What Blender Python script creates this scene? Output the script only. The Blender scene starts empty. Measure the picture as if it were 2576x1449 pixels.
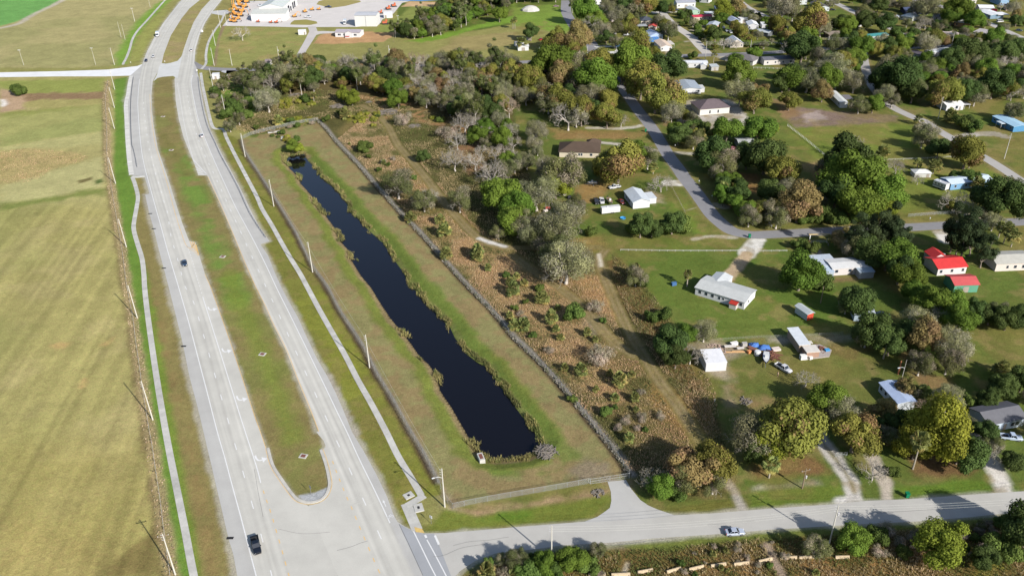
import bpy, math, random
import numpy as np
from mathutils import Vector, Matrix
random.seed(7); RNG = np.random.default_rng(11)
SC = bpy.context.scene
COL = SC.collection
# ------------------------------------------------------------------ camera (a drone 150 m up)
CF, CPIT, CROL, CH = 2095.84, math.radians(30.16), math.radians(-1.233), 150.0
def _axes():
    cp, sp, cr, sr = math.cos(CPIT), math.sin(CPIT), math.cos(CROL), math.sin(CROL)
    fw = np.array([0, cp, -sp]); r0 = np.array([1., 0, 0]); u0 = np.array([0, sp, cp])
    return fw, cr*r0+sr*u0, -sr*r0+cr*u0
FW, RT, UP = _axes()
def G(p, z=0.0):
    """survey point (x,y) on the 2576x1449 sheet -> place on the ground (or on height z)"""
    q = np.atleast_2d(np.asarray(p, float))
    d = FW + ((q[:, 0]-1288)/CF)[:, None]*RT + ((724.5-q[:, 1])/CF)[:, None]*UP
    t = (z-CH)/d[:, 2]
    X = d*t[:, None] + np.array([0, 0, CH])
    return X if np.ndim(p) > 1 else X[0]
def PJ(X):
    X = np.asarray(X, float)-np.array([0, 0, CH]); w = X@FW
    return np.stack([1288+CF*(X@RT)/w, 724.5-CF*(X@UP)/w], -1)
def slant(X): return float((np.asarray(X, float)-np.array([0, 0, CH]))@FW)
cam = bpy.data.cameras.new('camera'); camo = bpy.data.objects.new('camera', cam); COL.objects.link(camo)
cam.sensor_width = 36; cam.lens = 36*CF/2576; cam.clip_start = 1; cam.clip_end = 20000
M = Matrix.Identity(4)
for i in range(3):
    M[i][0], M[i][1], M[i][2] = RT[i], UP[i], -FW[i]
M[2][3] = CH
camo.matrix_world = M; SC.camera = camo
# ------------------------------------------------------------------ light
SUN_EL, SUN_AZ = math.radians(29.7), math.radians(-49.7)      # azimuth from +x, shadows run to the upper left
sdir = Vector((math.cos(SUN_EL)*math.cos(SUN_AZ), math.cos(SUN_EL)*math.sin(SUN_AZ), math.sin(SUN_EL)))
sl = bpy.data.lights.new('sun', 'SUN'); sl.energy = 4.7; sl.angle = math.radians(0.5); sl.color = (1, .955, .88)
so = bpy.data.objects.new('sun', sl); COL.objects.link(so); so.rotation_euler = sdir.to_track_quat('Z', 'Y').to_euler()
so.location = (100, -100, 200)
W = bpy.data.worlds.new("World"); SC.world = W; W.use_nodes = True
nt = W.node_tree; sky = nt.nodes.new('ShaderNodeTexSky'); sky.sky_type = 'NISHITA'; sky.sun_disc = False
sky.sun_elevation = SUN_EL; sky.sun_rotation = math.radians(90)-SUN_AZ
nt.links.new(sky.outputs[0], nt.nodes['Background'].inputs[0]); nt.nodes['Background'].inputs[1].default_value = 0.088
SC.view_settings.view_transform = 'Standard'; SC.view_settings.look = 'None'; SC.view_settings.exposure = 0.87
SC.view_settings.gamma = 1
KEXP = 1.62                                    # how bright a flat sunlit white sheet comes out
def lin(c):
    c = c/255.0
    return c/12.92 if c <= .04045 else ((c+.055)/1.055)**2.4
def pal(r, g, b, k=None):
    k = k or KEXP
    return tuple(min(lin(v)/k, .82) for v in (r, g, b))
# ------------------------------------------------------------------ noise on the ground
def vnoise(x, y, seed=0):
    xi = np.floor(x).astype(np.int64); yi = np.floor(y).astype(np.int64); fx = x-xi; fy = y-yi
    fx = fx*fx*(3-2*fx); fy = fy*fy*(3-2*fy)
    def h(a, b):
        n = (a*374761393+b*668265263+seed*974634777) & 0xffffffff
        n = ((n ^ (n >> 13))*1274126177) & 0xffffffff
        return ((n ^ (n >> 16)) & 0xffff)/65535.0
    return (h(xi, yi)*(1-fx)+h(xi+1, yi)*fx)*(1-fy)+(h(xi, yi+1)*(1-fx)+h(xi+1, yi+1)*fx)*fy
def fbm(x, y, s, seed=0, o=3):
    r = 0; a = 1; t = 0
    for i in range(o):
        r = r+a*vnoise(x/s, y/s, seed+i*17); t += a; a *= .55; s /= 2.1
    return r/t
def sdist(P, X, Y):
    """signed distance to polygon P (n,2): negative inside"""
    d = np.full(X.shape, 1e18); ins = np.zeros(X.shape, bool); n = len(P)
    for i in range(n):
        ax, ay = P[i][0], P[i][1]; bx, by = P[(i+1) % n][0], P[(i+1) % n][1]
        ex, ey = bx-ax, by-ay; wx, wy = X-ax, Y-ay
        t = np.clip((wx*ex+wy*ey)/(ex*ex+ey*ey+1e-12), 0, 1)
        d = np.minimum(d, (wx-ex*t)**2+(wy-ey*t)**2)
        c = ((ay > Y) != (by > Y)) & (X < (bx-ax)*(Y-ay)/(by-ay+1e-12)+ax)
        ins ^= c
    d = np.sqrt(d)
    return np.where(ins, -d, d)
def ldist(P, X, Y):
    d = np.full(X.shape, 1e18)
    for i in range(len(P)-1):
        ax, ay = P[i][0], P[i][1]; bx, by = P[i+1][0], P[i+1][1]
        ex, ey = bx-ax, by-ay; wx, wy = X-ax, Y-ay
        t = np.clip((wx*ex+wy*ey)/(ex*ex+ey*ey+1e-12), 0, 1)
        d = np.minimum(d, (wx-ex*t)**2+(wy-ey*t)**2)
    return np.sqrt(d)
def sstep(a, b, x):
    t = np.clip((x-a)/(b-a), 0, 1); return t*t*(3-2*t)
# ------------------------------------------------------------------ materials
MATS = {}
def nd(nt, t, **kw):
    n = nt.nodes.new(t)
    for k, v in kw.items():
        if k.startswith('i_'): n.inputs[k[2:].replace('_', ' ')].default_value = v
        else: setattr(n, k, v)
    return n
def mix(nt, a, b, fac, mode='MIX'):
    n = nt.nodes.new('ShaderNodeMix'); n.data_type = 'RGBA'; n.blend_type = mode; n.clamp_result = False
    for s, v in ((n.inputs[0], fac), (n.inputs[6], a), (n.inputs[7], b)):
        if hasattr(v, 'is_linked'): nt.links.new(v, s)
        else: s.default_value = v if not isinstance(v, tuple) or len(v) == 4 else (*v, 1)
    return n.outputs[2]
def ramp(nt, src, a, b, lo, hi):
    n = nd(nt, 'ShaderNodeMapRange'); nt.links.new(src, n.inputs[0])
    for i, v in enumerate((a, b, lo, hi)): n.inputs[i+1].default_value = v
    return n.outputs[0]
def mat(name, col=None, rough=.8, attr=False, noise=.25, scale=1.5, noise2=0, scale2=8, spec=.2, metal=0, stripes=0, sscale=3, sdir='X',
        rnd=0, transl=0, bump=0, coord='world', coat=0):
    key = (name, col, rough, attr, noise, scale, noise2, scale2, spec, metal, stripes, sscale, sdir, rnd, transl, bump, coord, coat)
    if key in MATS: return MATS[key]
    m = bpy.data.materials.new(name); m.use_nodes = True; nt = m.node_tree; b = nt.nodes['Principled BSDF']
    if attr:
        a = nd(nt, 'ShaderNodeAttribute', attribute_name='Col'); c = a.outputs['Color']; al = a.outputs['Alpha']
    else:
        r = nd(nt, 'ShaderNodeRGB'); r.outputs[0].default_value = (*col, 1); c = r.outputs[0]; al = None
    if coord == 'world': src = nd(nt, 'ShaderNodeNewGeometry').outputs['Position']
    else: src = nd(nt, 'ShaderNodeTexCoord').outputs['Object']
    for amt, s, det in ((noise, scale, 5), (noise2, scale2, 2)):
        if amt:
            n = nd(nt, 'ShaderNodeTexNoise', i_Scale=s, i_Detail=det, i_Roughness=.6); nt.links.new(src, n.inputs['Vector'])
            f = ramp(nt, n.outputs[0], .25, .75, 1-amt, 1+amt)
            g = nd(nt, 'ShaderNodeCombineColor')
            for i in range(3): nt.links.new(f, g.inputs[i])
            c = mix(nt, c, g.outputs[0], 1.0, 'MULTIPLY')
            if bump and det == 5:
                bp = nd(nt, 'ShaderNodeBump', i_Strength=bump, i_Distance=.3); nt.links.new(n.outputs[0], bp.inputs['Height'])
                nt.links.new(bp.outputs[0], b.inputs['Normal'])
    if stripes:
        w = nd(nt, 'ShaderNodeTexWave', wave_type='BANDS', bands_direction=sdir, i_Scale=sscale, i_Distortion=0.0)
        nt.links.new(nd(nt, 'ShaderNodeTexCoord').outputs['Object'], w.inputs['Vector'])
        f = ramp(nt, w.outputs['Fac'], 0, 1, 1-stripes, 1+stripes*.4); g = nd(nt, 'ShaderNodeCombineColor')
        for i in range(3): nt.links.new(f, g.inputs[i])
        c = mix(nt, c, g.outputs[0], 1.0, 'MULTIPLY')
    if rnd:
        o = nd(nt, 'ShaderNodeObjectInfo'); h = nd(nt, 'ShaderNodeHueSaturation')
        nt.links.new(ramp(nt, o.outputs['Random'], 0, 1, .5-rnd*.085, .5+rnd*.02), h.inputs['Hue'])
        mm = nd(nt, 'ShaderNodeMath', operation='FRACT'); m2 = nd(nt, 'ShaderNodeMath', operation='MULTIPLY'); m2.inputs[1].default_value = 7.31
        nt.links.new(o.outputs['Random'], m2.inputs[0]); nt.links.new(m2.outputs[0], mm.inputs[0])
        nt.links.new(ramp(nt, mm.outputs[0], 0, 1, 1-rnd*.5, 1+rnd*1.05), h.inputs['Value']); nt.links.new(c, h.inputs['Color']); c = h.outputs[0]
    nt.links.new(c, b.inputs['Base Color']); b.inputs['Roughness'].default_value = rough
    b.inputs['Specular IOR Level'].default_value = spec; b.inputs['Metallic'].default_value = metal
    if coat: b.inputs['Coat Weight'].default_value = coat
    if transl:
        t = nd(nt, 'ShaderNodeBsdfTranslucent'); nt.links.new(c, t.inputs[0]); ms = nd(nt, 'ShaderNodeMixShader'); ms.inputs[0].default_value = transl
        nt.links.new(b.outputs[0], ms.inputs[1]); nt.links.new(t.outputs[0], ms.inputs[2])
        nt.links.new(ms.outputs[0], nt.nodes['Material Output'].inputs[0])
    MATS[key] = m; return m
# ------------------------------------------------------------------ objects
def tag(o, label=None, cat=None, group=None, kind=None):
    if label: o['label'] = label
    if cat: o['category'] = cat
    if group: o['group'] = group
    if kind: o['kind'] = kind
    return o
def empty(name, loc, rz=0.0):
    o = bpy.data.objects.new(name, None); COL.objects.link(o); o.location = loc; o.rotation_euler = (0, 0, rz); o.empty_display_size = .5
    return o
def link(name, me, parent=None, loc=None):
    o = bpy.data.objects.new(name, me); COL.objects.link(o)
    if parent: o.parent = parent
    if loc is not None: o.location = loc
    return o
def npmesh(name, V, F, m, col=None, smooth=False):
    """V (n,3), F (k,3|4) numpy -> mesh data"""
    me = bpy.data.meshes.new(name); V = np.asarray(V, np.float32); F = np.asarray(F, np.int32); k = F.shape[1]
    me.vertices.add(len(V)); me.vertices.foreach_set('co', V.ravel())
    me.loops.add(F.size); me.loops.foreach_set('vertex_index', F.ravel())
    me.polygons.add(len(F)); me.polygons.foreach_set('loop_start', np.arange(0, F.size, k, dtype=np.int32))
    me.polygons.foreach_set('loop_total', np.full(len(F), k, np.int32))
    me.polygons.foreach_set('use_smooth', np.full(len(F), bool(smooth)))
    me.update(calc_edges=True)
    if col is not None:
        ca = me.color_attributes.new('Col', 'FLOAT_COLOR', 'POINT'); col = np.asarray(col, np.float32)
        if col.shape[1] == 3: col = np.concatenate([col, np.ones((len(col), 1), np.float32)], 1)
        ca.data.foreach_set('color', col.ravel())
    me.materials.append(m); return me
class MB:
    """collects boxes, tubes, lofts; build() links them as ONE mesh object"""
    def __init__(s): s.v = []; s.f = []
    def add(s, V, F):
        n = len(s.v); s.v += [tuple(p) for p in V]; s.f += [tuple(i+n for i in f) for f in F]; return s
    def box(s, x0, x1, y0, y1, z0, z1):
        return s.hexa([(x0, y0), (x1, y0), (x1, y1), (x0, y1)], [(x0, y0), (x1, y0), (x1, y1), (x0, y1)], z0, z1)
    def hexa(s, lo, hi, z0, z1):
        n = len(lo)
        V = [(p[0], p[1], z0) for p in lo]+[(p[0], p[1], z1) for p in hi]
        F = [tuple(range(n-1, -1, -1)), tuple(range(n, 2*n))]+[(i, (i+1) % n, n+(i+1) % n, n+i) for i in range(n)]
        return s.add(V, F)
    def ctr(s, c, sz, rz=0):
        ca, sa = math.cos(rz), math.sin(rz); P = [(-.5, -.5), (.5, -.5), (.5, .5), (-.5, .5)]
        Q = [(c[0]+a*sz[0]*ca-b*sz[1]*sa, c[1]+a*sz[0]*sa+b*sz[1]*ca) for a, b in P]
        return s.hexa(Q, Q, c[2]-sz[2]/2, c[2]+sz[2]/2)
    def tube(s, p0, p1, r0, r1=None, n=8):
        r1 = r0 if r1 is None else r1; p0 = Vector(p0); p1 = Vector(p1); d = (p1-p0).normalized()
        a = d.orthogonal().normalized(); b = d.cross(a); V = []
        for p, r in ((p0, r0), (p1, r1)):
            V += [tuple(p+(a*math.cos(2*math.pi*i/n)+b*math.sin(2*math.pi*i/n))*r) for i in range(n)]
        return s.add(V, [tuple(range(n-1, -1, -1)), tuple(range(n, 2*n))]+[(i, (i+1) % n, n+(i+1) % n, n+i) for i in range(n)])
    def path(s, pts, r, n=6):
        for i in range(len(pts)-1):
            rr = r if not isinstance(r, (list, tuple)) else None
            s.tube(pts[i], pts[i+1], rr if rr else r[i], rr if rr else r[i+1], n)
        return s
    def loft(s, rings, cap=True):
        n = len(rings[0]); V = [p for r in rings for p in r]
        F = [(k*n+i, k*n+(i+1) % n, (k+1)*n+(i+1) % n, (k+1)*n+i) for k in range(len(rings)-1) for i in range(n)]
        if cap: F += [tuple(range(n-1, -1, -1)), tuple((len(rings)-1)*n+i for i in range(n))]
        return s.add(V, F)
    def lathe(s, prof, c=(0, 0, 0), n=12):
        return s.loft([[(c[0]+r*math.cos(2*math.pi*i/n), c[1]+r*math.sin(2*math.pi*i/n), c[2]+z) for i in range(n)] for r, z in prof])
    def mesh(s, name, m, smooth=False, bevel=0):
        me = bpy.data.meshes.new(name); me.from_pydata(s.v, [], s.f); me.materials.append(m)
        import bmesh
        bm = bmesh.new(); bm.from_mesh(me); bmesh.ops.recalc_face_normals(bm, faces=bm.faces); bm.to_mesh(me); bm.free()
        if smooth:
            for p in me.polygons: p.use_smooth = True
        me.update(); return me
    def build(s, name, m, parent=None, loc=None, smooth=False):
        return link(name, s.mesh(name, m, smooth), parent, loc)
def sheet(name, P, z, m, kind='structure', col=None):
    """flat polygon at height z from ground points"""
    import bmesh
    me = bpy.data.meshes.new(name); bm = bmesh.new()
    vs = [bm.verts.new((p[0], p[1], z)) for p in P]; f = bm.faces.new(vs)
    bmesh.ops.triangulate(bm, faces=[f]); bmesh.ops.recalc_face_normals(bm, faces=bm.faces)
    if sum(f.normal.z for f in bm.faces) < 0: bmesh.ops.reverse_faces(bm, faces=bm.faces)
    bm.to_mesh(me); bm.free(); me.materials.append(m)
    o = link(name, me)
    if kind: o['kind'] = kind
    return o
def resample(P, step):
    P = np.asarray(P, float)[:, :2]
    if len(P) > 2:      # Catmull-Rom
        Q = np.vstack([2*P[0]-P[1], P, 2*P[-1]-P[-2]]); R = []
        for i in range(1, len(Q)-2):
            t = np.linspace(0, 1, 12, endpoint=False)[:, None]; a, b, c, d = Q[i-1], Q[i], Q[i+1], Q[i+2]
            R.append(.5*((2*b)+(-a+c)*t+(2*a-5*b+4*c-d)*t**2+(-a+3*b-3*c+d)*t**3))
        P = np.vstack(R+[P[-1:]])
    L = np.concatenate([[0], np.cumsum(np.linalg.norm(np.diff(P, axis=0), axis=1))]); n = max(2, int(L[-1]/step)+1)
    s = np.linspace(0, L[-1], n)
    return np.stack([np.interp(s, L, P[:, 0]), np.interp(s, L, P[:, 1])], 1)
def normals(P):
    T = np.gradient(P, axis=0); T /= np.linalg.norm(T, axis=1)[:, None]+1e-9
    return np.stack([-T[:, 1], T[:, 0]], 1)
def ribbon_mesh(name, P, w, z, m, colf=None, thick=0.0, cols=1):
    N = normals(P); w = np.broadcast_to(np.asarray(w, float), (len(P),))[:, None]; n = len(P); k = cols+1
    V = np.zeros((n, k, 3)); 
    for j in range(k): V[:, j, :2] = P+N*w*(.5-j/cols); V[:, j, 2] = z
    idx = np.arange(n*k).reshape(n, k); F = np.stack([idx[:-1, :-1], idx[:-1, 1:], idx[1:, 1:], idx[1:, :-1]], -1).reshape(-1, 4)[:, ::-1]
    V = V.reshape(-1, 3); col = colf(V) if colf else None
    if thick:
        b = len(V); E = V.copy(); E[:, 2] -= thick; V = np.vstack([V, E])
        S = []
        for a in (idx[:, 0], idx[:, -1]): S.append(np.stack([a[:-1], a[1:], a[1:]+b, a[:-1]+b], 1))
        F = np.vstack([F]+S)
        if col is not None: col = np.vstack([col, col])
    v0, v1, v2 = V[F[0, 0]], V[F[0, 1]], V[F[0, 2]]
    if np.cross(v1-v0, v2-v0)[2] < 0: F = F[:, ::-1]
    return npmesh(name, V, F, m, col)
def ribbon(name, P, w, z, m, kind='structure', **kw):
    o = link(name, ribbon_mesh(name, P, w, z, m, **kw))
    if kind: o['kind'] = kind
    return o
def copy_tree(o, parent=None):
    c = o.copy(); COL.objects.link(c)
    if parent: c.parent = parent
    for ch in o.children: copy_tree(ch, c)
    return c
AUTO = []      # things whose label is written once everything stands: (object, look, position)
LAND = []      # landmarks: (name, position)
# ================================================================== ground
def T(c, r, *pts): return [(644*c+x/4, 362.25*r+y/4) for x, y in pts]          # points read on a quarter-size tile
POND = T(1,1,(290,110),(285,180),(350,260),(420,320),(450,400),(560,520),(600,600),(700,720),(810,870),(830,960),(940,1080),(960,1170),(1060,1330),(1160,1449)) \
  + T(1,2,(1250,150),(1350,300),(1430,400),(1560,560),(1640,680),(1740,770),(1830,900),(1850,1030),(1960,1190),(2110,1449)) \
  + T(1,3,(2210,180),(2310,280),(2420,300)) + [(1288,1157),(1325,1153),(1345,1143),(1363,1116),(1345,1085),(1315,1050),(1288,1012)] \
  + T(1,2,(2480,1020),(2330,800),(2230,750),(2100,650),(2000,500),(1950,390),(1830,270),(1700,140),(1590,10)) \
  + T(1,1,(1560,1430),(1480,1290),(1400,1180),(1280,1000),(1130,870),(1020,740),(940,680),(910,590),(850,510),(760,420),(680,360),(600,250),(520,170),(480,100),(380,115))
WZ = -1.6
PG = G(POND, WZ)[:, :2]
# --- edges of the two carriageways (survey points), bottom to top
SBL = [(606,1490),(597,1449),(587,1394),(575,1355),(559,1286),(535,1184),(512,1086),(496,1020),(476,945),(462,875),(454,840),(425,725),(412,675),(400,630),(385,570),(375,535),(365,490),(376,488),(370,466),(363,444),(338,443)]
SBL2 = [(338,443),(331,440),(326,400),(322,362),(320,330),(318,280),(313,255),(314,247),(320,236),(324,210),(328,191),(356,166),(363,148),(370,130),(390,92),(410,60),(437,25),(457,0),(478,-22)]
SBR = [(950,1500),(900,1380),(846,1283),(812,1265)] 
MEDL = [(776,1270),(751,1264),(734,1249),(704,1206),(681,1169),(670,1127),(655,1086),(644,1060),(635,1032),(610,955),(580,865),(550,780),(530,725),(515,687),(502,645),(491,609),(476,607),(457,557),(442,510),(425,455),(410,412),(397,375),(395,362),(386,312),(382,275),(381,240),(384,207)]
MEDT = [(395,197),(410,194),(435,192)]
MEDR = [(439,200),(442,255),(450,302),(462,347),(470,367),(482,397),(492,420),(499,442),(521,442),(532,467),(555,517),(585,587),(615,660),(644,725),(649,730),(666,770),(686,815),(719,880),(746,950),(776,1022),(796,1087),(803,1086),(814,1108),(820,1124),(811,1131),(825,1169),(833,1206),(833,1226),(824,1249),(804,1265)]
MED2 = [(407,160),(412,137),(430,90),(457,47),(477,22),(497,6),(520,-14),(552,-30),(530,0),(507,25),(487,57),(475,87),(462,125),(457,142),(447,154),(430,159)]
NBR = [(590,-28),(559,0),(537,27),(517,57),(502,90),(492,125),(489,160),(494,170),(510,171)]
NBR2 = [(500,195),(505,225),(514,275),(526,320),(545,362),(562,395),(585,437),(606,477),(632,532),(652,570),(678,607),(655,615),(674,642),(691,685),(709,725),(726,757),(749,797),(769,842),(799,905),(824,947),(844,987),(864,1032),(886,1087),(916,1136),(946,1191),(974,1249),(990,1294),(1001,1314)]
SST_T = [(1001,1314),(1019,1324),(1039,1334),(1066,1341),(1119,1340),(1194,1334),(1288,1326),(1363,1320),(1465,1312),(1698,1295),(1788,1291),(1932,1279),(2107,1267),(2182,1259),(2282,1255),(2507,1239),(2700,1228),(3500,1184)]
SST_B = [(3500,1232),(2700,1276),(2576,1286),(2432,1301),(2307,1311),(2182,1317),(2032,1326),(1932,1332),(1888,1336),(1788,1344),(1638,1354),(1538,1364),(1413,1371),(1338,1382),(1288,1385),(1244,1392),(1194,1411),(1157,1436),(1140,1455)]
def g2(P): return G(P)[:, :2]
XR = g2([(478,158),(510,171),(597,176),(760,172),(926,168),(1060,165),(1288,158),(1458,151),(1600,146),(1688,142),(1788,139),(1875,136),(1965,131),(2057,124),(2132,122),(2260,121),(2394,116),(2480,108),(2620,96)])     # cross street
RES = g2([(1497,140),(1520,172),(1540,190),(1553,205),(1575,235),(1603,275),(1638,320),(1664,362),(1682,392),(1706,424),(1722,448),(1746,478),(1770,511),(1791,540),(1814,562),(1843,582),(1888,591),(1935,590),(2010,586),(2100,581),(2200,576),(2289,572),(2380,567),(2480,562),(2620,556),(3300,528)])
RES2 = g2([(1424,2),(1424,28),(1430,44),(1448,72),(1462,86),(1485,106),(1495,132),(1498,148)])
RB = g2([(1640,33),(1664,33),(1676,45),(1698,66),(1738,93),(1760,116),(1783,139)])
RC = g2([(1845,-8),(1870,12),(1890,25),(1932,46),(1985,78),(2008,95),(2060,122)])
RD = g2([(2065,-10),(2085,1),(2122,18),(2152,33),(2207,56),(2254,78),(2290,96),(2330,117)])
RE = g2([(2270,-14),(2302,0),(2340,8),(2400,28),(2470,52),(2519,73),(2576,98),(2640,125)])
RF = g2([(2170,124),(2176,165),(2190,210),(2234,262),(2294,294),(2322,304),(2357,327),(2402,353),(2440,377),(2477,397),(2527,428),(2600,476),(2760,580)])
SW_R = g2([(505,184),(510,217),(516,245),(526,290),(537,322),(561,326),(569,345),(585,378),(612,430),(645,493),(659,525),(684,567),(709,612),(731,650),(754,687),(774,724),(804,780),(839,842),(869,895),(901,957),(934,1015),(971,1085),(1001,1146),(1034,1201),(1060,1246)])
SW_R2 = g2([(1068,1246),(1023,1272)]); SW_R3 = g2([(1021,1266),(1050,1333)])
SW_L = g2([(333,446),(340,465),(347,495),(344,520),(337,560),(337,580),(345,610),(357,650),(362,690),(364,725),(370,780),(378,840),(388,910),(398,975),(408,1035),(417,1086),(427,1140),(440,1205),(452,1265),(465,1330),(478,1400),(488,1452),(494,1490)])
SW_N = g2([(312,163),(310,161),(318,146),(326,125),(334,98),(348,76),(370,52),(393,26),(418,-2)])
SW_N2 = g2([(507,175),(518,160),(518,140),(522,115),(530,95),(542,75),(556,55),(565,35)])
TRAIL1 = g2([(1810,1190),(1713,1032),(1663,965),(1620,895),(1588,845),(1560,787),(1533,725),(1523,700),(1508,662),(1510,645),(1525,627)])
TRAIL2 = g2([(909,265),(949,287),(979,322),(999,362),(1031,400),(1069,445),(1101,487),(1131,525),(1164,562),(1206,600),(1269,622),(1388,622),(1513,622)])
TRAIL3 = g2([(1288,640),(1338,680),(1388,712),(1408,725),(1463,770),(1505,817),(1550,865),(1598,895)])
# --- tensor grid, finer where the camera is nearer
def steps(a, b, f):
    r = [a]
    while r[-1] < b: r.append(r[-1]+f(r[-1]))
    return r
_sx = steps(0, 230, lambda x: .6 if x < 105 else 1.0)
gx = np.array(sorted(set([-x for x in _sx]+_sx)))
gx = np.concatenate([-np.array(steps(231.6, 640, lambda x: 1.7))[::-1], gx, np.array(steps(231.6, 640, lambda x: 1.7))])
gx = np.concatenate([-np.array([2000, 1400, 1000, 800, 700]), gx, np.array([700, 800, 1000, 1400, 2000])])
gy = np.array([-600, -300, -100, 0, 40, 70, 90, 100]+steps(104, 960, lambda y: .6 if y < 250 else .6+(y-250)*.0038)+[1000, 1100, 1300, 1700, 2400])
GX, GY = np.meshgrid(gx, gy); NX, NY = len(gx), len(gy)
X, Y = GX.ravel(), GY.ravel()
Z = np.zeros_like(X)
C = np.zeros((len(X), 4)); C[:, 3] = .25
FAR = (np.abs(X) > 660) | (Y > 980) | (Y < 100)
NA = fbm(X, Y, 14, 1, 4); NB_ = fbm(X, Y, 4.5, 5, 3); NC = fbm(X, Y, 55, 9, 3)
def setc(w, c, a=None):
    w = w[:, None]; C[:, :3] = C[:, :3]*(1-w)+np.array(c)*w
    if a is not None: C[:, 3:] = C[:, 3:]*(1-w)+a*w
def zone(P, c, f=2.0, warp=3.0, a=None, op=1.0, patch=None, raw=False):
    """paint polygon (survey points) with soft wandering edge; patch=(lo,hi,noise) lets it come and go"""
    Q = np.asarray(P) if raw else g2(P)
    m = (X > Q[:, 0].min()-f-warp-2) & (X < Q[:, 0].max()+f+warp+2) & (Y > Q[:, 1].min()-f-warp-2) & (Y < Q[:, 1].max()+f+warp+2)
    i = np.nonzero(m)[0]; d = sdist(Q, X[i], Y[i])+(NB_[i]-.5)*2*warp
    w = (1-sstep(-f, f, d))*op
    if patch is not None: w *= sstep(patch[0], patch[1], (NA if patch[2] == 0 else NB_ if patch[2] == 1 else NC)[i])
    ww = np.zeros(len(X)); ww[i] = w; setc(ww, c, a)
def line(P, wd, c, f=.8, warp=.5, a=None, op=1.0, patch=None):
    i = np.nonzero((X > P[:, 0].min()-wd-3) & (X < P[:, 0].max()+wd+3) & (Y > P[:, 1].min()-wd-3) & (Y < P[:, 1].max()+wd+3))[0]
    d = ldist(P, X[i], Y[i])+(NB_[i]-.5)*2*warp; f = max(f, .75); w = (1-sstep(wd/2-f, wd/2+f, d))*op
    if patch is not None: w *= sstep(patch[0], patch[1], (NA if patch[2] == 0 else NB_)[i])
    ww = np.zeros(len(X)); ww[i] = w; setc(ww, c, a)
GRASS = pal(102,116,54); GREEN = pal(98,138,46); DRY = pal(150,140,92); TAN = pal(168,148,104); BROWN = pal(128,104,76); SCRUB = pal(148,120,84); OLIVE = pal(96,92,54); SAND = pal(212,206,194); LIME = pal(136,146,50)
C[:, :3] = GRASS
# residential grass: green with dry patches
setc(sstep(.42, .62, NC)*.8, pal(126,122,66)); setc(sstep(.52, .68, NA)*.5, pal(94,112,50)); setc(sstep(.55, .72, fbm(X, Y, 9, 33))*.5, pal(146,130,84))
# fields west of the highway and verges
zone([(-700,1700),(-700,-60),(1000,-60),(1000,165),(560,178),(620,330),(1139,1285),(1300,1320),(1000,1320),(1100,1700)], pal(150,146,88), 1, 1)
WEST = [(-900,1800),(-900,150),(288,190),(290,330),(282,440),(300,560),(320,700),(345,860),(375,1060),(405,1260),(430,1420),(445,1500),(445,1800)]
zone(WEST, pal(170,161,103), .6, .6)
zone(WEST, pal(180,167,115), .6, .6, patch=(.45,.7,0), op=.6); zone(WEST, pal(156,156,94), .6, .6, patch=(.48,.7,2), op=.6)
zone([(-50,1100),(390,1130),(425,1449),(-50,1449)], pal(160,148,88), 12, 6, op=.6)
zone([(-50,1300),(200,1330),(425,1380),(440,1500),(-50,1500)], pal(168,150,94), 8, 5, op=.5)
zone([(390,1330),(430,1449),(240,1460),(330,1380)], pal(126,112,70), 2, 2, op=.8)
# mowing lines along the field
mw = (vnoise((X+.12*Y)/1.6, Y/70, 3)-.5)+(vnoise((X+.12*Y)/5, Y/120, 4)-.5)
i = sdist(g2(WEST), X, Y) < 0
C[:, :3] *= np.where(i & (Y < 420), 1+.34*mw, 1)[:, None]
FN = [(-60,60),(-60,-60),(1000,-60),(420,-10),(350,70),(310,165),(285,160)]
zone([(-300,172),(-300,-60),(470,-60),(420,0),(350,75),(320,130),(306,162),(220,170)], pal(176,166,116), 3, 3)
zone([(-300,172),(-300,-60),(470,-60),(420,0),(350,75),(320,130),(306,162),(220,170)], pal(160,156,104), 3, 3, patch=(.45,.65,2), op=.8)
zone([(-300,105),(-300,-60),(175,-60),(150,2),(120,20),(85,38),(40,56),(0,66)], pal(118,168,92), 2, 2)
line(g2([(0,72),(45,62),(90,34),(130,16),(160,0)]), 5, pal(196,186,168), 2, 2)
zone([(292,170),(290,140),(312,100),(345,55),(400,5),(430,0),(375,55),(345,95),(330,125),(318,160)], pal(128,160,68), 3, 3)
zone([(345,100),(372,66),(400,35),(425,18),(395,65),(370,110),(355,150),(330,160),(335,130)], pal(160,164,88), 3, 3, op=.7)
zone([(-10,205),(265,198),(262,232),(0,245)], pal(150,156,84), 3, 3); zone([(60,236),(268,232),(270,250),(90,252),(0,262),(0,240)], pal(150,124,94), 2, 4, a=.6)
zone([(0,222),(60,235),(62,275),(0,285)], pal(188,160,130), 2, 2); zone([(0,250),(14,252),(20,262),(10,270),(0,268)], pal(235,228,220), 1, 1)
zone([(0,285),(262,262),(270,330),(120,350),(0,372)], pal(148,152,84), 3, 4); zone([(0,345),(200,300),(265,300),(262,330),(150,345),(0,372)], pal(128,144,72), 3, 4, op=.7)
zone([(0,372),(270,330),(262,362),(120,375),(0,380)], pal(180,176,118), 3, 4)
zone([(-20,385),(60,372),(150,378),(225,392),(200,408),(130,425),(110,445),(60,460),(0,462)], pal(172,146,98), 3, 5, a=.9, op=.8)
zone([(-20,512),(-20,300),(262,262),(285,400),(275,520)], pal(190,182,126), 6, 5, op=.4)  # far part of the field lightened: haze put into the ground colour
zone([(0,470),(260,395),(270,470),(210,480),(120,500),(0,515)], pal(184,178,124), 3, 4)
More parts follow.
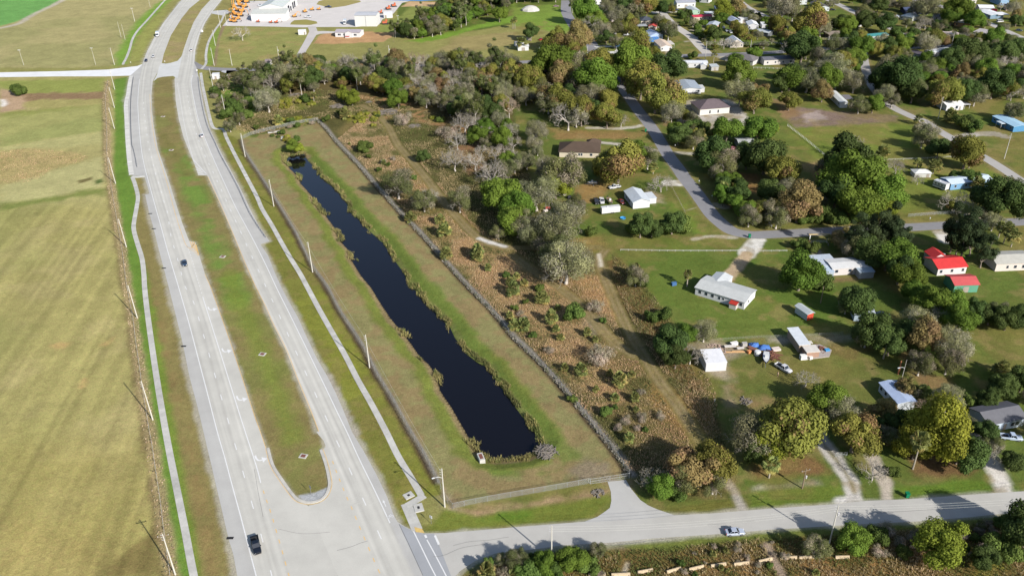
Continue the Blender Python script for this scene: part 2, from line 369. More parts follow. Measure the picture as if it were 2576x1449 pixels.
zone([(0,512),(130,498),(215,478),(265,475),(268,490),(180,498),(60,520),(0,530)], pal(132,140,76), 3, 3)
zone([(195,455),(230,446),(232,452),(200,462)], pal(118,108,70), 1, 1); zone([(238,455),(258,448),(262,458),(242,464)], pal(96,112,62), 1, 1)
for P in ([(125,868),(150,862),(178,862),(160,875),(140,882)], [(257,868),(288,848),(285,858),(268,872)], [(205,955),(215,952),(213,972),(203,975)]): zone(P, pal(196,168,112), 1.2, 1.2)
# verges of the highway
zone([(285,200),(322,195),(316,245),(318,300),(326,400),(330,445),(347,500),(336,570),(357,650),(366,760),(390,930),(418,1090),(450,1260),(490,1460),(445,1460),(410,1290),(380,1080),(345,860),(322,720),(300,560),(284,430),(290,320)], pal(112,142,60), 1, 1)
zone([(372,500),(385,575),(425,730),(462,880),(512,1090),(560,1290),(598,1460),(494,1460),(465,1330),(420,1090),(385,880),(366,720),(360,650),(342,590),(342,560),(352,500),(340,448),(362,444)], pal(142,130,82), 1, 1)
zone([(355,650),(372,690),(405,880),(440,1090),(490,1330),(510,1460),(494,1460),(465,1330),(420,1090),(385,880),(366,720)], pal(118,142,56), 1.2, 1, op=.9)
zone([(375,720),(395,720),(440,930),(485,1100),(540,1330),(555,1460),(520,1460),(490,1290),(450,1090),(415,930)], pal(152,128,84), 1.5, 1.5, op=.6, patch=(.4,.6,1))
# west fence strip of dead grass
FWL = g2([(272,205),(266,250),(268,300),(270,345),(270,390),(280,467),(292,537),(307,625),(312,662),(320,722),(335,800),(342,857),(352,925),(357,962),(375,1075),(382,1111),(392,1179),(405,1266),(412,1324),(425,1419),(432,1470)])
line(FWL, 3.6, pal(176,154,118), .8, .8, a=.8, op=.75); line(FWL+np.array([-2.2, 0]), 1.2, pal(124,108,72), .6, .8, a=.9, op=.6)
# medians
MEDP = MEDL[::-1][::-1]
zone(MEDL+MEDT+MEDR, pal(140,128,82), .4, .3)
zone(MEDL+MEDT+MEDR, pal(130,132,74), .4, .3, patch=(.45,.62,0), op=.7)
ML = g2([(412,340),(432,378),(470,440),(500,500),(525,560),(548,630),(575,690),(600,760),(640,840),(672,920),(700,1000),(735,1100)])
line(ML[1:8], 9, pal(112,144,62), 2.5, 2, patch=(.25,.5,0), op=.8); line(ML[6:], 6, pal(126,140,60), 2.5, 2, op=.7)
line(ML[:3], 4, pal(122,118,66), 2, 2, op=.7)
zone([(760,1262),(750,1245),(790,1240),(823,1225),(830,1235),(818,1252),(800,1264),(776,1268)], pal(186,188,190), .3, .2)
zone(MED2, pal(164,148,104), .5, .5); zone(MED2, pal(156,150,92), .5, .5, patch=(.45,.6,0), op=.7)
# north-east corner: verge, yards, fields
zone([(494,168),(494,100),(525,45),(562,0),(600,0),(570,66),(548,120),(540,168)], pal(150,142,88), 1, 1); zone([(520,165),(524,110),(545,75),(556,68),(548,110),(540,165)], pal(134,154,70), 1, 1)
line(g2([(541,165),(545,130),(552,95),(562,66)]), 2.2, pal(150,126,104), .6, .5)
zone([(545,165),(552,100),(568,70),(800,74),(760,140),(742,160),(700,165)], pal(150,150,88), 1.5, 1.5); zone([(545,165),(552,100),(568,70),(800,74),(760,140),(742,160)], pal(166,150,98), 2, 2, patch=(.5,.65,0), op=.7)
zone([(770,165),(790,110),(810,95),(1000,82),(1150,85),(1300,60),(1425,70),(1440,90),(1300,150),(1100,165)], pal(150,146,88), 2, 2)
zone([(790,110),(800,92),(815,84),(1008,78),(964,106),(840,112)], pal(194,154,112), 1, 1.5); zone([(1150,95),(1290,80),(1330,108),(1180,130),(1100,130)], pal(164,148,100), 3, 3, op=.8)
zone([(960,62),(1010,40),(1035,12),(1150,18),(1120,40),(1060,65),(1000,82),(940,82)], pal(140,148,78), 2, 2); zone([(1010,18),(1030,4),(1100,6),(1150,-8),(1135,6),(1110,20),(1060,16)], pal(210,176,134), 1.5, 2)
zone([(1020,105),(1140,80),(1290,40),(1425,30),(1435,70),(1420,86),(1300,55),(1190,75),(1120,98),(1060,108)], pal(124,154,60), 2, 3)
zone([(1290,0),(1300,20),(1400,12),(1440,70),(1420,86),(1330,70),(1290,66)], pal(130,152,66), 3, 3, op=.8)
zone([(1290,105),(1420,80),(1440,150),(1290,155)], pal(140,142,76), 3, 3, op=.7)
# waste ground north of the pond and the scrub east of it
zone([(520,170),(640,178),(900,172),(1288,160),(1300,330),(1380,600),(1400,640),(1520,640),(1600,780),(1690,920),(1790,1000),(1860,1180),(1830,1250),(1640,1250),(1583,1200),(1176,725),(1000,540),(800,305),(640,340),(570,300)], OLIVE, 2, 2, a=.8)
zone([(640,200),(700,180),(1280,170),(1290,330),(1240,380),(1120,320),(980,240),(760,240),(660,250)], pal(112,98,66), 3, 5, a=.9, op=.75)
zone([(860,235),(1000,245),(1120,300),(1220,330),(1180,350),(1060,310),(960,300)], pal(164,128,90), 3, 4, a=.8, patch=(.42,.6,1))
zone([(530,190),(640,200),(660,250),(640,300),(580,300),(548,240)], pal(112,140,58), 2, 3, a=.7)
for P in ([(690,250),(760,236),(790,265),(750,280),(700,275)], [(850,280),(900,290),(950,280),(985,325),(930,330),(880,312)], [(780,300),(740,295),(700,300),(690,312),(760,318)], [(1080,290),(1120,300),(1110,312),(1085,308)], [(740,380),(700,355),(715,345),(760,350),(775,380)]):
    zone(P, pal(138,138,58), 2, 3, a=.9, op=.7)
zone([(680,340),(800,310),(870,380),(960,480),(1080,610),(1190,720),(1290,850),(1420,980),(1540,1130),(1583,1196),(1480,1215),(1288,1250),(1139,1278),(1106,1220),(1030,1090),(950,950),(900,860),(800,690),(700,515),(618,395),(608,352)], pal(144,138,92), .8, .6, a=.35)
PB = [(608,352),(700,325),(800,306),(860,375),(950,475),(1080,610),(1190,720),(1290,850),(1420,980),(1540,1130),(1583,1196),(1480,1216),(1288,1250),(1139,1278),(1106,1220),(1030,1090),(950,950),(900,860),(800,690),(700,515),(618,395)]
zone(PB, pal(150,130,92), .6, .5, a=.35, patch=(.42,.6,1), op=.8)
zone([(930,280),(1060,420),(1180,560),(1300,640),(1480,640),(1530,720),(1600,880),(1690,1000),(1780,1150),(1600,1130),(1480,980),(1300,830),(1120,640),(980,480),(840,330)], pal(126,112,70), 3, 3, a=.9)
zone([(1060,490),(1180,590),(1300,640),(1400,700),(1460,800),(1560,930),(1600,1020),(1500,1030),(1400,930),(1290,800),(1130,650),(1040,540)], pal(176,146,102), 4, 4, a=1., patch=(.4,.58,1))
zone([(1240,640),(1420,700),(1500,820),(1480,900),(1400,880),(1270,760),(1150,650)], pal(178,146,104), 3, 3, a=1., op=.7)
zone([(1440,690),(1520,690),(1560,800),(1500,790)], pal(178,144,98), 2, 3, a=1.); zone([(1000,380),(1100,480),(1200,570),(1110,560),(1020,470)], pal(150,128,78), 3, 3, a=.9, patch=(.4,.6,0))
zone([(1140,370),(1200,365),(1230,420),(1180,440)], pal(150,112,84), 2, 3, a=.9, op=.8); zone([(1320,620),(1520,590),(1530,625),(1400,650)], pal(156,130,80), 2, 2, a=.7)
zone([(1550,640),(1600,690),(1660,770),(1720,860),(1780,960),(1790,1000),(1700,960),(1640,870),(1560,760),(1530,660)], pal(122,98,62), 2, 2, a=1.)
zone([(1620,960),(1780,1000),(1800,1080),(1740,1100),(1660,1030)], pal(160,128,78), 2, 3, a=1., op=.8)
# pond banks
pd = sdist(PG, X, Y); near = pd < 14
Z = np.where(near, np.clip(WZ+.34*pd, -2.6, 0), 0.0)
b1 = np.where(near, (1-sstep(4.5, 7.5, pd+(NB_-.5)*3)), 0); setc(b1, pal(122,130,62), .4)
east = X > (g2([(1000,600)])[0][0]+(Y-g2([(1000,600)])[0][1])*-.30)
setc(np.where(near, (1-sstep(1.0, 2.6, pd+(NB_-.5)*2)), 0), pal(150,132,96), .9); setc(np.where(pd < .2, 1., 0), pal(52,46,36), .5)
zone([(775,395),(850,495),(960,610),(1040,725),(1130,830),(1180,890),(1270,980),(1345,1080),(1420,1180),(1300,1190),(1220,1170),(1240,1192),(1380,1195),(1460,1150),(1390,1060),(1290,960),(1190,830),(1100,720),(1010,620),(900,495),(800,390)], pal(112,130,60), 1.2, 1.5, a=.4, op=.7)
# residential land, bare patches, yards
for P, c in (([(1290,170),(1500,160),(1640,330),(1700,470),(1780,590),(1520,610),(1480,590),(1400,470),(1300,400)], pal(98,114,52)),
             ([(1560,630),(1880,620),(2050,660),(2150,820),(2140,850),(1750,870),(1640,760)], pal(98,120,50)), ([(1530,600),(1900,604),(1880,632),(1560,634)], pal(108,122,54)),
             ([(1970,318),(2290,310),(2330,360),(2480,420),(2500,470),(2290,540),(2200,480),(2060,400)], pal(122,136,58)), ([(1750,870),(2140,850),(2250,900),(2300,1000),(2150,1100),(1900,1030),(1790,1000)], pal(106,112,56)),
             ([(2300,480),(2480,500),(2380,545),(2290,555)], pal(116,120,58)), ([(2200,760),(2576,700),(2576,1000),(2400,960),(2300,880)], pal(96,112,50)), ([(1700,480),(1760,560),(1790,595),(1740,585),(1700,520)], pal(126,146,58))): zone(P, c, 4, 5, op=.68)
for P, c in (([(1450,465),(1500,455),(1545,465),(1520,490),(1480,510),(1440,500)], pal(162,128,82)), ([(1385,325),(1480,330),(1560,328),(1640,335),(1600,350),(1480,350),(1400,350)], pal(156,124,82)),
             ([(1947,250),(1995,265),(2060,277),(2257,292),(2258,308),(2000,320),(1990,312)], pal(142,118,112)), ([(1932,245),(1990,262),(2010,290),(1975,300)], pal(156,126,92)), ([(2020,285),(2060,280),(2075,300),(2030,310)], pal(176,160,152)),
             ([(1810,970),(1835,965),(1850,1000),(1850,1020),(1830,1020)], pal(156,138,108)), ([(1840,970),(1860,1000),(1950,1000),(1960,1020),(1890,1030)], pal(152,128,88)), ([(1740,870),(1790,855),(1830,865),(1890,862),(1880,880),(1840,900),(1830,960),(1770,925)], pal(172,156,136)),
             ([(2060,700),(2190,690),(2195,702),(2150,712),(2080,712)], pal(128,104,76)), ([(1880,1150),(1960,1130),(2060,1160),(2080,1190),(2000,1200),(1895,1215)], pal(140,106,74)), ([(1890,1220),(2060,1205),(2070,1220),(1900,1232)], pal(178,168,150)),
             ([(2280,1130),(2420,1120),(2480,1160),(2440,1195),(2300,1200)], pal(124,94,68)), ([(2120,840),(1930,850),(1932,862),(2100,858),(2200,838)], pal(176,166,150)), ([(1500,1195),(1583,1205),(1600,1240),(1560,1220)], pal(150,128,100)),
             ([(1420,1180),(1480,1160),(1530,1165),(1540,1190),(1460,1205)], pal(150,134,112)), ([(1160,1290),(1500,1240),(1532,1230),(1534,1240),(1300,1282),(1200,1300)], pal(176,146,116)), ([(1110,1240),(1150,1262),(1140,1282),(1116,1270)], pal(176,154,136)),
             ([(1340,1385),(1500,1366),(1640,1356),(1660,1362),(1560,1378),(1430,1388),(1400,1386)], pal(182,178,170)), ([(1196,1449),(1230,1415),(1260,1420),(1240,1449)], pal(196,190,180)), ([(1790,1340),(1830,1335),(1845,1345),(1800,1352)], pal(184,172,150)),
             ([(1905,1334),(1932,1336),(1925,1352),(1912,1348)], pal(196,188,172)), ([(2300,1232),(2350,1222),(2350,1240),(2310,1244)], pal(176,160,146)), ([(1470,800),(1520,790),(1510,830),(1480,850)], pal(140,132,112)), ([(2255,840),(2300,900),(2290,920),(2230,870)], pal(140,118,80)),
             ([(2290,930),(2390,950),(2400,975),(2330,990)], pal(140,112,80)), ([(2100,870),(2180,880),(2150,905),(2090,890)], pal(120,104,66)), ([(2040,430),(2110,430),(2120,470),(2060,470)], pal(152,112,78)), ([(2000,415),(2055,405),(2075,425),(2030,432)], pal(150,126,90)),
             ([(1850,430),(1900,440),(1960,470),(1940,500),(1880,480)], pal(152,114,76)), ([(1515,470),(1535,455),(1550,462),(1530,480)], pal(150,128,84)), ([(1625,475),(1655,490),(1665,510),(1640,515),(1630,500)], pal(190,172,150)),
             ([(1540,98),(1600,92),(1612,98),(1598,106),(1545,106)], pal(206,182,160)), ([(1690,330),(1660,300),(1690,310),(1760,330),(1700,350)], pal(150,122,92)), ([(1760,60),(1790,60),(1780,82),(1765,80)], pal(158,150,120))):
    zone(P, c, 2.0, 2.6, a=.5, op=.85)
# scrub south of the street
zone([(1140,1460),(1230,1420),(1440,1385),(1700,1370),(1900,1345),(2100,1340),(2432,1312),(2700,1290),(3500,1244),(3900,1800),(1100,1800)], pal(120,102,60), 1.5, 1.5, a=1.)
zone([(1340,1384),(1440,1378),(1700,1362),(1900,1338),(2200,1322),(2576,1290),(2576,1305),(2300,1330),(2150,1340),(1900,1358),(1640,1385),(1560,1372)], pal(112,120,58), 1, 1.2, a=.5)
zone([(1700,1449),(1750,1400),(2100,1385),(2240,1390),(2350,1400),(2400,1449)], pal(164,128,82), 3, 3, a=1., patch=(.42,.6,1)); zone([(2240,1370),(2310,1375),(2330,1400),(2280,1400)], pal(186,142,92), 2, 2, a=1.)
zone([(2440,1390),(2576,1380),(2576,1449),(2460,1449)], pal(156,150,66), 3, 3, a=1., patch=(.4,.6,1)); zone([(1560,1449),(1574,1415),(1582,1415),(1572,1449)], pal(196,184,166), .8, .6)
line(g2([(1930,1372),(1948,1410),(1970,1449)]), 1.6, pal(170,150,130), .5, .5)
zone([(1060,1345),(1120,1282),(1200,1300),(1530,1245),(1532,1265),(1500,1290),(1465,1308),(1363,1318),(1194,1332),(1080,1340)], pal(118,126,56), 1, 1); zone([(1130,1300),(1530,1262),(1528,1290),(1470,1302),(1363,1310),(1194,1322)], pal(102,138,46), 2, 2, op=.7, patch=(.4,.6,0))
zone([(1890,1237),(2140,1212),(2150,1240),(2110,1262),(1932,1275),(1890,1278)], pal(108,124,52), 1, 1); zone([(1680,1280),(1880,1250),(1880,1284),(1700,1292)], pal(118,116,58), 1, 1); zone([(2230,1225),(2480,1205),(2500,1238),(2290,1250)], pal(104,128,50), 1, 1)
# verge between the northbound lanes and the pond fence
VG = [(560,330),(600,352),(618,395),(700,515),(800,690),(900,860),(1030,1090),(1106,1220),(1110,1245),(1060,1250),(1022,1272),(1052,1335),(1010,1318),(946,1191),(886,1087),(799,905),(709,725),(660,620),(680,606),(610,477),(560,385),(538,325)]
zone(VG, pal(128,128,62), .6, .4, a=.3); zone(VG, pal(138,142,58), .6, .4, a=.3, patch=(.48,.62,0), op=.6); zone(VG, pal(146,128,82), .6, .4, a=.3, patch=(.5,.66,1), op=.4)
FPW = g2([(606,352),(612,375),(626,400),(644,427),(694,505),(744,587),(784,670),(824,725),(856,787),(909,867),(949,945),(986,1005),(1031,1087),(1064,1141),(1100,1212)])
line(FPW+np.array([-.9, 0]), 1.5, pal(92,76,54), .5, .5, a=.7); line(FPW+np.array([.4, 0]), 1.2, pal(150,142,132), .4, .2)  # dark line on the left is the fence's cast shadow, painted on the ground
FPE = g2([(640+160,306),(819,325),(849,362),(906,422),(944,467),(1006,537),(1069,602),(1119,660),(1176,722),(1244,792),(1288,848),(1353,910),(1408,970),(1463,1037),(1504,1087),(1538,1128),(1583,1194)])
line(FPE+np.array([1.0, 0]), 2.0, pal(150,142,132), .5, .5, a=.8); line(FPE+np.array([-.9, 0]), 1.0, pal(98,80,62), .4, .4)  # painted shadow of the east fence runs as the dark line to its left
# gravel and shell tracks (soft edges, so they belong to the ground)
for P in (TRAIL1, TRAIL2, TRAIL3):
    line(resample(P, 3), 4.2, pal(128,116,72), .8, .8, a=.4, op=.9); N_ = normals(resample(P, 3))
    for s in (-1, 1): line(resample(P, 3)+N_*s*.9, .9, pal(160,142,108), .35, .3, op=.8)
line(g2([(1206,600),(1235,610),(1270,620)]), 2.2, pal(224,220,214), .5, .5); line(g2([(1506,640),(1510,655),(1512,670)]), 1.3, pal(210,200,180), .4, .3)
for P, w_, c in ((g2([(1905,603),(1892,622),(1880,640)]), 7, pal(226,222,214)), (g2([(1880,640),(1858,668),(1838,688),(1826,702)]), 5, pal(196,172,140)), (g2([(2118,1262),(2148,1257)]), 3.6, pal(226,222,216)),
                 (g2([(1745,602),(1790,594),(1850,598)]), 2.4, pal(222,216,206)), (g2([(1500,358),(1545,362),(1592,368),(1650,380)]), 3.4, pal(192,184,172)), (g2([(1480,322),(1553,324),(1590,321),(1616,316)]), 3.6, pal(226,220,212)), (g2([(1682,461),(1716,462)]), 6.5, pal(236,232,226)),
                 (g2([(1690,384),(1740,387)]), 4, pal(216,210,200)), (g2([(1722,531),(1760,520)]), 0.1, pal(200,190,170)), (g2([(1800,516),(1822,520)]), 5, pal(206,196,180)), (g2([(2300,352),(2380,338),(2470,340),(2520,345)]), 0.1, pal(190,180,170)),
                 (g2([(2402,348),(2450,338),(2500,336),(2530,345)]), 6, pal(192,186,182)), (g2([(2036,620),(2060,640),(2080,660)]), 4, pal(166,160,150)), (g2([(2360,578),(2372,595),(2378,606)]), 5, pal(226,220,212)), (g2([(2440,545),(2480,552)]), 5, pal(222,208,190)),
                 (g2([(2150,1262),(2140,1210),(2118,1175),(2090,1140),(2060,1100),(2050,1060)]), 4.4, pal(206,200,192)), (g2([(2232,1256),(2226,1215),(2208,1185),(2195,1150)]), 3.4, pal(200,188,172)), (g2([(2530,1245),(2514,1200),(2495,1172),(2470,1130),(2450,1100)]), 4.6, pal(220,214,206)),
                 (g2([(1812,1190),(1845,1235),(1873,1285)]), 2.0, pal(190,182,170)), (g2([(1560,106),(1500,118)]), 0.1, SAND), (g2([(1666,33),(1690,31),(1708,30)]), 3.6, pal(226,222,216)), (g2([(1740,77),(1770,77),(1785,76)]), 4, pal(200,188,170)), (g2([(1742,92),(1755,94),(1765,96)]), 5, pal(206,198,190)), (g2([(1690,140),(1684,128)]), 7, pal(214,208,202)), (g2([(1810,141),(1825,148)]), 7, pal(200,196,190)), (g2([(1725,105),(1742,104)]), 3, pal(196,186,170))):
    line(P, w_, c, .6, .7)
MG = resample(g2([(2150,1240),(2140,1210),(2118,1175),(2090,1140),(2060,1100)]), 3); line(MG, 1.0, pal(120,112,64), .4, .5, op=.8)
zone([(1708,255),(1758,250),(1838,250),(1880,287),(1873,315),(1775,327),(1700,307),(1735,285)], pal(198,190,180), 1, 2)
zone([(1468,118),(1500,116),(1550,116),(1560,128),(1545,134),(1510,132)], pal(140,146,80), .8, .5)
# pale limerock edge along the paving
for P, w_ in ((SBL, 2.4), (SBL2, 1.6), (NBR2, 2.2), (SST_T, 1.0), (SST_B, 1.4), (MEDL, 1.2), (MEDR, 1.2), (NBR, 1.2)): line(g2(P), w_, pal(190,184,170), .6, .8, op=.75)
for P in (RES, RB, RC, RD, RF): line(P, 8.5, pal(152,136,104), .9, 1.0, op=.55)
line(g2([(824,947),(850,1000),(868,1045),(890,1090)]), 4, pal(178,170,156), 1, 1.5, patch=(.4,.6,1))
C[:, :3] = np.clip(C[:, :3], .004, .85)
C[FAR, :3] = pal(110,118,62)
_rs = (sdist(g2([(1400,640),(1300,400),(1290,60),(2700,-60),(2700,1240),(1900,1260),(1640,1250),(1790,1000),(1540,640)]), X, Y) < 0)*sstep(.5, .66, fbm(X, Y, 17, 71, 4))
setc(_rs*.5, pal(134,122,70)); setc((sdist(g2([(1400,640),(1300,400),(1290,60),(2700,-60),(2700,1240),(1900,1260),(1640,1250)]), X, Y) < 0)*sstep(.6, .74, fbm(X, Y, 6, 72, 3))*.45, pal(152,132,88))
Fi = np.arange(NX*NY).reshape(NY, NX)
F4 = np.stack([Fi[:-1, :-1], Fi[:-1, 1:], Fi[1:, 1:], Fi[1:, :-1]], -1).reshape(-1, 4)
mg = bpy.data.materials.new('ground'); mg.use_nodes = True; nt = mg.node_tree; b = nt.nodes['Principled BSDF']
at = nd(nt, 'ShaderNodeAttribute', attribute_name='Col'); ps = nd(nt, 'ShaderNodeNewGeometry').outputs['Position']; c = at.outputs['Color']
amt = at.outputs['Alpha']
for s, lo, hi, det, dist in ((.09, .85, 1.15, 4, .5), (.55, .72, 1.28, 6, 1.2), (2.6, .6, 1.4, 4, 0)):
    n = nd(nt, 'ShaderNodeTexNoise', i_Scale=s, i_Detail=det, i_Roughness=.62, i_Distortion=dist); nt.links.new(ps, n.inputs['Vector'])
    f = ramp(nt, n.outputs[0], .28, .72, lo, hi); cc = nd(nt, 'ShaderNodeCombineColor')
    for k in range(3): nt.links.new(f, cc.inputs[k])
    if s > .3:
        mm = nd(nt, 'ShaderNodeMath', operation='MULTIPLY_ADD'); nt.links.new(amt, mm.inputs[0]); mm.inputs[1].default_value = .8; mm.inputs[2].default_value = .45
        c = mix(nt, c, mix(nt, c, cc.outputs[0], 1.0, 'MULTIPLY'), mm.outputs[0])
    else: c = mix(nt, c, cc.outputs[0], 1.0, 'MULTIPLY')
n = nd(nt, 'ShaderNodeTexNoise', i_Scale=.8, i_Detail=4, i_Roughness=.7); nt.links.new(ps, n.inputs['Vector'])      # dry blades among the green
hs = nd(nt, 'ShaderNodeHueSaturation'); nt.links.new(c, hs.inputs['Color']); nt.links.new(ramp(nt, n.outputs[0], .3, .7, .487, .515), hs.inputs['Hue']); c = hs.outputs[0]
nt.links.new(c, b.inputs['Base Color']); b.inputs['Roughness'].default_value = 1; b.inputs['Specular IOR Level'].default_value = .05
n2 = nd(nt, 'ShaderNodeTexNoise', i_Scale=1.3, i_Detail=6, i_Roughness=.7); nt.links.new(ps, n2.inputs['Vector'])
bp = nd(nt, 'ShaderNodeBump', i_Distance=.45); nt.links.new(n2.outputs[0], bp.inputs['Height']); nt.links.new(ramp(nt, amt, .2, 1, .25, .9), bp.inputs['Strength']); nt.links.new(bp.outputs[0], b.inputs['Normal'])
go = link('ground', npmesh('ground', np.stack([X, Y, Z], 1), F4, mg, C, True)); go['kind'] = 'structure'
# ================================================================== water
mw_ = bpy.data.materials.new('water'); mw_.use_nodes = True; b = mw_.node_tree.nodes['Principled BSDF']; b.inputs['Base Color'].default_value = (.0045, .0042, .005, 1); b.inputs['Roughness'].default_value = .06; b.inputs['Specular IOR Level'].default_value = .27; b.inputs['Specular Tint'].default_value = (.62, .8, 1.2, 1)
n = nd(mw_.node_tree, 'ShaderNodeTexNoise', i_Scale=.9, i_Detail=3); mw_.node_tree.links.new(nd(mw_.node_tree, 'ShaderNodeNewGeometry').outputs['Position'], n.inputs['Vector'])
bp = nd(mw_.node_tree, 'ShaderNodeBump', i_Strength=.05, i_Distance=.1); mw_.node_tree.links.new(n.outputs[0], bp.inputs['Height']); mw_.node_tree.links.new(bp.outputs[0], b.inputs['Normal'])
cen = PG.mean(0)
sheet('pond_water', [tuple(p+(p-q)*0) for p, q in zip(np.array([p for p in PG]), PG)], WZ, mw_)
sheet('lake_water', g2([(950,-12),(1110,-12),(1100,1),(1060,4),(1000,2.5),(962,1)]), .02, mat('lake', pal(40,110,180), .1, noise=.1))
# ================================================================== roads, walks, markings
def edge(P):
    Q = g2(P); o = np.argsort(Q[:, 1]); Q = Q[o]; Q[:, 1] = np.maximum.accumulate(Q[:, 1]+np.arange(len(Q))*1e-4); return Q
def ex(E, y): return np.interp(y, E[:, 1], E[:, 0])
M_ROAD = mat('asphalt', attr=True, noise=.085, scale=.16, noise2=.06, scale2=5, rough=.85, spec=.2)
M_CONC = mat('concrete_walk', attr=True, noise=.12, scale=1.2, noise2=.08, scale2=9, rough=.9, spec=.1)
M_WHITE = mat('road_paint_white', pal(246,246,246,1.75), .6, noise=.12, scale=3); M_YEL = mat('road_paint_yellow', pal(238,198,130), .6, noise=.15, scale=3)
SBW = [(680,1600),(652,1480),(644,1446),(625,1374),(607,1304),(587,1231),(565,1149),(547,1087),(522,990),(497,895),(475,812),(450,725),(422,632),(405,570),(390,517),(375,462),(362,412),(354,362),(348,290),(347,250),(351,200),(358,164)]
SBW2 = [(358,164),(372,128),(392,90),(412,59),(439,25),(460,0),(480,-20)]
NBW = [(1075,1520),(1010,1380),(981,1315),(944,1236),(906,1159),(873,1087),(851,1042),(819,975),(786,907),(754,842),(726,785),(696,725),(669,667),(644,617),(620,572),(592,520),(565,462),(540,407),(521,362),(502,312),(490,262),(481,210),(485,190)]
SEAM = [(895,1520),(850,1449),(776,1270)]
def carriage(name, L, R, white, sgn, seed):
    EL, ER, EW = edge(L), edge(R), edge(white)
    y = np.arange(max(EL[0, 1], ER[0, 1]), min(EL[-1, 1], ER[-1, 1]), .7); K = 40
    xl, xr, xw = ex(EL, y), ex(ER, y), ex(EW, y); u = np.linspace(0, 1, K)
    V = np.zeros((len(y), K, 3)); V[:, :, 0] = xl[:, None]*(1-u)+xr[:, None]*u; V[:, :, 1] = y[:, None]; V[:, :, 2] = .03
    m = (V[:, :, 0]-xw[:, None])*sgn; yy = V[:, :, 1]
    base = np.array(pal(207,204,196))[None, None]*np.ones((len(y), K, 1)); sh = np.array(pal(196,194,190))
    w = sstep(.15, -.15, m)[:, :, None]; base = base*(1-w)+sh*w
    # rubber tracks run with the lanes
    tr = vnoise(m*1.1+seed, yy/90, seed)-.5; tr2 = vnoise(m*2.3+seed*3, yy/45, seed+5)-.5; fd = 1-sstep(6.5, 9.5, m); tr = tr*fd; tr2 = tr2*fd
    base = base*(1+np.where(m > 0, .22*tr+.15*tr2, .05*tr))[:, :, None]
    lane = (m % 3.66)/3.66; base = base*(1-.045*np.where(m > 0, np.cos(lane*4*math.pi), 0)*fd)[:, :, None]
    base = base*(1+.16*(fbm(V[:, :, 0], yy, 26, seed, 4)-.5))[:, :, None]
    j = np.arange(len(y)*K).reshape(len(y), K); F = np.stack([j[:-1, :-1], j[:-1, 1:], j[1:, 1:], j[1:, :-1]], -1).reshape(-1, 4)
    o = link(name, npmesh(name, V.reshape(-1, 3), F, M_ROAD, base.reshape(-1, 3))); o['kind'] = 'structure'; return o
carriage('road', SBL+SBL2[1:], SEAM+MEDL+[(395,185),(407,160)]+[p for p in MED2[1:7]], SBW+SBW2[1:], 1, 3)
carriage('road', SEAM+MEDR[::-1]+[(448,170),(447,154)]+[(457,142),(462,125),(475,87),(487,57),(507,25),(530,0),(552,-30)], [(1086,1530),(1064,1449),(1001,1314)]+NBR2[::-1]+NBR[::-1][1:], NBW+[(489,160),(492,125),(502,90),(517,57),(537,27),(559,0),(590,-28)], -1, 8)
def road_sheet(name, P, z, c, m=M_ROAD):
    """sheet filled with a fine grid clipped to the polygon so its tone can wander"""
    import bmesh
    o = sheet(name, P, z, m); me = o.data
    co = np.zeros(len(me.vertices)*3); me.vertices.foreach_get('co', co)
    ca = me.color_attributes.new('Col', 'FLOAT_COLOR', 'POINT'); ca.data.foreach_set('color', np.tile(np.array([*c, 1], np.float32), len(me.vertices)))
    return o
def rib_col(c, amt, seed, slab=0):
    def f(V):
        n = len(V)//2 if slab else 0
        k = 1+amt*2*(fbm(V[:, 0], V[:, 1], 7, seed, 3)-.5)
        if slab:
            r = np.random.default_rng(seed); s = np.repeat(r.normal(0, slab, len(V)//2//slab_len+2), slab_len)[:len(V)//2]; k = k*(1+np.repeat(s, 2))
        return np.array(c)[None]*np.clip(k, .5, 1.4)[:, None]
    slab_len = 2
    return f
road_sheet('road', g2([(-160,186),(0,183),(150,180),(270,176),(345,167),(364,160),(366,196),(330,191),(265,193),(150,193),(0,195),(-160,200)]), .022, pal(240,240,242))
road_sheet('road', g2([(395,188),(402,164),(407,160),(418,161),(430,159),(447,154),(455,146),(459,138),(452,170),(447,198),(435,192),(410,194),(396,197),(386,206)]), .034, pal(216,216,214))
SSP = g2([(1062,1445),(1000,1312)]+SST_T[1:]+SST_B+[(1150,1530),(1092,1530)])
road_sheet('street', SSP, .02, pal(196,193,187))
road_sheet('road_apron', g2([(1001,1316),(1019,1325),(1039,1335),(1066,1342),(1092,1342),(1104,1369),(1134,1446),(1142,1500),(1086,1500),(1063,1447)]), .024, pal(170,172,176))
GD = T(2,3,(962,497),(1145,478),(1200,570),(1290,680),(1370,735),(1460,775),(1640,836),(1350,872),(710,907),(860,850),(940,795),(985,760),(1000,690),(995,600))
road_sheet('driveway', g2(GD), .025, pal(196,194,190))
M_STR = mat('street_asphalt', attr=True, noise=.07, scale=.5, noise2=.09, scale2=5, rough=.9, spec=.15)
for P, w, c, nm, z in ((XR, 7.2, (150,148,150), 'street', .016), (RES, 6.6, (148,147,150), 'street', .012), (RES2, 8.5, (150,148,152), 'street', .012), (RB, 7.0, (204,198,190), 'street', .012), (RC, 6.5, (196,190,184), 'street', .012), (RD, 6.3, (184,180,176), 'street', .012), (RE, 6.2, (190,186,182), 'street', .012), (RF, 5.6, (184,180,176), 'street', .012)):
    ribbon(nm, resample(P, 2.0), w, z, M_STR, colf=rib_col(pal(*c), .12, int(w*10)), cols=1)
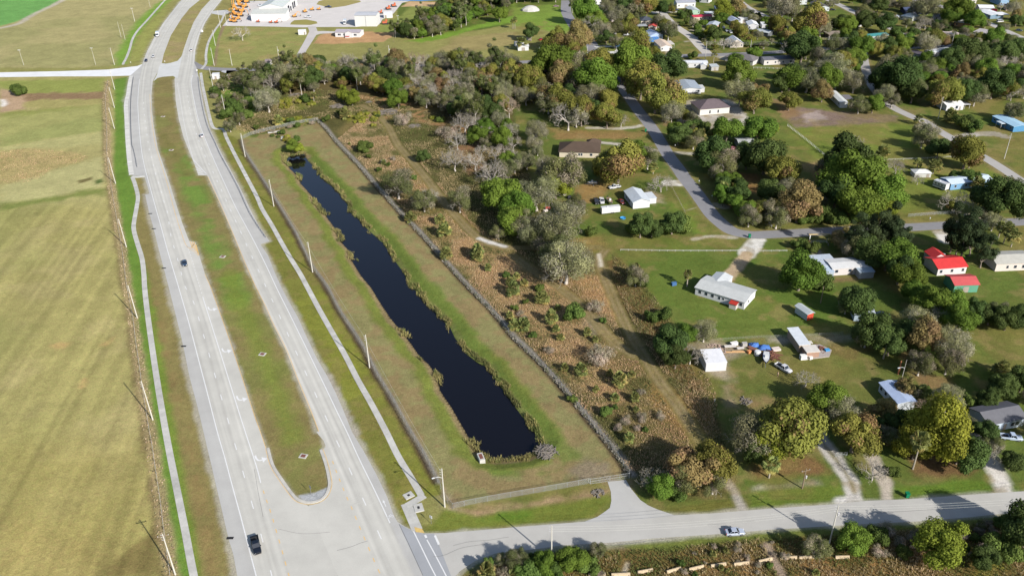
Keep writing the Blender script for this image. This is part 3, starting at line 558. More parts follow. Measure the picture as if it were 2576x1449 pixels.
# yard of the depot, its drives
M_YARD = mat('yard_concrete', attr=True, noise=.08, scale=.12, noise2=.06, scale2=1.5, rough=.95, spec=.1)
road_sheet('yard', g2([(560,66),(575,48),(588,22),(596,-25),(1120,-25),(1030,4),(1012,8),(990,35),(962,50),(955,62),(895,69),(800,69),(760,70),(690,68)]), .014, pal(222,216,212), M_YARD)
road_sheet('driveway', g2([(794,67),(800,82),(790,98),(772,126),(760,150),(768,162),(752,164),(742,152),(750,132),(766,104),(778,80),(774,67)]), .018, pal(206,200,196), M_YARD)
road_sheet('driveway', g2([(790,80),(812,79),(845,80),(845,84),(806,86),(792,90)]), .022, pal(212,206,200), M_YARD)
road_sheet('driveway', g2([(540,28),(570,26),(582,32),(560,40),(536,36),(524,32)]), .018, pal(206,206,204), M_YARD)
for P, c in (([(796,12),(802,4),(830,-4),(905,2),(908,6),(870,16),(828,22),(812,16)], (168,156,100)), ([(740,52),(770,50),(796,55),(799,60),(780,64),(730,63),(732,58)], (160,152,88)), ([(598,4),(640,3),(690,3),(685,-8),(600,-10)], (150,148,84))):
    road_sheet('grass_island', g2(P), .02, pal(*c), M_YARD)
road_sheet('driveway', g2([(1520,116),(1556,116),(1562,135),(1520,136),(1502,132),(1500,129),(1545,130),(1552,124),(1540,119),(1498,121),(1494,117)]), .02, pal(220,218,214), M_YARD)
road_sheet('driveway', g2([(597,178),(570,178),(575,200),(555,200),(553,196),(566,193),(572,186),(556,181),(560,178)]), .02, pal(196,196,200), M_YARD)
# sidewalks, kerbs
for P, w in ((SW_R, 1.75), (SW_R2, 1.9), (SW_R3, 2.6), (SW_L, 1.75), (SW_N, 1.7), (SW_N2, 1.7)):
    ribbon('sidewalk', resample(P, .95), w, .05 if P is not SW_R2 else .056, M_CONC, colf=rib_col(pal(202,200,194), .14, int(len(P)*7+w*10), .07), thick=.08)
ribbon('sidewalk', resample(g2([(331,440),(326,405),(322,362),(320,330),(318,290),(317,262),(322,238),(326,210),(330,192)]), 1), 2.2, .05, M_CONC, colf=rib_col(pal(222,220,214), .1, 3, .05), thick=.06)
ribbon('sidewalk', resample(g2([(332,445),(346,446),(364,444)]), 1), 1.9, .052, M_CONC, colf=rib_col(pal(214,212,206), .1, 4, .05), thick=.06)
road_sheet('tactile_paving', g2([(1042,1325),(1062,1330),(1068,1340),(1046,1338)]), .062, pal(222,190,120), M_CONC)
KN = resample(g2([(674,1127),(686,1169),(708,1205),(738,1246),(754,1259),(777,1264),(803,1259),(820,1245),(828,1225),(828,1206),(820,1169),(807,1131)]), .8)
ribbon('kerb', KN, .75, .16, M_CONC, colf=rib_col(pal(206,202,194), .1, 12, .04), thick=.16)
ribbon('road_marking', KN+normals(KN)*np.sign(.0001-1)*-.62*-1, .14, .041, M_YEL)
# painted lines
def pline(P, w, m, name='road_marking', z=.041): ribbon(name, resample(g2(P), 1.5), w, z, m)
pline(SBW[:-1], .26, M_WHITE); pline(NBW[2:], .26, M_WHITE); pline([(361,158)]+SBW2[1:], .16, M_WHITE); pline([(487,160),(490,125),(500,90),(515,57),(535,27),(557,0)], .16, M_WHITE)
pline([(377,238),(380,287),(390,360),(405,412),(422,467),(440,535),(455,582),(467,615),(478,626),(490,634),(499,644)], .17, M_YEL)
pline([(515,690),(531,725),(551,780),(581,865),(611,955),(636,1032),(655,1086),(669,1127)], .15, M_YEL); pline([(523,445),(533,467),(556,517),(586,587),(616,660),(645,725),(668,770),(688,815),(721,880),(748,950),(778,1022),(802,1085)], .17, M_YEL)
pline([(510,747),(528,804),(560,905),(590,1001),(617,1086),(644,1169),(656,1214)], .26, M_WHITE)
pline([(446,210),(455,262),(463,310),(474,357),(486,400)], .15, M_WHITE)
def dashes(P, m, on=3.05, period=12.19, w=.24, start=0):
    Q = resample(g2(P), .2); L = np.concatenate([[0], np.cumsum(np.linalg.norm(np.diff(Q, axis=0), axis=1))]); s = start; mb = MB()
    while s+on < L[-1]:
        a = np.array([np.interp(s, L, Q[:, 0]), np.interp(s, L, Q[:, 1])]); b_ = np.array([np.interp(s+on, L, Q[:, 0]), np.interp(s+on, L, Q[:, 1])]); d = (b_-a)/np.linalg.norm(b_-a); n = np.array([-d[1], d[0]])*w/2
        mb.add([(*(a-n), .041), (*(b_-n), .041), (*(b_+n), .041), (*(a+n), .041)], [(0, 1, 2, 3)]); s += period
    o = mb.build('road_marking', m); o['kind'] = 'structure'
dashes([(0,0),(0,0),(690,1470),(682,1440),(659,1353),(738.6*.8587,1475.3*.8587)][2:]+[(713*.8587,1385.9*.8587),(689.1*.8587,1303.4*.8587),(667.6*.8587,1228.5*.8587),(647.2*.8587,1159.1*.8587),(629.1*.8587,1095.9*.8587),(612.2*.8587,1036.2*.8587),(596.5*.8587,982.3*.8587),(581.7*.8587,931.4*.8587),(566.8*.8587,884.8*.8587),(465.5,720.4),(455.8,686.4),(446.8,652.4),(437.3,621),(429.5,563+28),(421.5,536.7),(413.5,511),(406.5,487),(399.5,464),(392.5,442.5),(386.3,418),(381,396.6),(376,380),(365,305),(362,275),(361,250)], M_WHITE, start=-1.5+3)
dashes([(985,1412),(968,1374),(928,1287),(893,1210),(861,1139),(831,1074),(804,1014),(779,959),(755,907),(733,860),(713,816),(694,775),(676,736),(629,635),(577,522),(535,432),(511,382),(490,325),(477,275),(470,220)], M_WHITE, start=7.6)
dashes([(738,1480),(726,1444),(710,1386),(695,1335),(684,1297),(673,1265),(661,1230)], M_YEL, 1.3, 3.66, .22); dashes([(970,1470),(948,1425),(931,1386),(915,1349),(900,1314),(886,1280),(871,1247),(858,1215),(845,1183),(833,1150)], M_YEL, 1.3, 3.66, .22)
dashes([(471,620),(485,660),(497,705),(509,745)], M_WHITE, .9, 2.7, .2); dashes([(380,150),(395,118),(412,86),(434,53),(458,25),(480,5)], M_WHITE); dashes([(473,155),(478,120),(488,88),(503,56),(524,25),(545,0)], M_WHITE)
pline([(1040,1335),(1062,1380),(1080,1417),(1098,1452),(1112,1480)], .26, M_WHITE, z=.031); pline([(1074,1357),(1090,1386),(1106,1416),(1124,1451),(1138,1480)], .26, M_WHITE, z=.031); pline([(1069,1345),(1073,1352)], .5, M_WHITE, z=.031); pline([(1094,1346),(1099,1357),(1104,1369)], .5, M_WHITE, z=.031)
for q, fwd in (((533,778),(543,808)), ((569,883),(579,913)), ((607,1004),(617,1034)), ((655,1155),(665,1185))):
    c0 = g2([q])[0]; d = g2([fwd])[0]-c0; d /= np.linalg.norm(d); l = np.array([-d[1], d[0]])
    if l[0] < 0: l = -l
    mb = MB(); path = [(-2.2, -.95), (-.8, -.9), (0.1, -.6), (.4, -.1), (.45, .5)]; Pw = np.array([c0+d*a+l*b_ for a, b_ in path]); R = resample(Pw, .15); N_ = normals(R)*.24
    for k in range(len(R)-1): mb.add([(*(R[k]-N_[k]), .041), (*(R[k+1]-N_[k+1]), .041), (*(R[k+1]+N_[k+1]), .041), (*(R[k]+N_[k]), .041)], [(0, 1, 2, 3)])
    mb.add([(*(c0+d*a+l*b_), .042) for a, b_ in ((-.75, .4), (1.65, .4), (.45, 1.7))], [(0, 1, 2)])
    o = mb.build('road_marking', M_WHITE); o['kind'] = 'structure'
mb = MB()
for a, b_, k in (((478,608),(486,626),0), ((483,608),(492,632),0), ((488,609),(497,637),0), ((493,616),(500,642),0), ((489,612),(480,625),1)):
    P = g2([a, b_]); d = P[1]-P[0]; n = np.array([-d[1], d[0]])/np.linalg.norm(d)*.16
    mb.add([(*(P[0]-n), .043), (*(P[1]-n), .043), (*(P[1]+n), .043), (*(P[0]+n), .043)], [(0, 1, 2, 3)])
o = mb.build('road_marking', M_YEL); o['kind'] = 'structure'
mb = MB()
for a, b_ in (((491,420),(506,428)), ((493,427),(511,434)), ((496,434),(515,440)), ((499,441),(519,441)), ((486,402),(519,438))):
    P = g2([a, b_]); d = P[1]-P[0]; n = np.array([-d[1], d[0]])/np.linalg.norm(d)*.14
    mb.add([(*(P[0]-n), .043), (*(P[1]-n), .043), (*(P[1]+n), .043), (*(P[0]+n), .043)], [(0, 1, 2, 3)])
o = mb.build('road_marking', M_WHITE); o['kind'] = 'structure'
M_SEAM = mat('road_seam', pal(128,128,128), .9, noise=.2, scale=2)
for P, w in (([(848,1384),(880,1376),(905,1366),(925,1360)], .1), ([(700,1330),(760,1342),(830,1338)], .07), ([(1004,1318),(1030,1372),(1064,1447)], .12), ([(1090,1400),(1118,1396),(1160,1378),(1220,1368)], .09), ([(1140,1372),(1180,1362),(1230,1358),(1280,1350)], .08), ([(1540,1372),(1620,1362),(1700,1352)], .08), ([(1780,1320),(1840,1316),(1900,1310)], .08), ([(2200,1290),(2300,1284),(2420,1276)], .08), ([(640,1180),(650,1240),(662,1300)], .07)): pline(P, w, M_SEAM, 'road_seam', .043)
# cycle lane symbol and arrow on the shoulder
mb = MB(); c0 = g2([(982,1298)])[0]; d = g2([(971,1274)])[0]-c0; d /= np.linalg.norm(d); l = np.array([d[1], -d[0]])
def loc(a, b_): return c0+d*a+l*b_
def seg(a, b_, w=.07):
    A, B = loc(*a), loc(*b_); e = (B-A)/np.linalg.norm(B-A); n = np.array([-e[1], e[0]])*w; mb.add([(*(A-n), .041), (*(B-n), .041), (*(B+n), .041), (*(A+n), .041)], [(0, 1, 2, 3)])
for cx in (-.55, .55):
    for k in range(10):
        t0, t1 = 2*math.pi*k/10, 2*math.pi*(k+1)/10; seg((.35*math.sin(t0)-.2, cx*.8+.3*math.cos(t0)), (.35*math.sin(t1)-.2, cx*.8+.3*math.cos(t1)), .05)
seg((-.2, -.44), (.5, -.15)); seg((.5, -.15), (-.2, 0)); seg((.5, -.15), (.45, .35)); seg((-.2, 0), (.45, .35)); seg((-.2, .44), (.7, .3)); seg((3.6, 0), (5.2, 0), .09)
mb.add([(*loc(5.1, -.35), .041), (*loc(5.1, .35), .041), (*loc(6.2, 0), .041)], [(0, 1, 2)])
o = mb.build('road_marking', M_WHITE); o['kind'] = 'structure'
# ================================================================== buildings
def paint(rgb, k=None, **kw): return pal(*rgb, k=k)
def M_wall(c): return mat('wall_paint', pal(*c, k=1.9), .8, noise=.06, scale=.9, noise2=.04, scale2=6, stripes=.1, sscale=2.2, sdir='Z', coord='obj')
def M_roof(c, metal): return mat('metal_roof' if metal else 'shingle_roof', pal(*c, k=1.5), .55 if metal else .95, noise=.1, scale=.6, noise2=.08, scale2=4, stripes=.16 if metal else .07, sscale=1.7 if metal else 3.5, sdir='X', coord='obj', spec=.3 if metal else .1)
M_GLASS = mat('window_glass', (.02,.028,.04), .12, noise=.1, spec=.5); M_FRAME = mat('window_frame', pal(240,240,240,1.9), .6, noise=.05); M_DOOR = mat('door_paint', pal(170,160,150), .7, noise=.1)
M_DARK = mat('dark_opening', (.012,.012,.02), .9, noise=.1); M_CONCRETE = mat('concrete', pal(200,198,192), .9, noise=.14, scale=1.5); M_WOOD = mat('weathered_wood', pal(150,132,112), .9, noise=.2, scale=3); M_METAL = mat('galvanised_metal', pal(176,180,184), .5, noise=.1, metal=.3)
def frame_of(A, B, C=None, depth=None):
    a, b_ = G(A)[:2], G(B)[:2]; u = b_-a; L = np.linalg.norm(u); u /= L; v = np.array([-u[1], u[0]])
    if v[1] < 0: v = -v
    if C is not None: depth = abs(np.dot(G(C)[:2]-b_, v))
    return a, u, v, L, depth, math.atan2(u[1], u[0])
def roof_mesh(mb, kind, x0, x1, y0, y1, h, pitch, ridge, ov=.35, th=.14):
    x0 -= ov; x1 += ov; y0 -= ov; y1 += ov; z = h
    def slab(P):                                  # a thick roof plane from an upward-facing polygon
        n = len(P); mb.add(list(P)+[(p[0], p[1], p[2]-th) for p in P], [tuple(range(n)), tuple(range(2*n-1, n-1, -1))]+[(i, n+i, n+(i+1) % n, (i+1) % n) for i in range(n)])
    if kind == 'flat':
        mb.box(x0, x1, y0, y1, z, z+th+.06)
    elif kind == 'shed':
        slab([(x0, y0, z+th), (x1, y0, z+th), (x1, y1, z+th+pitch), (x0, y1, z+th+pitch)])
    elif kind == 'gable':
        if ridge == 'u':
            m = (y0+y1)/2; slab([(x0, y0, z), (x1, y0, z), (x1, m, z+pitch), (x0, m, z+pitch)]); slab([(x0, m, z+pitch), (x1, m, z+pitch), (x1, y1, z), (x0, y1, z)])
        else:
            m = (x0+x1)/2; slab([(x0, y0, z), (m, y0, z+pitch), (m, y1, z+pitch), (x0, y1, z)]); slab([(m, y0, z+pitch), (x1, y0, z), (x1, y1, z), (m, y1, z+pitch)])
    elif kind == 'hip':
        w, d = x1-x0, y1-y0
        if w >= d:
            i = d/2; r0, r1 = (x0+i, (y0+y1)/2, z+pitch), (x1-i, (y0+y1)/2, z+pitch)
        else:
            i = w/2; r0, r1 = ((x0+x1)/2, y0+i, z+pitch), ((x0+x1)/2, y1-i, z+pitch)
        a, b_, c, d_ = (x0, y0, z), (x1, y0, z), (x1, y1, z), (x0, y1, z)
        if w >= d: pl = [(a, b_, r1, r0), (b_, c, r1), (c, d_, r0, r1), (d_, a, r0)]
        else: pl = [(a, b_, r0), (b_, c, r1, r0), (c, d_, r1), (d_, a, r0, r1)]
        for p in pl: mb.add(p, [tuple(range(len(p)))])
        mb.add([a, b_, c, d_], [(3, 2, 1, 0)])
def wall_mesh(mb, kind, x0, x1, y0, y1, h, pitch, ridge):
    mb.box(x0, x1, y0, y1, 0, h-.02)
    if kind == 'gable':
        t = pitch*.97-.1
        if ridge == 'u':
            for xa in (x0, x1-.12): mb.loft([[(xa, y0, h-.02), (xa, y1, h-.02), (xa, (y0+y1)/2, h+t)], [(xa+.12, y0, h-.02), (xa+.12, y1, h-.02), (xa+.12, (y0+y1)/2, h+t)]])
        else:
            for ya in (y0, y1-.12): mb.loft([[(x0, ya, h-.02), (x1, ya, h-.02), ((x0+x1)/2, ya, h+t)], [(x0, ya+.12, h-.02), (x1, ya+.12, h-.02), ((x0+x1)/2, ya+.12, h+t)]])
    elif kind == 'shed':
        for xa in (x0, x1-.12): mb.loft([[(xa, y0, h-.02), (xa, y1, h-.02), (xa, y1, h+pitch)], [(xa+.12, y0, h-.02), (xa+.12, y1, h-.02), (xa+.12, y1, h+pitch)]])
        mb.box(x0, x1, y1-.12, y1, h-.02, h+pitch)
def opening(root, name, face, t, z0, w, hh, x0, x1, y0, y1, door=False, dark=False):
    """window or door standing 4 cm proud of a wall; face f=front b=right l=left"""
    def put(d0, d1, ww, za, zb, nm, m, par):
        mb = MB()
        if face == 'f': c = x0+(x1-x0)*t; mb.box(c-ww/2, c+ww/2, y0-d1, y0-d0, za, zb)
        elif face == 'r': c = y0+(y1-y0)*t; mb.box(x1+d0, x1+d1, c-ww/2, c+ww/2, za, zb)
        else: c = y0+(y1-y0)*t; mb.box(x0-d1, x0-d0, c-ww/2, c+ww/2, za, zb)
        return mb.build(nm, m, par)
    if dark: return put(.003, .05, w, z0, z0+hh, name, M_DARK, root)
    if door: 
        p = put(.003, .06, w, z0, z0+hh, 'door', M_DOOR, root); put(.06, .075, .1, z0+hh*.45, z0+hh*.5, 'handle', M_METAL, p); return p
    p = put(.003, .05, w+.16, z0-.08, z0+hh+.08, 'window', M_FRAME, root); put(.05, .07, w, z0, z0+hh, 'pane', M_GLASS, p); return p
def house(name, label, cat, A, B, C=None, depth=None, h=2.9, roof='gable', pitch=1.1, ridge='u', rc=(190,195,198), wc=(238,238,236), metal=True, wins=(), doors=(), darks=(), wings=(), ov=.35, open_=False, land=None, group=None, panels=()):
    a, u, v, L, D, rz = frame_of(A, B, C, depth); root = empty(name, (a[0], a[1], 0), rz); tag(root, label, cat, group)
    mw2 = M_wall(wc); mb = MB()
    if open_:
        for px in (.15, L/2, L-.15):
            for py in (.15, D-.15): p = MB(); p.box(px-.06, px+.06, py-.06, py+.06, 0, h); p.build('post', mw2, root)
    else: wall_mesh(mb, roof, 0, L, 0, D, h, pitch, ridge); mb.build('wall', mw2, root)
    mr = MB(); roof_mesh(mr, roof, 0, L, 0, D, h, pitch, ridge, ov); mr.build('roof', M_roof(rc, metal), root)
    for f, t, z0, w, hh in wins: opening(root, 'window', f, t, z0, w, hh, 0, L, 0, D)
    for f, t, w, hh in doors: opening(root, 'door', f, t, .05, w, hh, 0, L, 0, D, True)
    for f, t, z0, w, hh in darks: opening(root, 'bay_opening', f, t, z0, w, hh, 0, L, 0, D, dark=True)
    for f, t, z0, w, hh, c_ in panels:
        mp = MB(); mp.box(L+.004, L+.06, D*t-w/2, D*t+w/2, z0, z0+hh); mp.build('front_panel', M_wall(c_), root)
    for wg in wings:                    # (name, u0, u1, v0, v1 in metres, h, roof, pitch, ridge, roof colour, wall colour or None for posts)
        nm, u0, u1, v0, v1, hh, rk, pt, rg, r2, w2 = wg
        if w2: m_ = MB(); wall_mesh(m_, rk, u0, u1, v0, v1, hh, pt, rg); p = m_.build(nm, M_wall(w2), root)
        else:
            m_ = MB(); roof_mesh(m_, rk, u0, u1, v0, v1, hh, pt, rg, .2); p = m_.build(nm, M_roof(r2, metal), root)
            for px in (u0+.1, u1-.1):
                for py in (v0+.1, v1-.1): m_ = MB(); m_.box(px-.06, px+.06, py-.06, py+.06, 0, hh); m_.build('post', M_FRAME, p)
            continue
        m_ = MB(); roof_mesh(m_, rk, u0, u1, v0, v1, hh, pt, rg, .2); m_.build('roof', M_roof(r2, metal), p)
    c = a+u*L/2+v*D/2; root['_foot'] = [float(c[0]), float(c[1]), float(L/2), float(D/2), float(rz)]
    if land: LAND.append((land, (c[0], c[1], 0)))
    HOUSES.append((c, max(L, D)/2, u, v, L, D)); return root
HOUSES = []
def WN(face, n, z0=1.1, w=.9, h=1.1, a=.12, b=.88): return [(face, a+(b-a)*i/max(n-1, 1), z0, w, h) for i in range(n)]
house('mobile_home', 'white double wide home with long grey roof and small red porch in the green yard', 'house', (1748,741), (1871,779), (1898,748), h=3.0, pitch=.9, rc=(200,202,200), wc=(246,247,250), wins=WN('f', 3, a=.1, b=.36)+[('f',.5,1.1,.7,1.0),('f',.58,1.4,.6,.6),('f',.93,1.1,1.0,1.1),('r',.35,1.1,.8,1.0)], doors=[('f',.76,.95,2.0)], wings=(('porch',13.4,15.8,-1.9,-.05,1.9,'shed',.4,'u',(186,58,46),(226,222,214)),('back_wing',1.5,7.5,7.6,14.5,2.8,'gable',.8,'v',(206,210,212),(240,240,242))), land='the double wide home')
house('house', 'white metal house with gable end and blue grey roof beside the parked vehicles', 'house', (1570,497), (1592,526), (1634,522), h=3.1, pitch=1.5, rc=(206,214,222), wc=(240,242,246), wins=[('f',.3,1.1,.9,1.1),('f',.6,1.1,.9,1.1)], doors=[('f',.45,.95,2.0)], wings=(('lean_to',2.5,9,7.6,11.5,2.4,'shed',-.0,'u',(216,222,228),(236,238,240)),), land='the white gable house')
house('house', 'brown hip roofed house with cream walls behind the yellow oak', 'house', (1407,396), (1507,398), depth=13, h=2.9, roof='hip', pitch=3.0, rc=(92,78,68), wc=(232,220,198), metal=False, wins=[('f',.5,1.0,.8,1.2),('f',.56,1.0,.8,1.2),('f',.8,1.0,1.2,1.2)], doors=[('f',.25,1.2,2.1)], wings=(('back_wing',13,20,11.5,17,2.9,'hip',1.8,'v',(96,82,72),(230,218,198)),), ov=.6, land='the brown hip roofed house')
house('house', 'white house with purple brown hip roof standing on a pale gravel lot', 'house', (1760,291), (1834,285), depth=13.5, h=3.5, roof='hip', pitch=3.2, rc=(112,100,104), wc=(240,236,230), metal=False, wins=[('f',.34,.7,.8,1.7),('f',.62,.7,.8,1.7)], ov=.6, land='the purple roofed house')
house('mobile_home', 'white home with pale grey metal roof and overhanging porch by the road trees', 'house', (1711,238), (1763,236), depth=17, h=3.0, pitch=.9, ridge='v', rc=(168,178,190), wc=(240,240,242), wins=WN('f', 2), darks=[('f',.5,.1,9,.7)], wings=(('lean_to',12.2,15.0,2,8,2.5,'shed',.2,'u',(210,210,208),(230,230,230)),), land='the pale grey roofed home')
house('trailer_home', 'long white trailer home with white flat roof south of the cross street', 'house', (1717,171), (1779,171), depth=6, h=3.2, roof='gable', pitch=.35, rc=(232,234,238), wc=(242,242,244), wins=WN('f', 3), wings=(('porch',11,14.5,-4,-.1,2.6,'gable',.8,'v',(226,228,232),(226,226,226)),), land='the cross street trailer')
house('shed', 'small grey flat roofed shed beside the white trailer home', 'shed', (1789,179), (1807,178), depth=5, h=2.6, roof='shed', pitch=.25, rc=(196,202,204), wc=(206,204,200), doors=[('f',.5,1.1,1.9)])
house('house', 'grey hip roofed ranch house half hidden by a green tree', 'house', (1824,154), (1893,166), depth=11, h=2.9, roof='hip', pitch=2.4, rc=(120,116,118), wc=(226,224,224), metal=False, wins=WN('f', 3), ov=.5, land='the grey hip roofed ranch house')
house('mobile_home', 'long white mobile home with shade darkened grey roof in a mown lot', 'house', (1921,165), (1998,161), depth=8, h=3.4, pitch=.9, rc=(112,112,120), wc=(238,232,228), wins=WN('f', 4), land='the shade darkened roof home')  # roof colour darkened for the shadow lying on it
house('trailer_home', 'long white single wide trailer beside the round brown tree', 'house', (1358,137), (1435,135), depth=5, h=3.2, pitch=.45, rc=(206,212,216), wc=(246,246,246), wins=WN('f', 4, 1.6, .7, .7), doors=[('f',.72,.9,1.9)], land='the single wide trailer')
house('garage', 'small white square garage behind leaning palms', 'garage', (1303,129), (1330,128), depth=8, h=3.0, pitch=.8, ridge='v', rc=(236,236,236), wc=(244,244,244), doors=[('f',.5,2.4,2.2)])
house('shed', 'tiny white shed just behind the small white garage', 'shed', (1297,118), (1305,117), depth=3, h=2.4, rc=(120,120,124), wc=(240,240,240), doors=[('f',.5,.9,1.9)])
house('house', 'white metal roofed house with open teal carport at the street corner', 'house', (1557,118), (1572,132), (1605,122), h=3.1, pitch=1.3, rc=(222,226,230), wc=(230,230,232), wins=WN('r', 2), wings=(('carport',0,9,-4.5,-.1,2.5,'flat',0,'u',(60,100,130),None),), land='the metal roofed corner house')
house('house', 'house with tan metal roof, white front and teal side wall', 'house', (1645,114), (1662,130), (1687,126), h=3.0, pitch=1.3, rc=(226,204,184), wc=(238,238,238), wins=WN('r', 2), doors=[('r',.8,1,2)], wings=(('porch',1,11,8.3,11.5,2.5,'shed',.2,'u',(224,216,208),None),), land='the tan roofed house')
house('house', 'pale blue house with light blue roof and darker blue garage in front', 'house', (1634,104), (1667,101), depth=12, h=3.3, pitch=2.2, ridge='v', rc=(186,202,232), wc=(190,210,240), wins=WN('f', 2, a=.6, b=.85), wings=(('garage',-2.5,5.5,-3.5,-.1,2.6,'flat',0,'u',(80,134,200),(84,138,204)),), land='the pale blue house')
house('house', 'cream house with dark slate roof next to a red roofed shed', 'house', (1612,64), (1643,62), depth=11, h=3.1, roof='hip', pitch=2.2, rc=(78,84,96), wc=(234,222,208), metal=False, wins=WN('f', 3), land='the slate roofed house')
house('shed', 'shed with faded red gable roof below the slate roofed house', 'shed', (1631,76), (1649,77), depth=8, h=2.7, ridge='v', rc=(204,86,80), wc=(214,200,190), doors=[('f',.5,1.6,2)])
house('carport', 'open carport with flat pale grey roof left of the red roofed shed', 'carport', (1597,76), (1627,75), depth=6, h=2.6, roof='flat', rc=(176,180,186), wc=(190,170,150), open_=True)
house('mobile_home', 'cream mobile home with long crimson roof beside a diagonal road', 'house', (1744,54), (1790,51), depth=7, h=3.0, pitch=.9, rc=(204,60,84), wc=(244,226,208), wins=WN('f', 4), land='the crimson roofed mobile home')
house('house', 'tall white metal building with grey roof at the head of the diagonal road', 'house', (1702,22), (1749,20), depth=9, h=4.4, pitch=1.2, rc=(172,174,186), wc=(244,244,244), wins=WN('f', 2, 1.6), doors=[('f',.5,2.4,2.6)], land='the tall white metal building')
house('house', 'mint green house with pale grey gable roof', 'house', (1737,38), (1760,37), depth=15, h=2.9, pitch=1.2, ridge='v', rc=(202,208,210), wc=(190,222,200), wins=WN('f', 2), land='the mint green house')
house('house', 'peach coloured house with grey roof and painted gable', 'house', (1777,73), (1803,75), depth=11, h=2.8, pitch=1.1, ridge='v', rc=(186,194,204), wc=(240,200,168), wins=WN('f', 2), doors=[('f',.5,.9,2)], land='the peach house')
house('house', 'cream house with steep white roof behind bare trees on the street', 'house', (1836,121), (1869,120), depth=12, h=2.8, pitch=3.0, ridge='v', rc=(222,226,234), wc=(234,224,212), wins=WN('f', 2), land='the steep white roofed house')
house('house', 'white house with bluish gable roof left of a white box shed', 'house', (1837,65), (1861,64), depth=11, h=3.2, pitch=1.7, ridge='v', rc=(180,192,220), wc=(226,228,236), wins=WN('f', 2), land='the bluish gabled white house')
house('shed', 'plain white box shed between two white gabled houses', 'shed', (1862,60), (1881,59), depth=6, h=3.4, roof='flat', rc=(240,240,242), wc=(240,240,242), doors=[('f',.5,2.2,2.4)])
house('house', 'bright white gabled house with white roof and side extension', 'house', (1882,75), (1907,75), depth=12, h=3.1, pitch=1.5, ridge='v', rc=(240,241,245), wc=(242,242,244), wins=WN('f', 2), wings=(('side_wing',10.5,15,3,11,2.7,'shed',.3,'u',(236,236,240),(236,236,238)),), land='the bright white gabled house')
house('house', 'low grey house with white patched roof and dark open side', 'house', (1899,88), (1931,94), depth=8, h=2.9, pitch=.7, rc=(196,202,206), wc=(120,124,128), darks=[('f',.3,.1,4,2.2)], land='the low grey open house')
house('shed', 'low white flat shed behind the crimson roofed home', 'shed', (1777,44), (1800,43), depth=7, h=2.6, roof='flat', rc=(228,232,236), wc=(214,216,220))
house('shed', 'slate blue shed beside a tall yellow green tree', 'shed', (1799,31), (1813,31), depth=8, h=3, pitch=1, ridge='v', rc=(128,146,184), wc=(130,140,160), doors=[('f',.5,1.6,2)])
house('house', 'white house cut by the top edge above the crimson roofed home', 'house', (1760,7), (1782,9), depth=9, h=3, pitch=.8, rc=(236,236,238), wc=(238,238,238), wins=WN('f', 2))
house('house', 'white gabled house with dark roof at the end of the shaded lane', 'house', (1487,14), (1513,12), depth=14, h=3.4, pitch=2.4, ridge='v', rc=(82,88,100), wc=(240,240,240), metal=False, wins=WN('f', 3), land='the lane end house')
house('carport', 'white open carport below the white gabled house with dark roof', 'carport', (1518,27), (1531,25), depth=6, h=2.6, roof='flat', rc=(236,238,236), wc=(220,220,220), open_=True)
house('shed', 'small pinkish white shed with grey flat roof among trees', 'shed', (1539,56), (1553,55), depth=5, h=3, roof='shed', pitch=.3, rc=(176,178,180), wc=(238,224,222), doors=[('f',.5,1.4,2)])
house('shed', 'weathered red roofed shed with white front under oaks', 'shed', (1530,79), (1552,79), depth=7, h=2.6, pitch=1.0, rc=(196,82,78), wc=(232,226,222), doors=[('f',.6,1.6,2)])
house('house', 'small blue grey house with pale gable deep among trees', 'house', (1582,22), (1598,23), depth=9, h=3.2, pitch=1.6, ridge='v', rc=(132,164,204), wc=(130,160,196), wins=WN('f', 1, a=.5))
house('house', 'low house under faded blue roof beside the small blue grey house', 'house', (1592,40), (1615,40), depth=9, h=2.8, pitch=.9, rc=(116,150,196), wc=(110,130,160), wins=WN('f', 2))
house('shed', 'tiny pale shed under the lone oak in the meadow', 'shed', (1329,103), (1337,102), depth=3, h=2.2, rc=(216,210,206), wc=(228,216,208), doors=[('f',.5,.9,1.8)])
house('house', 'teal sided house with white gable front and dark roof', 'house', (2037,17), (2060,30), (2083,28), h=3.2, pitch=1.6, rc=(106,104,110), wc=(222,230,232), metal=False, wins=WN('r', 2)+WN('f', 3), land='the teal sided house')
house('house', 'grey white gabled house near the top edge left of the teal sided house', 'house', (2011,13), (2029,12), depth=9, h=3.2, pitch=2, ridge='v', rc=(190,200,206), wc=(220,226,226), wins=WN('f', 2))
house('house', 'white cottage half shaded by a dark round oak', 'house', (2149,69), (2167,68), depth=8, h=3, pitch=1.2, ridge='v', rc=(212,214,220), wc=(236,234,232), wins=WN('f', 1, a=.5), wings=(('side_wing',7.6,15,1,6,2.4,'shed',.2,'u',(206,206,202),(222,222,216)),), land='the shaded white cottage')
house('mobile_home', 'white mobile home with long teal green roof beside the street', 'house', (2181,104), (2233,99), depth=7, h=3, pitch=.8, rc=(76,150,150), wc=(238,238,234), wins=WN('f', 4), land='the teal roofed mobile home')
house('house', 'low flat house with tan grey roof in the shade of oaks', 'house', (2084,98), (2131,96), depth=9, h=2.8, roof='flat', rc=(166,152,140), wc=(120,112,104), wins=WN('f', 3))
house('house', 'narrow pale green gabled house among trees at the top', 'house', (2198,23), (2212,23), depth=7, h=4.4, pitch=2, ridge='v', rc=(210,220,218), wc=(216,228,222), wins=WN('f', 2))
house('house', 'house with dark blue panelled roof and white edging', 'house', (2275,37), (2321,37), depth=12, h=3, pitch=1.4, rc=(84,94,126), wc=(70,78,104), wins=WN('f', 3), land='the blue panelled roof house')
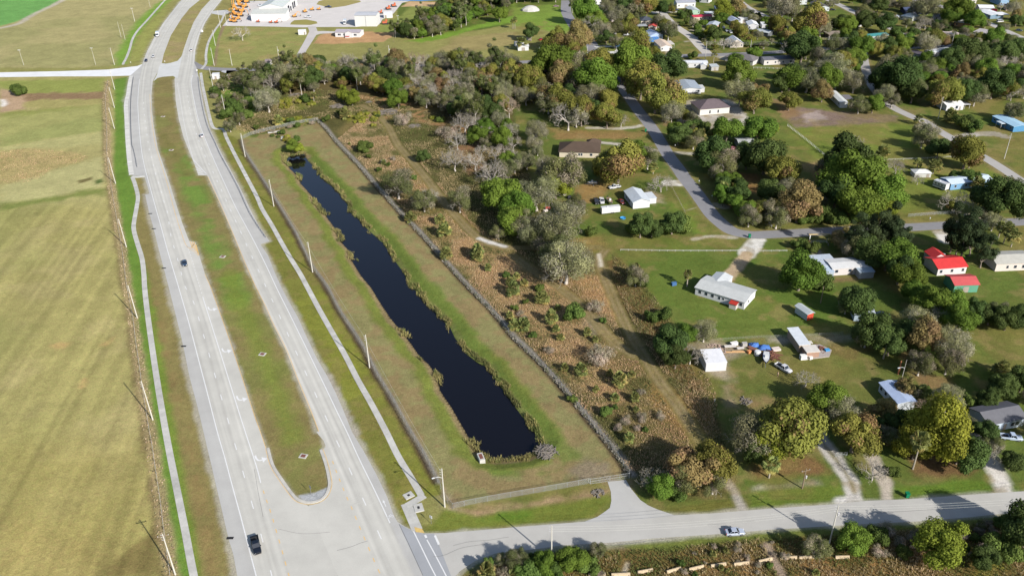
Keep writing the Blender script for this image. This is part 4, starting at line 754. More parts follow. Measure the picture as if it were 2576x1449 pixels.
house('house', 'pale grey hip roofed house below the dark blue panelled roof', 'house', (2264,50), (2294,55), depth=11, h=2.9, roof='hip', pitch=2, rc=(200,208,210), wc=(210,214,206), wins=WN('f', 2), land='the pale grey hip roofed house')
house('canopy_tent', 'white pitched canopy tent left of the pale grey hip roofed house', 'tent', (2243,51), (2260,52), depth=6, h=2.3, roof='hip', pitch=1.2, rc=(236,240,248), wc=(220,220,224), open_=True)
house('house', 'white and dark roofed house behind the large bright oak at upper right', 'house', (2350,52), (2393,54), depth=11, h=2.9, pitch=1.2, rc=(92,92,108), wc=(226,228,238), wins=WN('f', 2))
house('house', 'orange tan house with broad beige hip roof', 'house', (2400,67), (2448,72), depth=12, h=2.9, roof='hip', pitch=2.3, rc=(202,206,202), wc=(226,180,136), metal=False, wins=WN('f', 3), land='the orange tan house')
house('building', 'flat pink fronted building on the street behind a utility pole', 'building', (2380,101), (2411,99), depth=8, h=3.8, roof='flat', rc=(206,190,182), wc=(246,222,212), land='the flat pink building')
house('house', 'house with half white half brown roof near the pink building', 'house', (2447,91), (2478,98), (2497,89), h=2.9, pitch=1.5, rc=(196,188,188), wc=(90,92,110), wins=WN('f', 2), land='the half brown roofed house')
house('trailer_home', 'grey trailer with dark roof and white end running away diagonally', 'house', (2286,141), (2320,155), (2337,152), h=3.2, pitch=.4, rc=(104,98,108), wc=(206,214,222), wins=WN('f', 3), land='the dark diagonal trailer')
house('mobile_home', 'white roofed home with dark porch gable right of the diagonal trailer', 'house', (2344,145), (2398,138), depth=7, h=3.2, pitch=.5, rc=(230,234,240), wc=(222,222,226), wings=(('porch',3,9,-4.5,-.1,2.6,'gable',1,'v',(122,118,124),(200,200,204)),), land='the dark porched home')
house('house', 'blue sided white gabled house at the very top right', 'house', (2490,5), (2515,15), (2532,13), h=4, pitch=1.6, rc=(176,192,216), wc=(160,194,228), wins=WN('r', 2))
house('house', 'broad white roofed building with a red panel on its front', 'house', (2462,30), (2499,31), depth=12, h=3, pitch=1.1, rc=(244,244,246), wc=(230,230,236), darks=[('f',.4,.1,5,2)], wings=(('sign_panel',9.5,13,-.4,-.1,2.2,'flat',0,'u',(196,52,72),(206,56,80)),), land='the broad white roofed building')
house('house', 'steel blue sided white roofed long house slanting below the broad white building', 'house', (2456,37), (2490,49), (2516,45), h=3, pitch=.8, rc=(238,240,242), wc=(140,168,190), wins=WN('f', 3))
house('carport', 'white flat carport right of the steel blue sided house', 'carport', (2509,49), (2535,48), depth=9, h=3, roof='flat', rc=(244,244,246), wc=(200,200,206), open_=True)
house('house', 'white flat topped long house at the top between trees', 'house', (2419,12), (2455,10), depth=8, h=3, pitch=.5, rc=(244,244,242), wc=(226,222,214), wins=WN('f', 3))
house('house', 'dark roofed house at the right edge below the top corner', 'house', (2530,28), (2558,29), depth=10, h=3, roof='hip', pitch=2, rc=(84,84,92), wc=(214,190,176), metal=False, wins=WN('f', 2))
house('mobile_home', 'white single wide with pale roof running away behind three trees', 'house', (2082,243), (2112,272), (2129,270), h=3.1, pitch=.5, rc=(214,216,216), wc=(226,230,232), wins=WN('f', 3), wings=(('awning',6,14,5.6,9.6,2.5,'shed',.0,'u',(132,128,134),None),), land='the three tree trailer')
house('house', 'white house with bright roof and dark doorway below a yellow oak', 'house', (2379,280), (2422,277), depth=9, h=3.1, pitch=1.1, rc=(240,240,242), wc=(238,238,244), wins=[('f',.6,1,1.4,1.5)], doors=[('f',.8,1,2)], wings=(('porch',11.5,14.6,1,6,2.4,'flat',0,'u',(200,200,204),None),), land='the bright white cottage')
house('mobile_home', 'sky blue mobile home with light blue roof at the right edge', 'house', (2494,306), (2547,333), (2566,322), h=3.0, pitch=.5, rc=(172,208,232), wc=(98,160,208), wins=WN('f', 4), wings=(('porch',7,11,-2.6,-.1,2.5,'flat',0,'u',(208,222,232),None),), land='the sky blue mobile home')
house('shed', 'white rounded roof shed beside a palm clump', 'shed', (2300,447), (2341,447), depth=5, h=2.0, roof='hip', pitch=1.1, rc=(226,226,222), wc=(226,226,222), doors=[('f',.8,1.2,1.8)], land='the white rounded shed')
house('mobile_home', 'light blue mobile home with pale roof behind the white motorhome', 'house', (2389,479), (2492,468), depth=7, h=3, pitch=.9, rc=(206,220,232), wc=(134,180,222), wins=WN('f', 4), wings=(('entry_wing',-3.2,1.5,1,6,2.6,'flat',0,'u',(120,160,206),(130,172,214)),), land='the light blue mobile home')
house('house', 'dark sided cottage with pale weathered roof beside a pink car', 'house', (1859,377), (1900,376), depth=9, h=2.7, pitch=1, rc=(182,184,186), wc=(150,156,166), wins=WN('f', 2), land='the cottage by the pink car')
house('mobile_home', 'long white home with pale roof, carport and grey shed wing', 'house', (2092,694), (2180,688), depth=7, h=3, pitch=.5, rc=(224,224,224), wc=(238,230,228), wins=WN('f', 3, 1.2, 1.1), doors=[('f',.55,.9,2)], wings=(('carport',-4.5,3.5,2.5,11,2.7,'flat',0,'u',(196,206,218),None),('side_wing',-3,-.1,-1.5,2.4,2.4,'shed',.3,'u',(190,206,222),(190,204,216)),('shed_wing',8.6,14.0,-3.4,-.05,2.5,'shed',.3,'u',(176,190,202),(170,178,186))), land='the carport home')
house('house', 'white house with bright red metal roof and cross gable', 'house', (2356,694), (2428,688), depth=8.5, h=3.0, pitch=1.6, rc=(212,62,62), wc=(240,236,236), wins=WN('f', 3), wings=(('back_wing',2.4,8,7.5,13,3,'gable',1.6,'v',(204,58,56),(236,232,232)),), land='the bright red roofed house')
house('shed', 'teal striped barn shed with faded red roof', 'shed', (2397,737), (2457,735), depth=7, h=3.2, pitch=1.3, rc=(204,92,92), wc=(110,178,150), doors=[('f',.5,2,2.2)], land='the teal shed')
house('house', 'cream long house with mottled grey roof at the right edge', 'house', (2502,683), (2600,679), depth=9, h=3.2, pitch=1.2, rc=(190,188,180), wc=(244,230,222), metal=False, wins=[('f',.5,1.1,1,1.1),('f',.72,1,1.3,1.3),('f',.3,1.1,.8,1.1)], land='the cream edge house')
house('shed', 'white corrugated shed with flat white roof at the scrub edge', 'shed', (1774.5,935), (1826,932), depth=7, h=3.0, roof='shed', pitch=.25, rc=(238,238,242), wc=(240,240,244), land='the white corrugated shed', ov=.1)
house('shed', 'small shed with orange red front and striped roof in the lawn', 'shed', (1999,786), (2029,807), (2046,804), h=2.6, roof='gable', pitch=.7, rc=(200,206,208), wc=(206,218,220), panels=(('r',.5,.05,2.6,2.3,(214,84,60)),), land='the orange fronted shed')
house('shed', 'grey blue open sided shed beside a black car', 'shed', (2147,808), (2197,811), depth=6, h=2.8, roof='shed', pitch=.4, rc=(196,206,216), wc=(190,208,222), wins=[('f',.85,1,1,1)], land='the grey blue shed')
house('shack', 'shack with white tin roof and junk filled deck', 'shack', (2008,887), (2032,885), depth=9, h=2.9, roof='shed', pitch=.3, rc=(216,222,228), wc=(190,170,150), wins=[('f',.5,1,.8,.8)], wings=(('annex',1,5,-3.5,-.05,2.3,'flat',0,'u',(226,220,212),(196,160,140)),), land='the tin roofed shack')
house('mobile_home', 'long mobile home with shade tinted pale roof half hidden by oaks', 'house', (2209,983), (2254,1034), (2288,1018), h=2.9, pitch=.5, rc=(176,192,222), wc=(216,222,230), wins=WN('f', 4), land='the shade tinted roof home')  # white-grey metal roof; the blue of sky-lit shade is put into its colour
house('house', 'white house with walls tinted shade blue and charcoal roof at lower right', 'house', (2434,1048), (2480,1089), (2570,1069), h=3.0, pitch=1.5, ridge='v', rc=(112,112,118), wc=(206,222,240), metal=False, wins=[('r',.25,.9,1.3,1.2),('r',.68,.9,1.0,1.2),('r',.8,.9,1.0,1.2),('f',.75,.9,.9,1.2)], doors=[('r',.48,.9,2)], land='the charcoal roofed house')  # white walls, with the bluish tone of shade mixed into the paint colour
# depot
house('warehouse', 'large white workshop with grey gable roof and dark service bays', 'warehouse', (656,46), (714,45), (773,13), h=8.5, pitch=2.6, ridge='v', rc=(206,212,210), wc=(246,246,248), darks=[('r',.38,.2,5,5.5),('r',.52,.2,4,3.6),('r',.68,.2,4,5.2),('r',.8,.2,4,5)], wings=(('front_annex',-4.2,24.4,-12,-.1,5.6,'shed',1.8,'u',(206,208,202),(246,246,248)),), land='the large white workshop')
W_ = HOUSES[-1]
house('warehouse', 'tall white two panel shed with grey roof standing in the depot yard', 'warehouse', (894,67.5), (948,67.5), (956,58), h=8.5, roof='gable', pitch=.8, rc=(196,198,204), wc=(246,246,246), darks=[('f',.5,0,.2,8.4)], land='the tall depot shed')
house('office_trailer', 'white office building with mauve roof and red railed steps', 'office', (844,94), (906,95), (916,87), h=3.6, pitch=1.2, rc=(176,168,176), wc=(246,246,248), metal=False, wins=[('f',.14,1.2,1,1.3),('f',.2,1.2,1,1.3),('f',.36,1.2,1,1.3),('f',.54,1.2,1,1.3),('f',.6,1.2,1,1.3),('f',.78,1.2,1,1.3),('f',.84,1.2,1,1.3)], doors=[('f',.43,1,2.1)], wings=(('entry_gable',8,14,-1.2,-.05,3.5,'gable',1.4,'v',(172,164,172),(246,246,248)),('steps',8.6,11.5,-3,-1.25,1.0,'flat',0,'u',(196,90,84),(236,232,230))), land='the depot office')
house('storage_container', 'white box container alone on the depot lawn', 'container', (751,89), (769.5,88.5), depth=3, h=3.4, roof='flat', rc=(240,240,240), wc=(246,246,246), doors=[('f',.85,1,2.2)], ov=.02, land='the lone white box')
house('storage_container', 'white low trailer container beside the tall depot shed', 'container', (966,47), (988,46), depth=6, h=3.6, roof='shed', pitch=.4, rc=(240,240,240), wc=(244,244,244), doors=[('f',.2,1.6,2.4)], ov=.05)
house('utility_box', 'white block utility building by the highway crossing', 'utility building', (535,201.5), (552,200.5), depth=4, h=3.2, roof='flat', rc=(236,236,236), wc=(240,240,242), doors=[('f',.5,1.2,2.2)], ov=.1, land='the white utility block')
house('shed', 'small grey shed by the cross street under the wood edge', 'shed', (668,165), (681,165), depth=5, h=2.6, pitch=1, rc=(150,136,136), wc=(206,202,196), doors=[('f',.5,1.2,2)])
for P, nm in (((700,1100), 'the long pond'), ((790,1255), 'the median nose'), ((1135,1280), 'the pond fence corner'), ((1530,1212), 'the fence gate'), ((420,175), 'the highway crossing'), ((1890,600), 'the street bend'), ((1500,145), 'the street corner'), ((2109,1268), 'the big leaning pole'), ((1387,1400), 'the south street pole'), ((600,55), 'the orange machinery'), ((1560,950), 'the scrub field'), ((720,380), 'the far pond end'), ((880,240), 'the west wood'), ((700,200), 'the wood tip by the highway'), ((1000,190), 'the meadow edge of the wood'), ((1010,235), 'the bright green pair'), ((1200,200), 'the street side of the wood'), ((1220,300), 'the wood above the yard'), ((1160,420), 'the bare scrub trees'), ((1220,30), 'the top of the belt'), ((2100,180), 'the oaks behind the lot'), ((2480,180), 'the right edge oaks'), ((1640,230), 'the shaded road oaks'), ((1450,230), 'the oaks left of the road'), ((1990,480), 'the brown crowned oak'), ((1100,240), 'the east wood'), ((2480,800), 'the dark hedge'), ((2390,600), 'the tall dark conifers'), ((1925,300), 'the purple dirt lot'), ((2310,300), 'the long winding lane'), ((2250,500), 'the young tree lawn'), ((1100,70), 'the shelter belt'), ((1700,1200), 'the rusty roadside oak'), ((2300,1190), 'the tall roadside palm'), ((2440,1360), 'the south scrub'), ((1700,1400), 'the concrete blocks'), ((60,240), 'the west field bush'), ((1425,640), 'the great mossy oak'), ((2140,470), 'the great green oak')):
    X0 = G(P); LAND.append((nm, (X0[0], X0[1], 0)))
# ================================================================== trees and plants
M_LEAF = mat('foliage', attr=True, noise=.0, noise2=0, rough=.75, spec=.12, rnd=.32, transl=.36)
M_TWIG = mat('bare_twigs', attr=True, noise=0, rough=.95, spec=.05, rnd=.22)
M_BARK = mat('bark', (.17, .14, .115), .95, noise=.3, scale=2.5, spec=.05); M_PALMBARK = mat('palm_bark', (.26, .23, .19), .95, noise=.25, scale=3, spec=.05)
M_PALE = mat('pale_bark', (.34, .31, .275), .95, noise=.25, scale=2.5, spec=.05)
def unit(n, r): 
    v = r.normal(size=(n, 3)); return v/np.linalg.norm(v, axis=1)[:, None]
def cards(P, Nn, S, r, squeeze=1.0):
    """leaf cards: quads at P facing about Nn, side S"""
    n = len(P); t = np.cross(Nn, unit(n, r)); t /= np.linalg.norm(t, axis=1)[:, None]+1e-9; b_ = np.cross(Nn, t); S = np.broadcast_to(S, (n,))[:, None]*.5
    V = np.stack([P-t*S-b_*S*squeeze*.6, P+t*S*.7-b_*S*squeeze, P+t*S+b_*S*squeeze*.6, P-t*S*.7+b_*S*squeeze], 1).reshape(-1, 3)
    return V, np.arange(4*n).reshape(n, 4)
def crown(seed, base, n=2600, rz=.82, lobes=20, lr=.37, s=.15, var=.13, hollow=.34, dry=None, dryp=0, cz=.92, ragged=.22, low=.42, flat=1.0):
    r = np.random.default_rng(seed); d = unit(lobes, r); d[:, 2] = np.abs(d[:, 2])*1.0-low; d /= np.linalg.norm(d, axis=1)[:, None]
    ce = d*np.array([1-lr*.75, 1-lr*.75, rz-lr*.45])*r.uniform(.66, 1.14, (lobes, 1)); lrad = lr*r.uniform(.55, 1.25, lobes); ce = np.vstack([ce, [[0, 0, 0]]]); lrad = np.append(lrad, .55*min(1, rz)); tone = r.uniform(-.16, .16, lobes+1)
    k = r.choice(lobes+1, n*2, p=lrad**2/np.sum(lrad**2)); u = unit(n*2, r); rad = lrad[k]*(1-r.random(n*2)**2*hollow+r.normal(0, ragged, n*2)*.6)
    P = ce[k]+u*rad[:, None]*np.array([1, 1, .85])
    D = np.linalg.norm((P[:, None]-ce[None])/np.array([1, 1, .85]), axis=2)/lrad[None]; D[np.arange(n*2), k] = 9; keep = D.min(1) > .78; keep &= P[:, 2] > -rz*.95
    P, u, k = P[keep][:n], u[keep][:n], k[keep][:n]
    Nn = u*1.05+unit(len(P), r)*.55+np.array([0, 0, .12]); Nn /= np.linalg.norm(Nn, axis=1)[:, None]
    V, F = cards(P+np.array([0, 0, cz]), Nn, s*r.uniform(.5, 1.4, len(P)), r, flat)
    c = np.array(base)[None]*(1+tone[k]+r.normal(0, var*.6, len(P)))[:, None]
    if dry is not None: lr_ = r.random(lobes+1); m = lr_[k]+r.normal(0, .12, len(P)) < dryp; c[m] = np.array(dry)*(1+r.normal(0, .2, m.sum()))[:, None]
    c = np.clip(c, .003, .8)
    return V, F, np.repeat(c, 4, 0), ce+np.array([0, 0, cz])
def tubes(S, n=3):
    """segments (p0,p1,r0,r1) -> n-sided prisms"""
    p0 = np.array([s[0] for s in S]); p1 = np.array([s[1] for s in S]); r0 = np.array([s[2] for s in S])[:, None]; r1 = np.array([s[3] for s in S])[:, None]
    d = p1-p0; d /= np.linalg.norm(d, axis=1)[:, None]+1e-9; a = np.cross(d, np.array([.31, .77, .55])); a /= np.linalg.norm(a, axis=1)[:, None]+1e-9; b_ = np.cross(d, a); V = []
    for p, r in ((p0, r0), (p1, r1)):
        for i in range(n): t = 2*math.pi*i/n; V.append(p+(a*math.cos(t)+b_*math.sin(t))*r)
    V = np.stack(V, 1); m = len(S); o = (np.arange(m)*2*n)[:, None]; F = np.concatenate([o+np.array([[i, (i+1) % n, n+(i+1) % n, n+i]]) for i in range(n)], 0)
    return V.reshape(-1, 3), F
def branches(seed, h0, spread, top, levels=4, k=(5, 4, 4, 4), r0=.055, up=.5, jit=.5):
    r = np.random.default_rng(seed); S = []; cur = [(np.array([0, 0, h0]), np.array([0, 0, 1.0]), r0)]; ln = top*.5
    for lv in range(levels):
        nxt = []
        for p, d, rad in cur:
            for i in range(k[lv]):
                a = 2*math.pi*(i+r.random()*.7)/k[lv]; o = np.cross(d, [math.cos(a), math.sin(a), .3]); o /= np.linalg.norm(o)+1e-9
                e = d*(.75 if lv else .55)+o*spread*r.uniform(.6, 1.2)+unit(1, r)[0]*jit*.3; e[2] += up*(.3 if lv else .1); e /= np.linalg.norm(e); L = ln*r.uniform(.7, 1.15)*(1.0 if i or not lv else 1.2); f = r.uniform(.45, 1) if lv else 1
                q0 = p if not lv else p-d*L*0+0; q1 = q0+e*L; m = (q0+q1)/2+unit(1, r)[0]*L*.07
                S += [(q0, m, rad*.75, rad*.6), (m, q1, rad*.6, rad*.42)]; nxt.append((q1, e, rad*.46)); 
                if lv: nxt.append((m, e, rad*.42)) if r.random() < .35 else None
        cur = nxt; ln *= .62
    return S
PROTO = {}
def trunk_mesh(seed, h, r, m, limbs=None, top=None):
    rr = np.random.default_rng(seed); S = []; p = np.zeros(3)
    for i in range(3): q = np.array([rr.normal(0, .02), rr.normal(0, .02), h*(i+1)/3]); S.append((p, q, r*(1-.16*i)*(1.25 if i == 0 else 1), r*(1-.16*(i+1)))); p = q
    if limbs is not None:
        for c in limbs: mid = p+(c-p)*.5+np.array([0, 0, -.06]); S += [(p, mid, r*.5, r*.32), (mid, p+(c-p)*.95, r*.32, r*.1)]
    V, F = tubes(S, 6); return npmesh('trunk', V, F, m, None, True)
def reg(kind, cm, tm, hc): PROTO.setdefault(kind, []).append((cm, tm, hc))
for sd in (1, 2, 3):
    for kind, base, kw in (('G', (.09, .15, .022), dict(n=11500, s=.066)), ('D', (.056, .09, .024), dict(n=11500, s=.066, rz=.85)), ('O', (.155, .165, .034), dict(n=10500, s=.064, ragged=.26, dry=(.19, .14, .055), dryp=.22)),
                           ('R', (.18, .15, .055), dict(n=8500, s=.062, dry=(.21, .15, .07), dryp=.35, ragged=.2)), ('L', (.17, .2, .026), dict(n=11000, s=.06, rz=.95, ragged=.28)),
                           ('M', (.175, .18, .09), dict(n=9500, s=.052, flat=.5, lobes=24, lr=.32, ragged=.3, hollow=.5, dry=(.235, .225, .155), dryp=.35)), ('N', (.115, .13, .05), dict(n=9500, s=.058, flat=.6, lobes=22, lr=.33, ragged=.25, hollow=.4, dry=(.21, .19, .13), dryp=.25))):
        V, F, c, ce = crown(sd*31+ord(kind), base, **kw); cm = npmesh('crown', V, F, M_LEAF, c)
        if kind in 'MN':            # pale limbs show through the thin crown
            S = branches(sd*7+ord(kind), .36, 1.0, 1.02, 4, (6, 4, 3, 3), .045); V2, F2 = tubes(S); c2 = np.tile(np.array([[.27, .25, .215, 1]]), (len(V2), 1)); V = np.vstack([V, V2]); F = np.vstack([F, F2+len(c)]); c = np.vstack([np.hstack([c, np.ones((len(c), 1))]), c2]); cm = npmesh('crown', V, F, M_LEAF, c)
        reg(kind, cm, trunk_mesh(sd, .42, .07, M_BARK if kind not in 'MN' else M_PALE, ce[::3]), .9)
    for kind, c0, up in (('B', (.255, .235, .205), .45), ('W', (.22, .17, .13), .5)):
        S = branches(sd*13+ord(kind), .42, 1.0, 1.15, 4, (6, 4, 4, 3), .05, up); V, F = tubes(S); V[:, :2] *= 1.0/np.percentile(np.abs(V[:, :2]), 97); r = np.random.default_rng(sd); c = np.repeat(np.array(c0)[None]*r.uniform(.7, 1.25, (len(S), 1)), 6, 0)
        # last year's grey leaf tufts and moss on the twigs
        tips = np.array([s[1] for s in S if s[3] < .006]); tips = tips if len(tips) else np.array([s[1] for s in S[-400:]]); tp = V.reshape(-1, 6, 3)[:, 3:].mean(1); tp = tp[r.choice(len(tp), 900)]; V2, F2 = cards(tp+r.normal(0, .03, tp.shape), unit(len(tp), r), .05*r.uniform(.6, 1.4, len(tp)), r, .5); c2 = np.repeat(np.array(c0)[None]*r.uniform(.55, 1.0, (len(tp), 1))*np.array([1, 1, .82]), 4, 0)
        reg(kind, npmesh('crown', np.vstack([V, V2]), np.vstack([F, F2+len(V)]), M_TWIG, np.vstack([c, c2])), trunk_mesh(sd, .45, .06, M_PALE), 1.0)
    V, F, c, ce = crown(sd*5+400, (.036, .055, .022), n=9000, rz=1.75, lobes=26, lr=.32, s=.085, flat=.6, low=.6, cz=1.75, ragged=.2); reg('K', npmesh('crown', V, F, M_LEAF, c), trunk_mesh(sd, .5, .08, M_BARK, ce[::5]), 1.75)
    V, F, c, ce = crown(sd*5+500, (.09, .115, .035), n=4000, rz=1.7, lobes=12, lr=.3, s=.075, cz=2.0, ragged=.3, hollow=.6, dry=(.17, .16, .1), dryp=.25); reg('T', npmesh('crown', V, F, M_LEAF, c), trunk_mesh(sd, 1.3, .045, M_PALE, ce[::3]), 2.0)
    V, F, c, ce = crown(sd*5+600, (.08, .125, .028), n=3800, rz=.75, lobes=12, lr=.4, s=.1, cz=.58, ragged=.2); reg('S', npmesh('foliage', V, F, M_LEAF, c), None, .55)
    V, F, c, ce = crown(sd*5+700, (.17, .155, .105), n=3000, rz=.62, lobes=11, lr=.4, s=.075, flat=.5, cz=.5, ragged=.4, hollow=.7, dry=(.27, .22, .17), dryp=.4); reg('V', npmesh('foliage', V, F, M_TWIG, c), None, .5)
    V, F, c, ce = crown(sd*5+800, (.2, .215, .03), n=3600, rz=.5, lobes=13, lr=.36, s=.09, cz=.34, ragged=.3, dry=(.26, .24, .07), dryp=.3); reg('Y', npmesh('foliage', V, F, M_LEAF, c), None, .36)
    # palms: every fan leaf a stalk with a half circle of blades
    for kind, nl, low in (('P', 64, -.25), ('C', 42, -.65)):
        r = np.random.default_rng(sd+77); V, F, c = [], [], []
        for i in range(nl):
            el = math.asin(min(1, max(-1, low+(1.0-low)*r.random()))); az = r.random()*2*math.pi; d = np.array([math.cos(az)*math.cos(el), math.sin(az)*math.cos(el), math.sin(el)]); L = r.uniform(.42, .62); tip = d*L+np.array([0, 0, -.06*L]); side = np.cross(d, [0, 0, 1.0]); side /= np.linalg.norm(side)+1e-9; nrm = np.cross(side, d)
            old = (el < -.1 and r.random() < .7) or r.random() < .12; cc = np.array((.34, .3, .1) if old else (.16, .185, .06))*r.uniform(.7, 1.3)
            o = len(V); V += [-side*.012, side*.012, tip+side*.012, tip-side*.012]; F.append((o, o+1, o+2, o+3)); c += [cc]*4
            for j in range(9):
                a = (j-4)/4*1.75; e = d*math.cos(a)+side*math.sin(a); e = e/np.linalg.norm(e); q = tip+e*.42*(1-.12*abs(j-4)/4)+np.array([0, 0, -.13])*(1-.3*r.random()); w = np.cross(e, nrm)*.062; mid = tip+e*.22; o = len(V); V += [tip, mid+w, q, mid-w]; F.append((o, o+1, o+2, o+3)); c += [cc*r.uniform(.8, 1.2)]*4
        V = np.array(V)
        if kind == 'P': reg('P', npmesh('fronds', V+np.array([0, 0, .42]), np.array(F), M_LEAF, np.array(c)), None, .5)
        else: reg('C', npmesh('fronds', V, np.array(F), M_LEAF, np.array(c)), None, 0)
SPECIES = {'G': ('broadleaf_tree', 'bright green oak', 'tree'), 'D': ('evergreen_oak_tree', 'dark green oak', 'tree'), 'O': ('live_oak_tree', 'olive yellow oak', 'tree'), 'R': ('maple_tree', 'rusty brown tree', 'tree'), 'L': ('laurel_tree', 'lime green tree', 'tree'), 'M': ('mossy_oak_tree', 'grey mossy oak', 'tree'), 'N': ('scrub_oak_tree', 'thin dull oak', 'tree'),
           'B': ('bare_tree', 'bare grey tree', 'tree'), 'W': ('bare_tree', 'bare brown tree', 'tree'), 'K': ('pine_tree', 'tall dark conifer', 'tree'), 'T': ('slim_tree', 'slim pale tree', 'tree'), 'S': ('shrub', 'green shrub', 'bush'), 'V': ('brush_clump', 'brown brush clump', 'bush'), 'Y': ('vine_mound', 'yellow vine mound', 'bush'), 'P': ('palmetto', 'low fan palmetto', 'palm'), 'C': ('cabbage_palm', 'cabbage palm', 'palm')}
GRP = {'tree': 'trees standing around the houses and woods', 'bush': 'bushes growing on open ground', 'palm': 'fan palms of the scrub and gardens'}
NTREE = [0]
def plant(kind, cx, cy, w, th=None, squash=1.0):
    i = NTREE[0]; NTREE[0] += 1; r = random.Random(i*13+5); cm, tm, hc = PROTO[kind][r.randrange(3)]; nm, look, cat = SPECIES[kind]
    z = 0
    for _ in range(3): X0 = G((cx, cy), z); R = w/2*slant(X0)/CF; z = (th if kind == 'C' else R*hc)
    t = empty(nm, (X0[0], X0[1], 0), r.random()*6.28); size = 'small' if R < (2.2 if cat != 'tree' else 3.4) else 'large' if R > (3.2 if cat != 'tree' else 6) else ''
    tag(t, None, cat, GRP[cat]); AUTO.append((t, (size+' ' if size else '')+look, X0))
    sx = R*r.uniform(.93, 1.07); sz = R*r.uniform(.95, 1.25)*squash*(1.35 if kind == 'P' else 1)
    o = link('crown' if tm else ('fronds' if kind in 'PC' else 'foliage'), cm, t); o.scale = (sx, R*2-sx, sz)
    if tm: o2 = link('trunk', tm, t); o2.scale = (sx, sx, sz)
    if kind == 'C':
        o.location = (0, 0, th); mb = MB(); mb.tube((0, 0, 0), (0, 0, th*.5), .26, .2, 8); mb.tube((0, 0, th*.5), (0, 0, th), .2, .17, 8); mb.build('trunk', M_PALMBARK, t)
    TREES.append((X0[0], X0[1], R)); return t
TREES = []
def many(c, r, kind_pts):
    for e in kind_pts: k, x, y, w = e[:4]; plant(k, 644*c+x/4, 362.25*r+y/4, w/4, *e[4:])
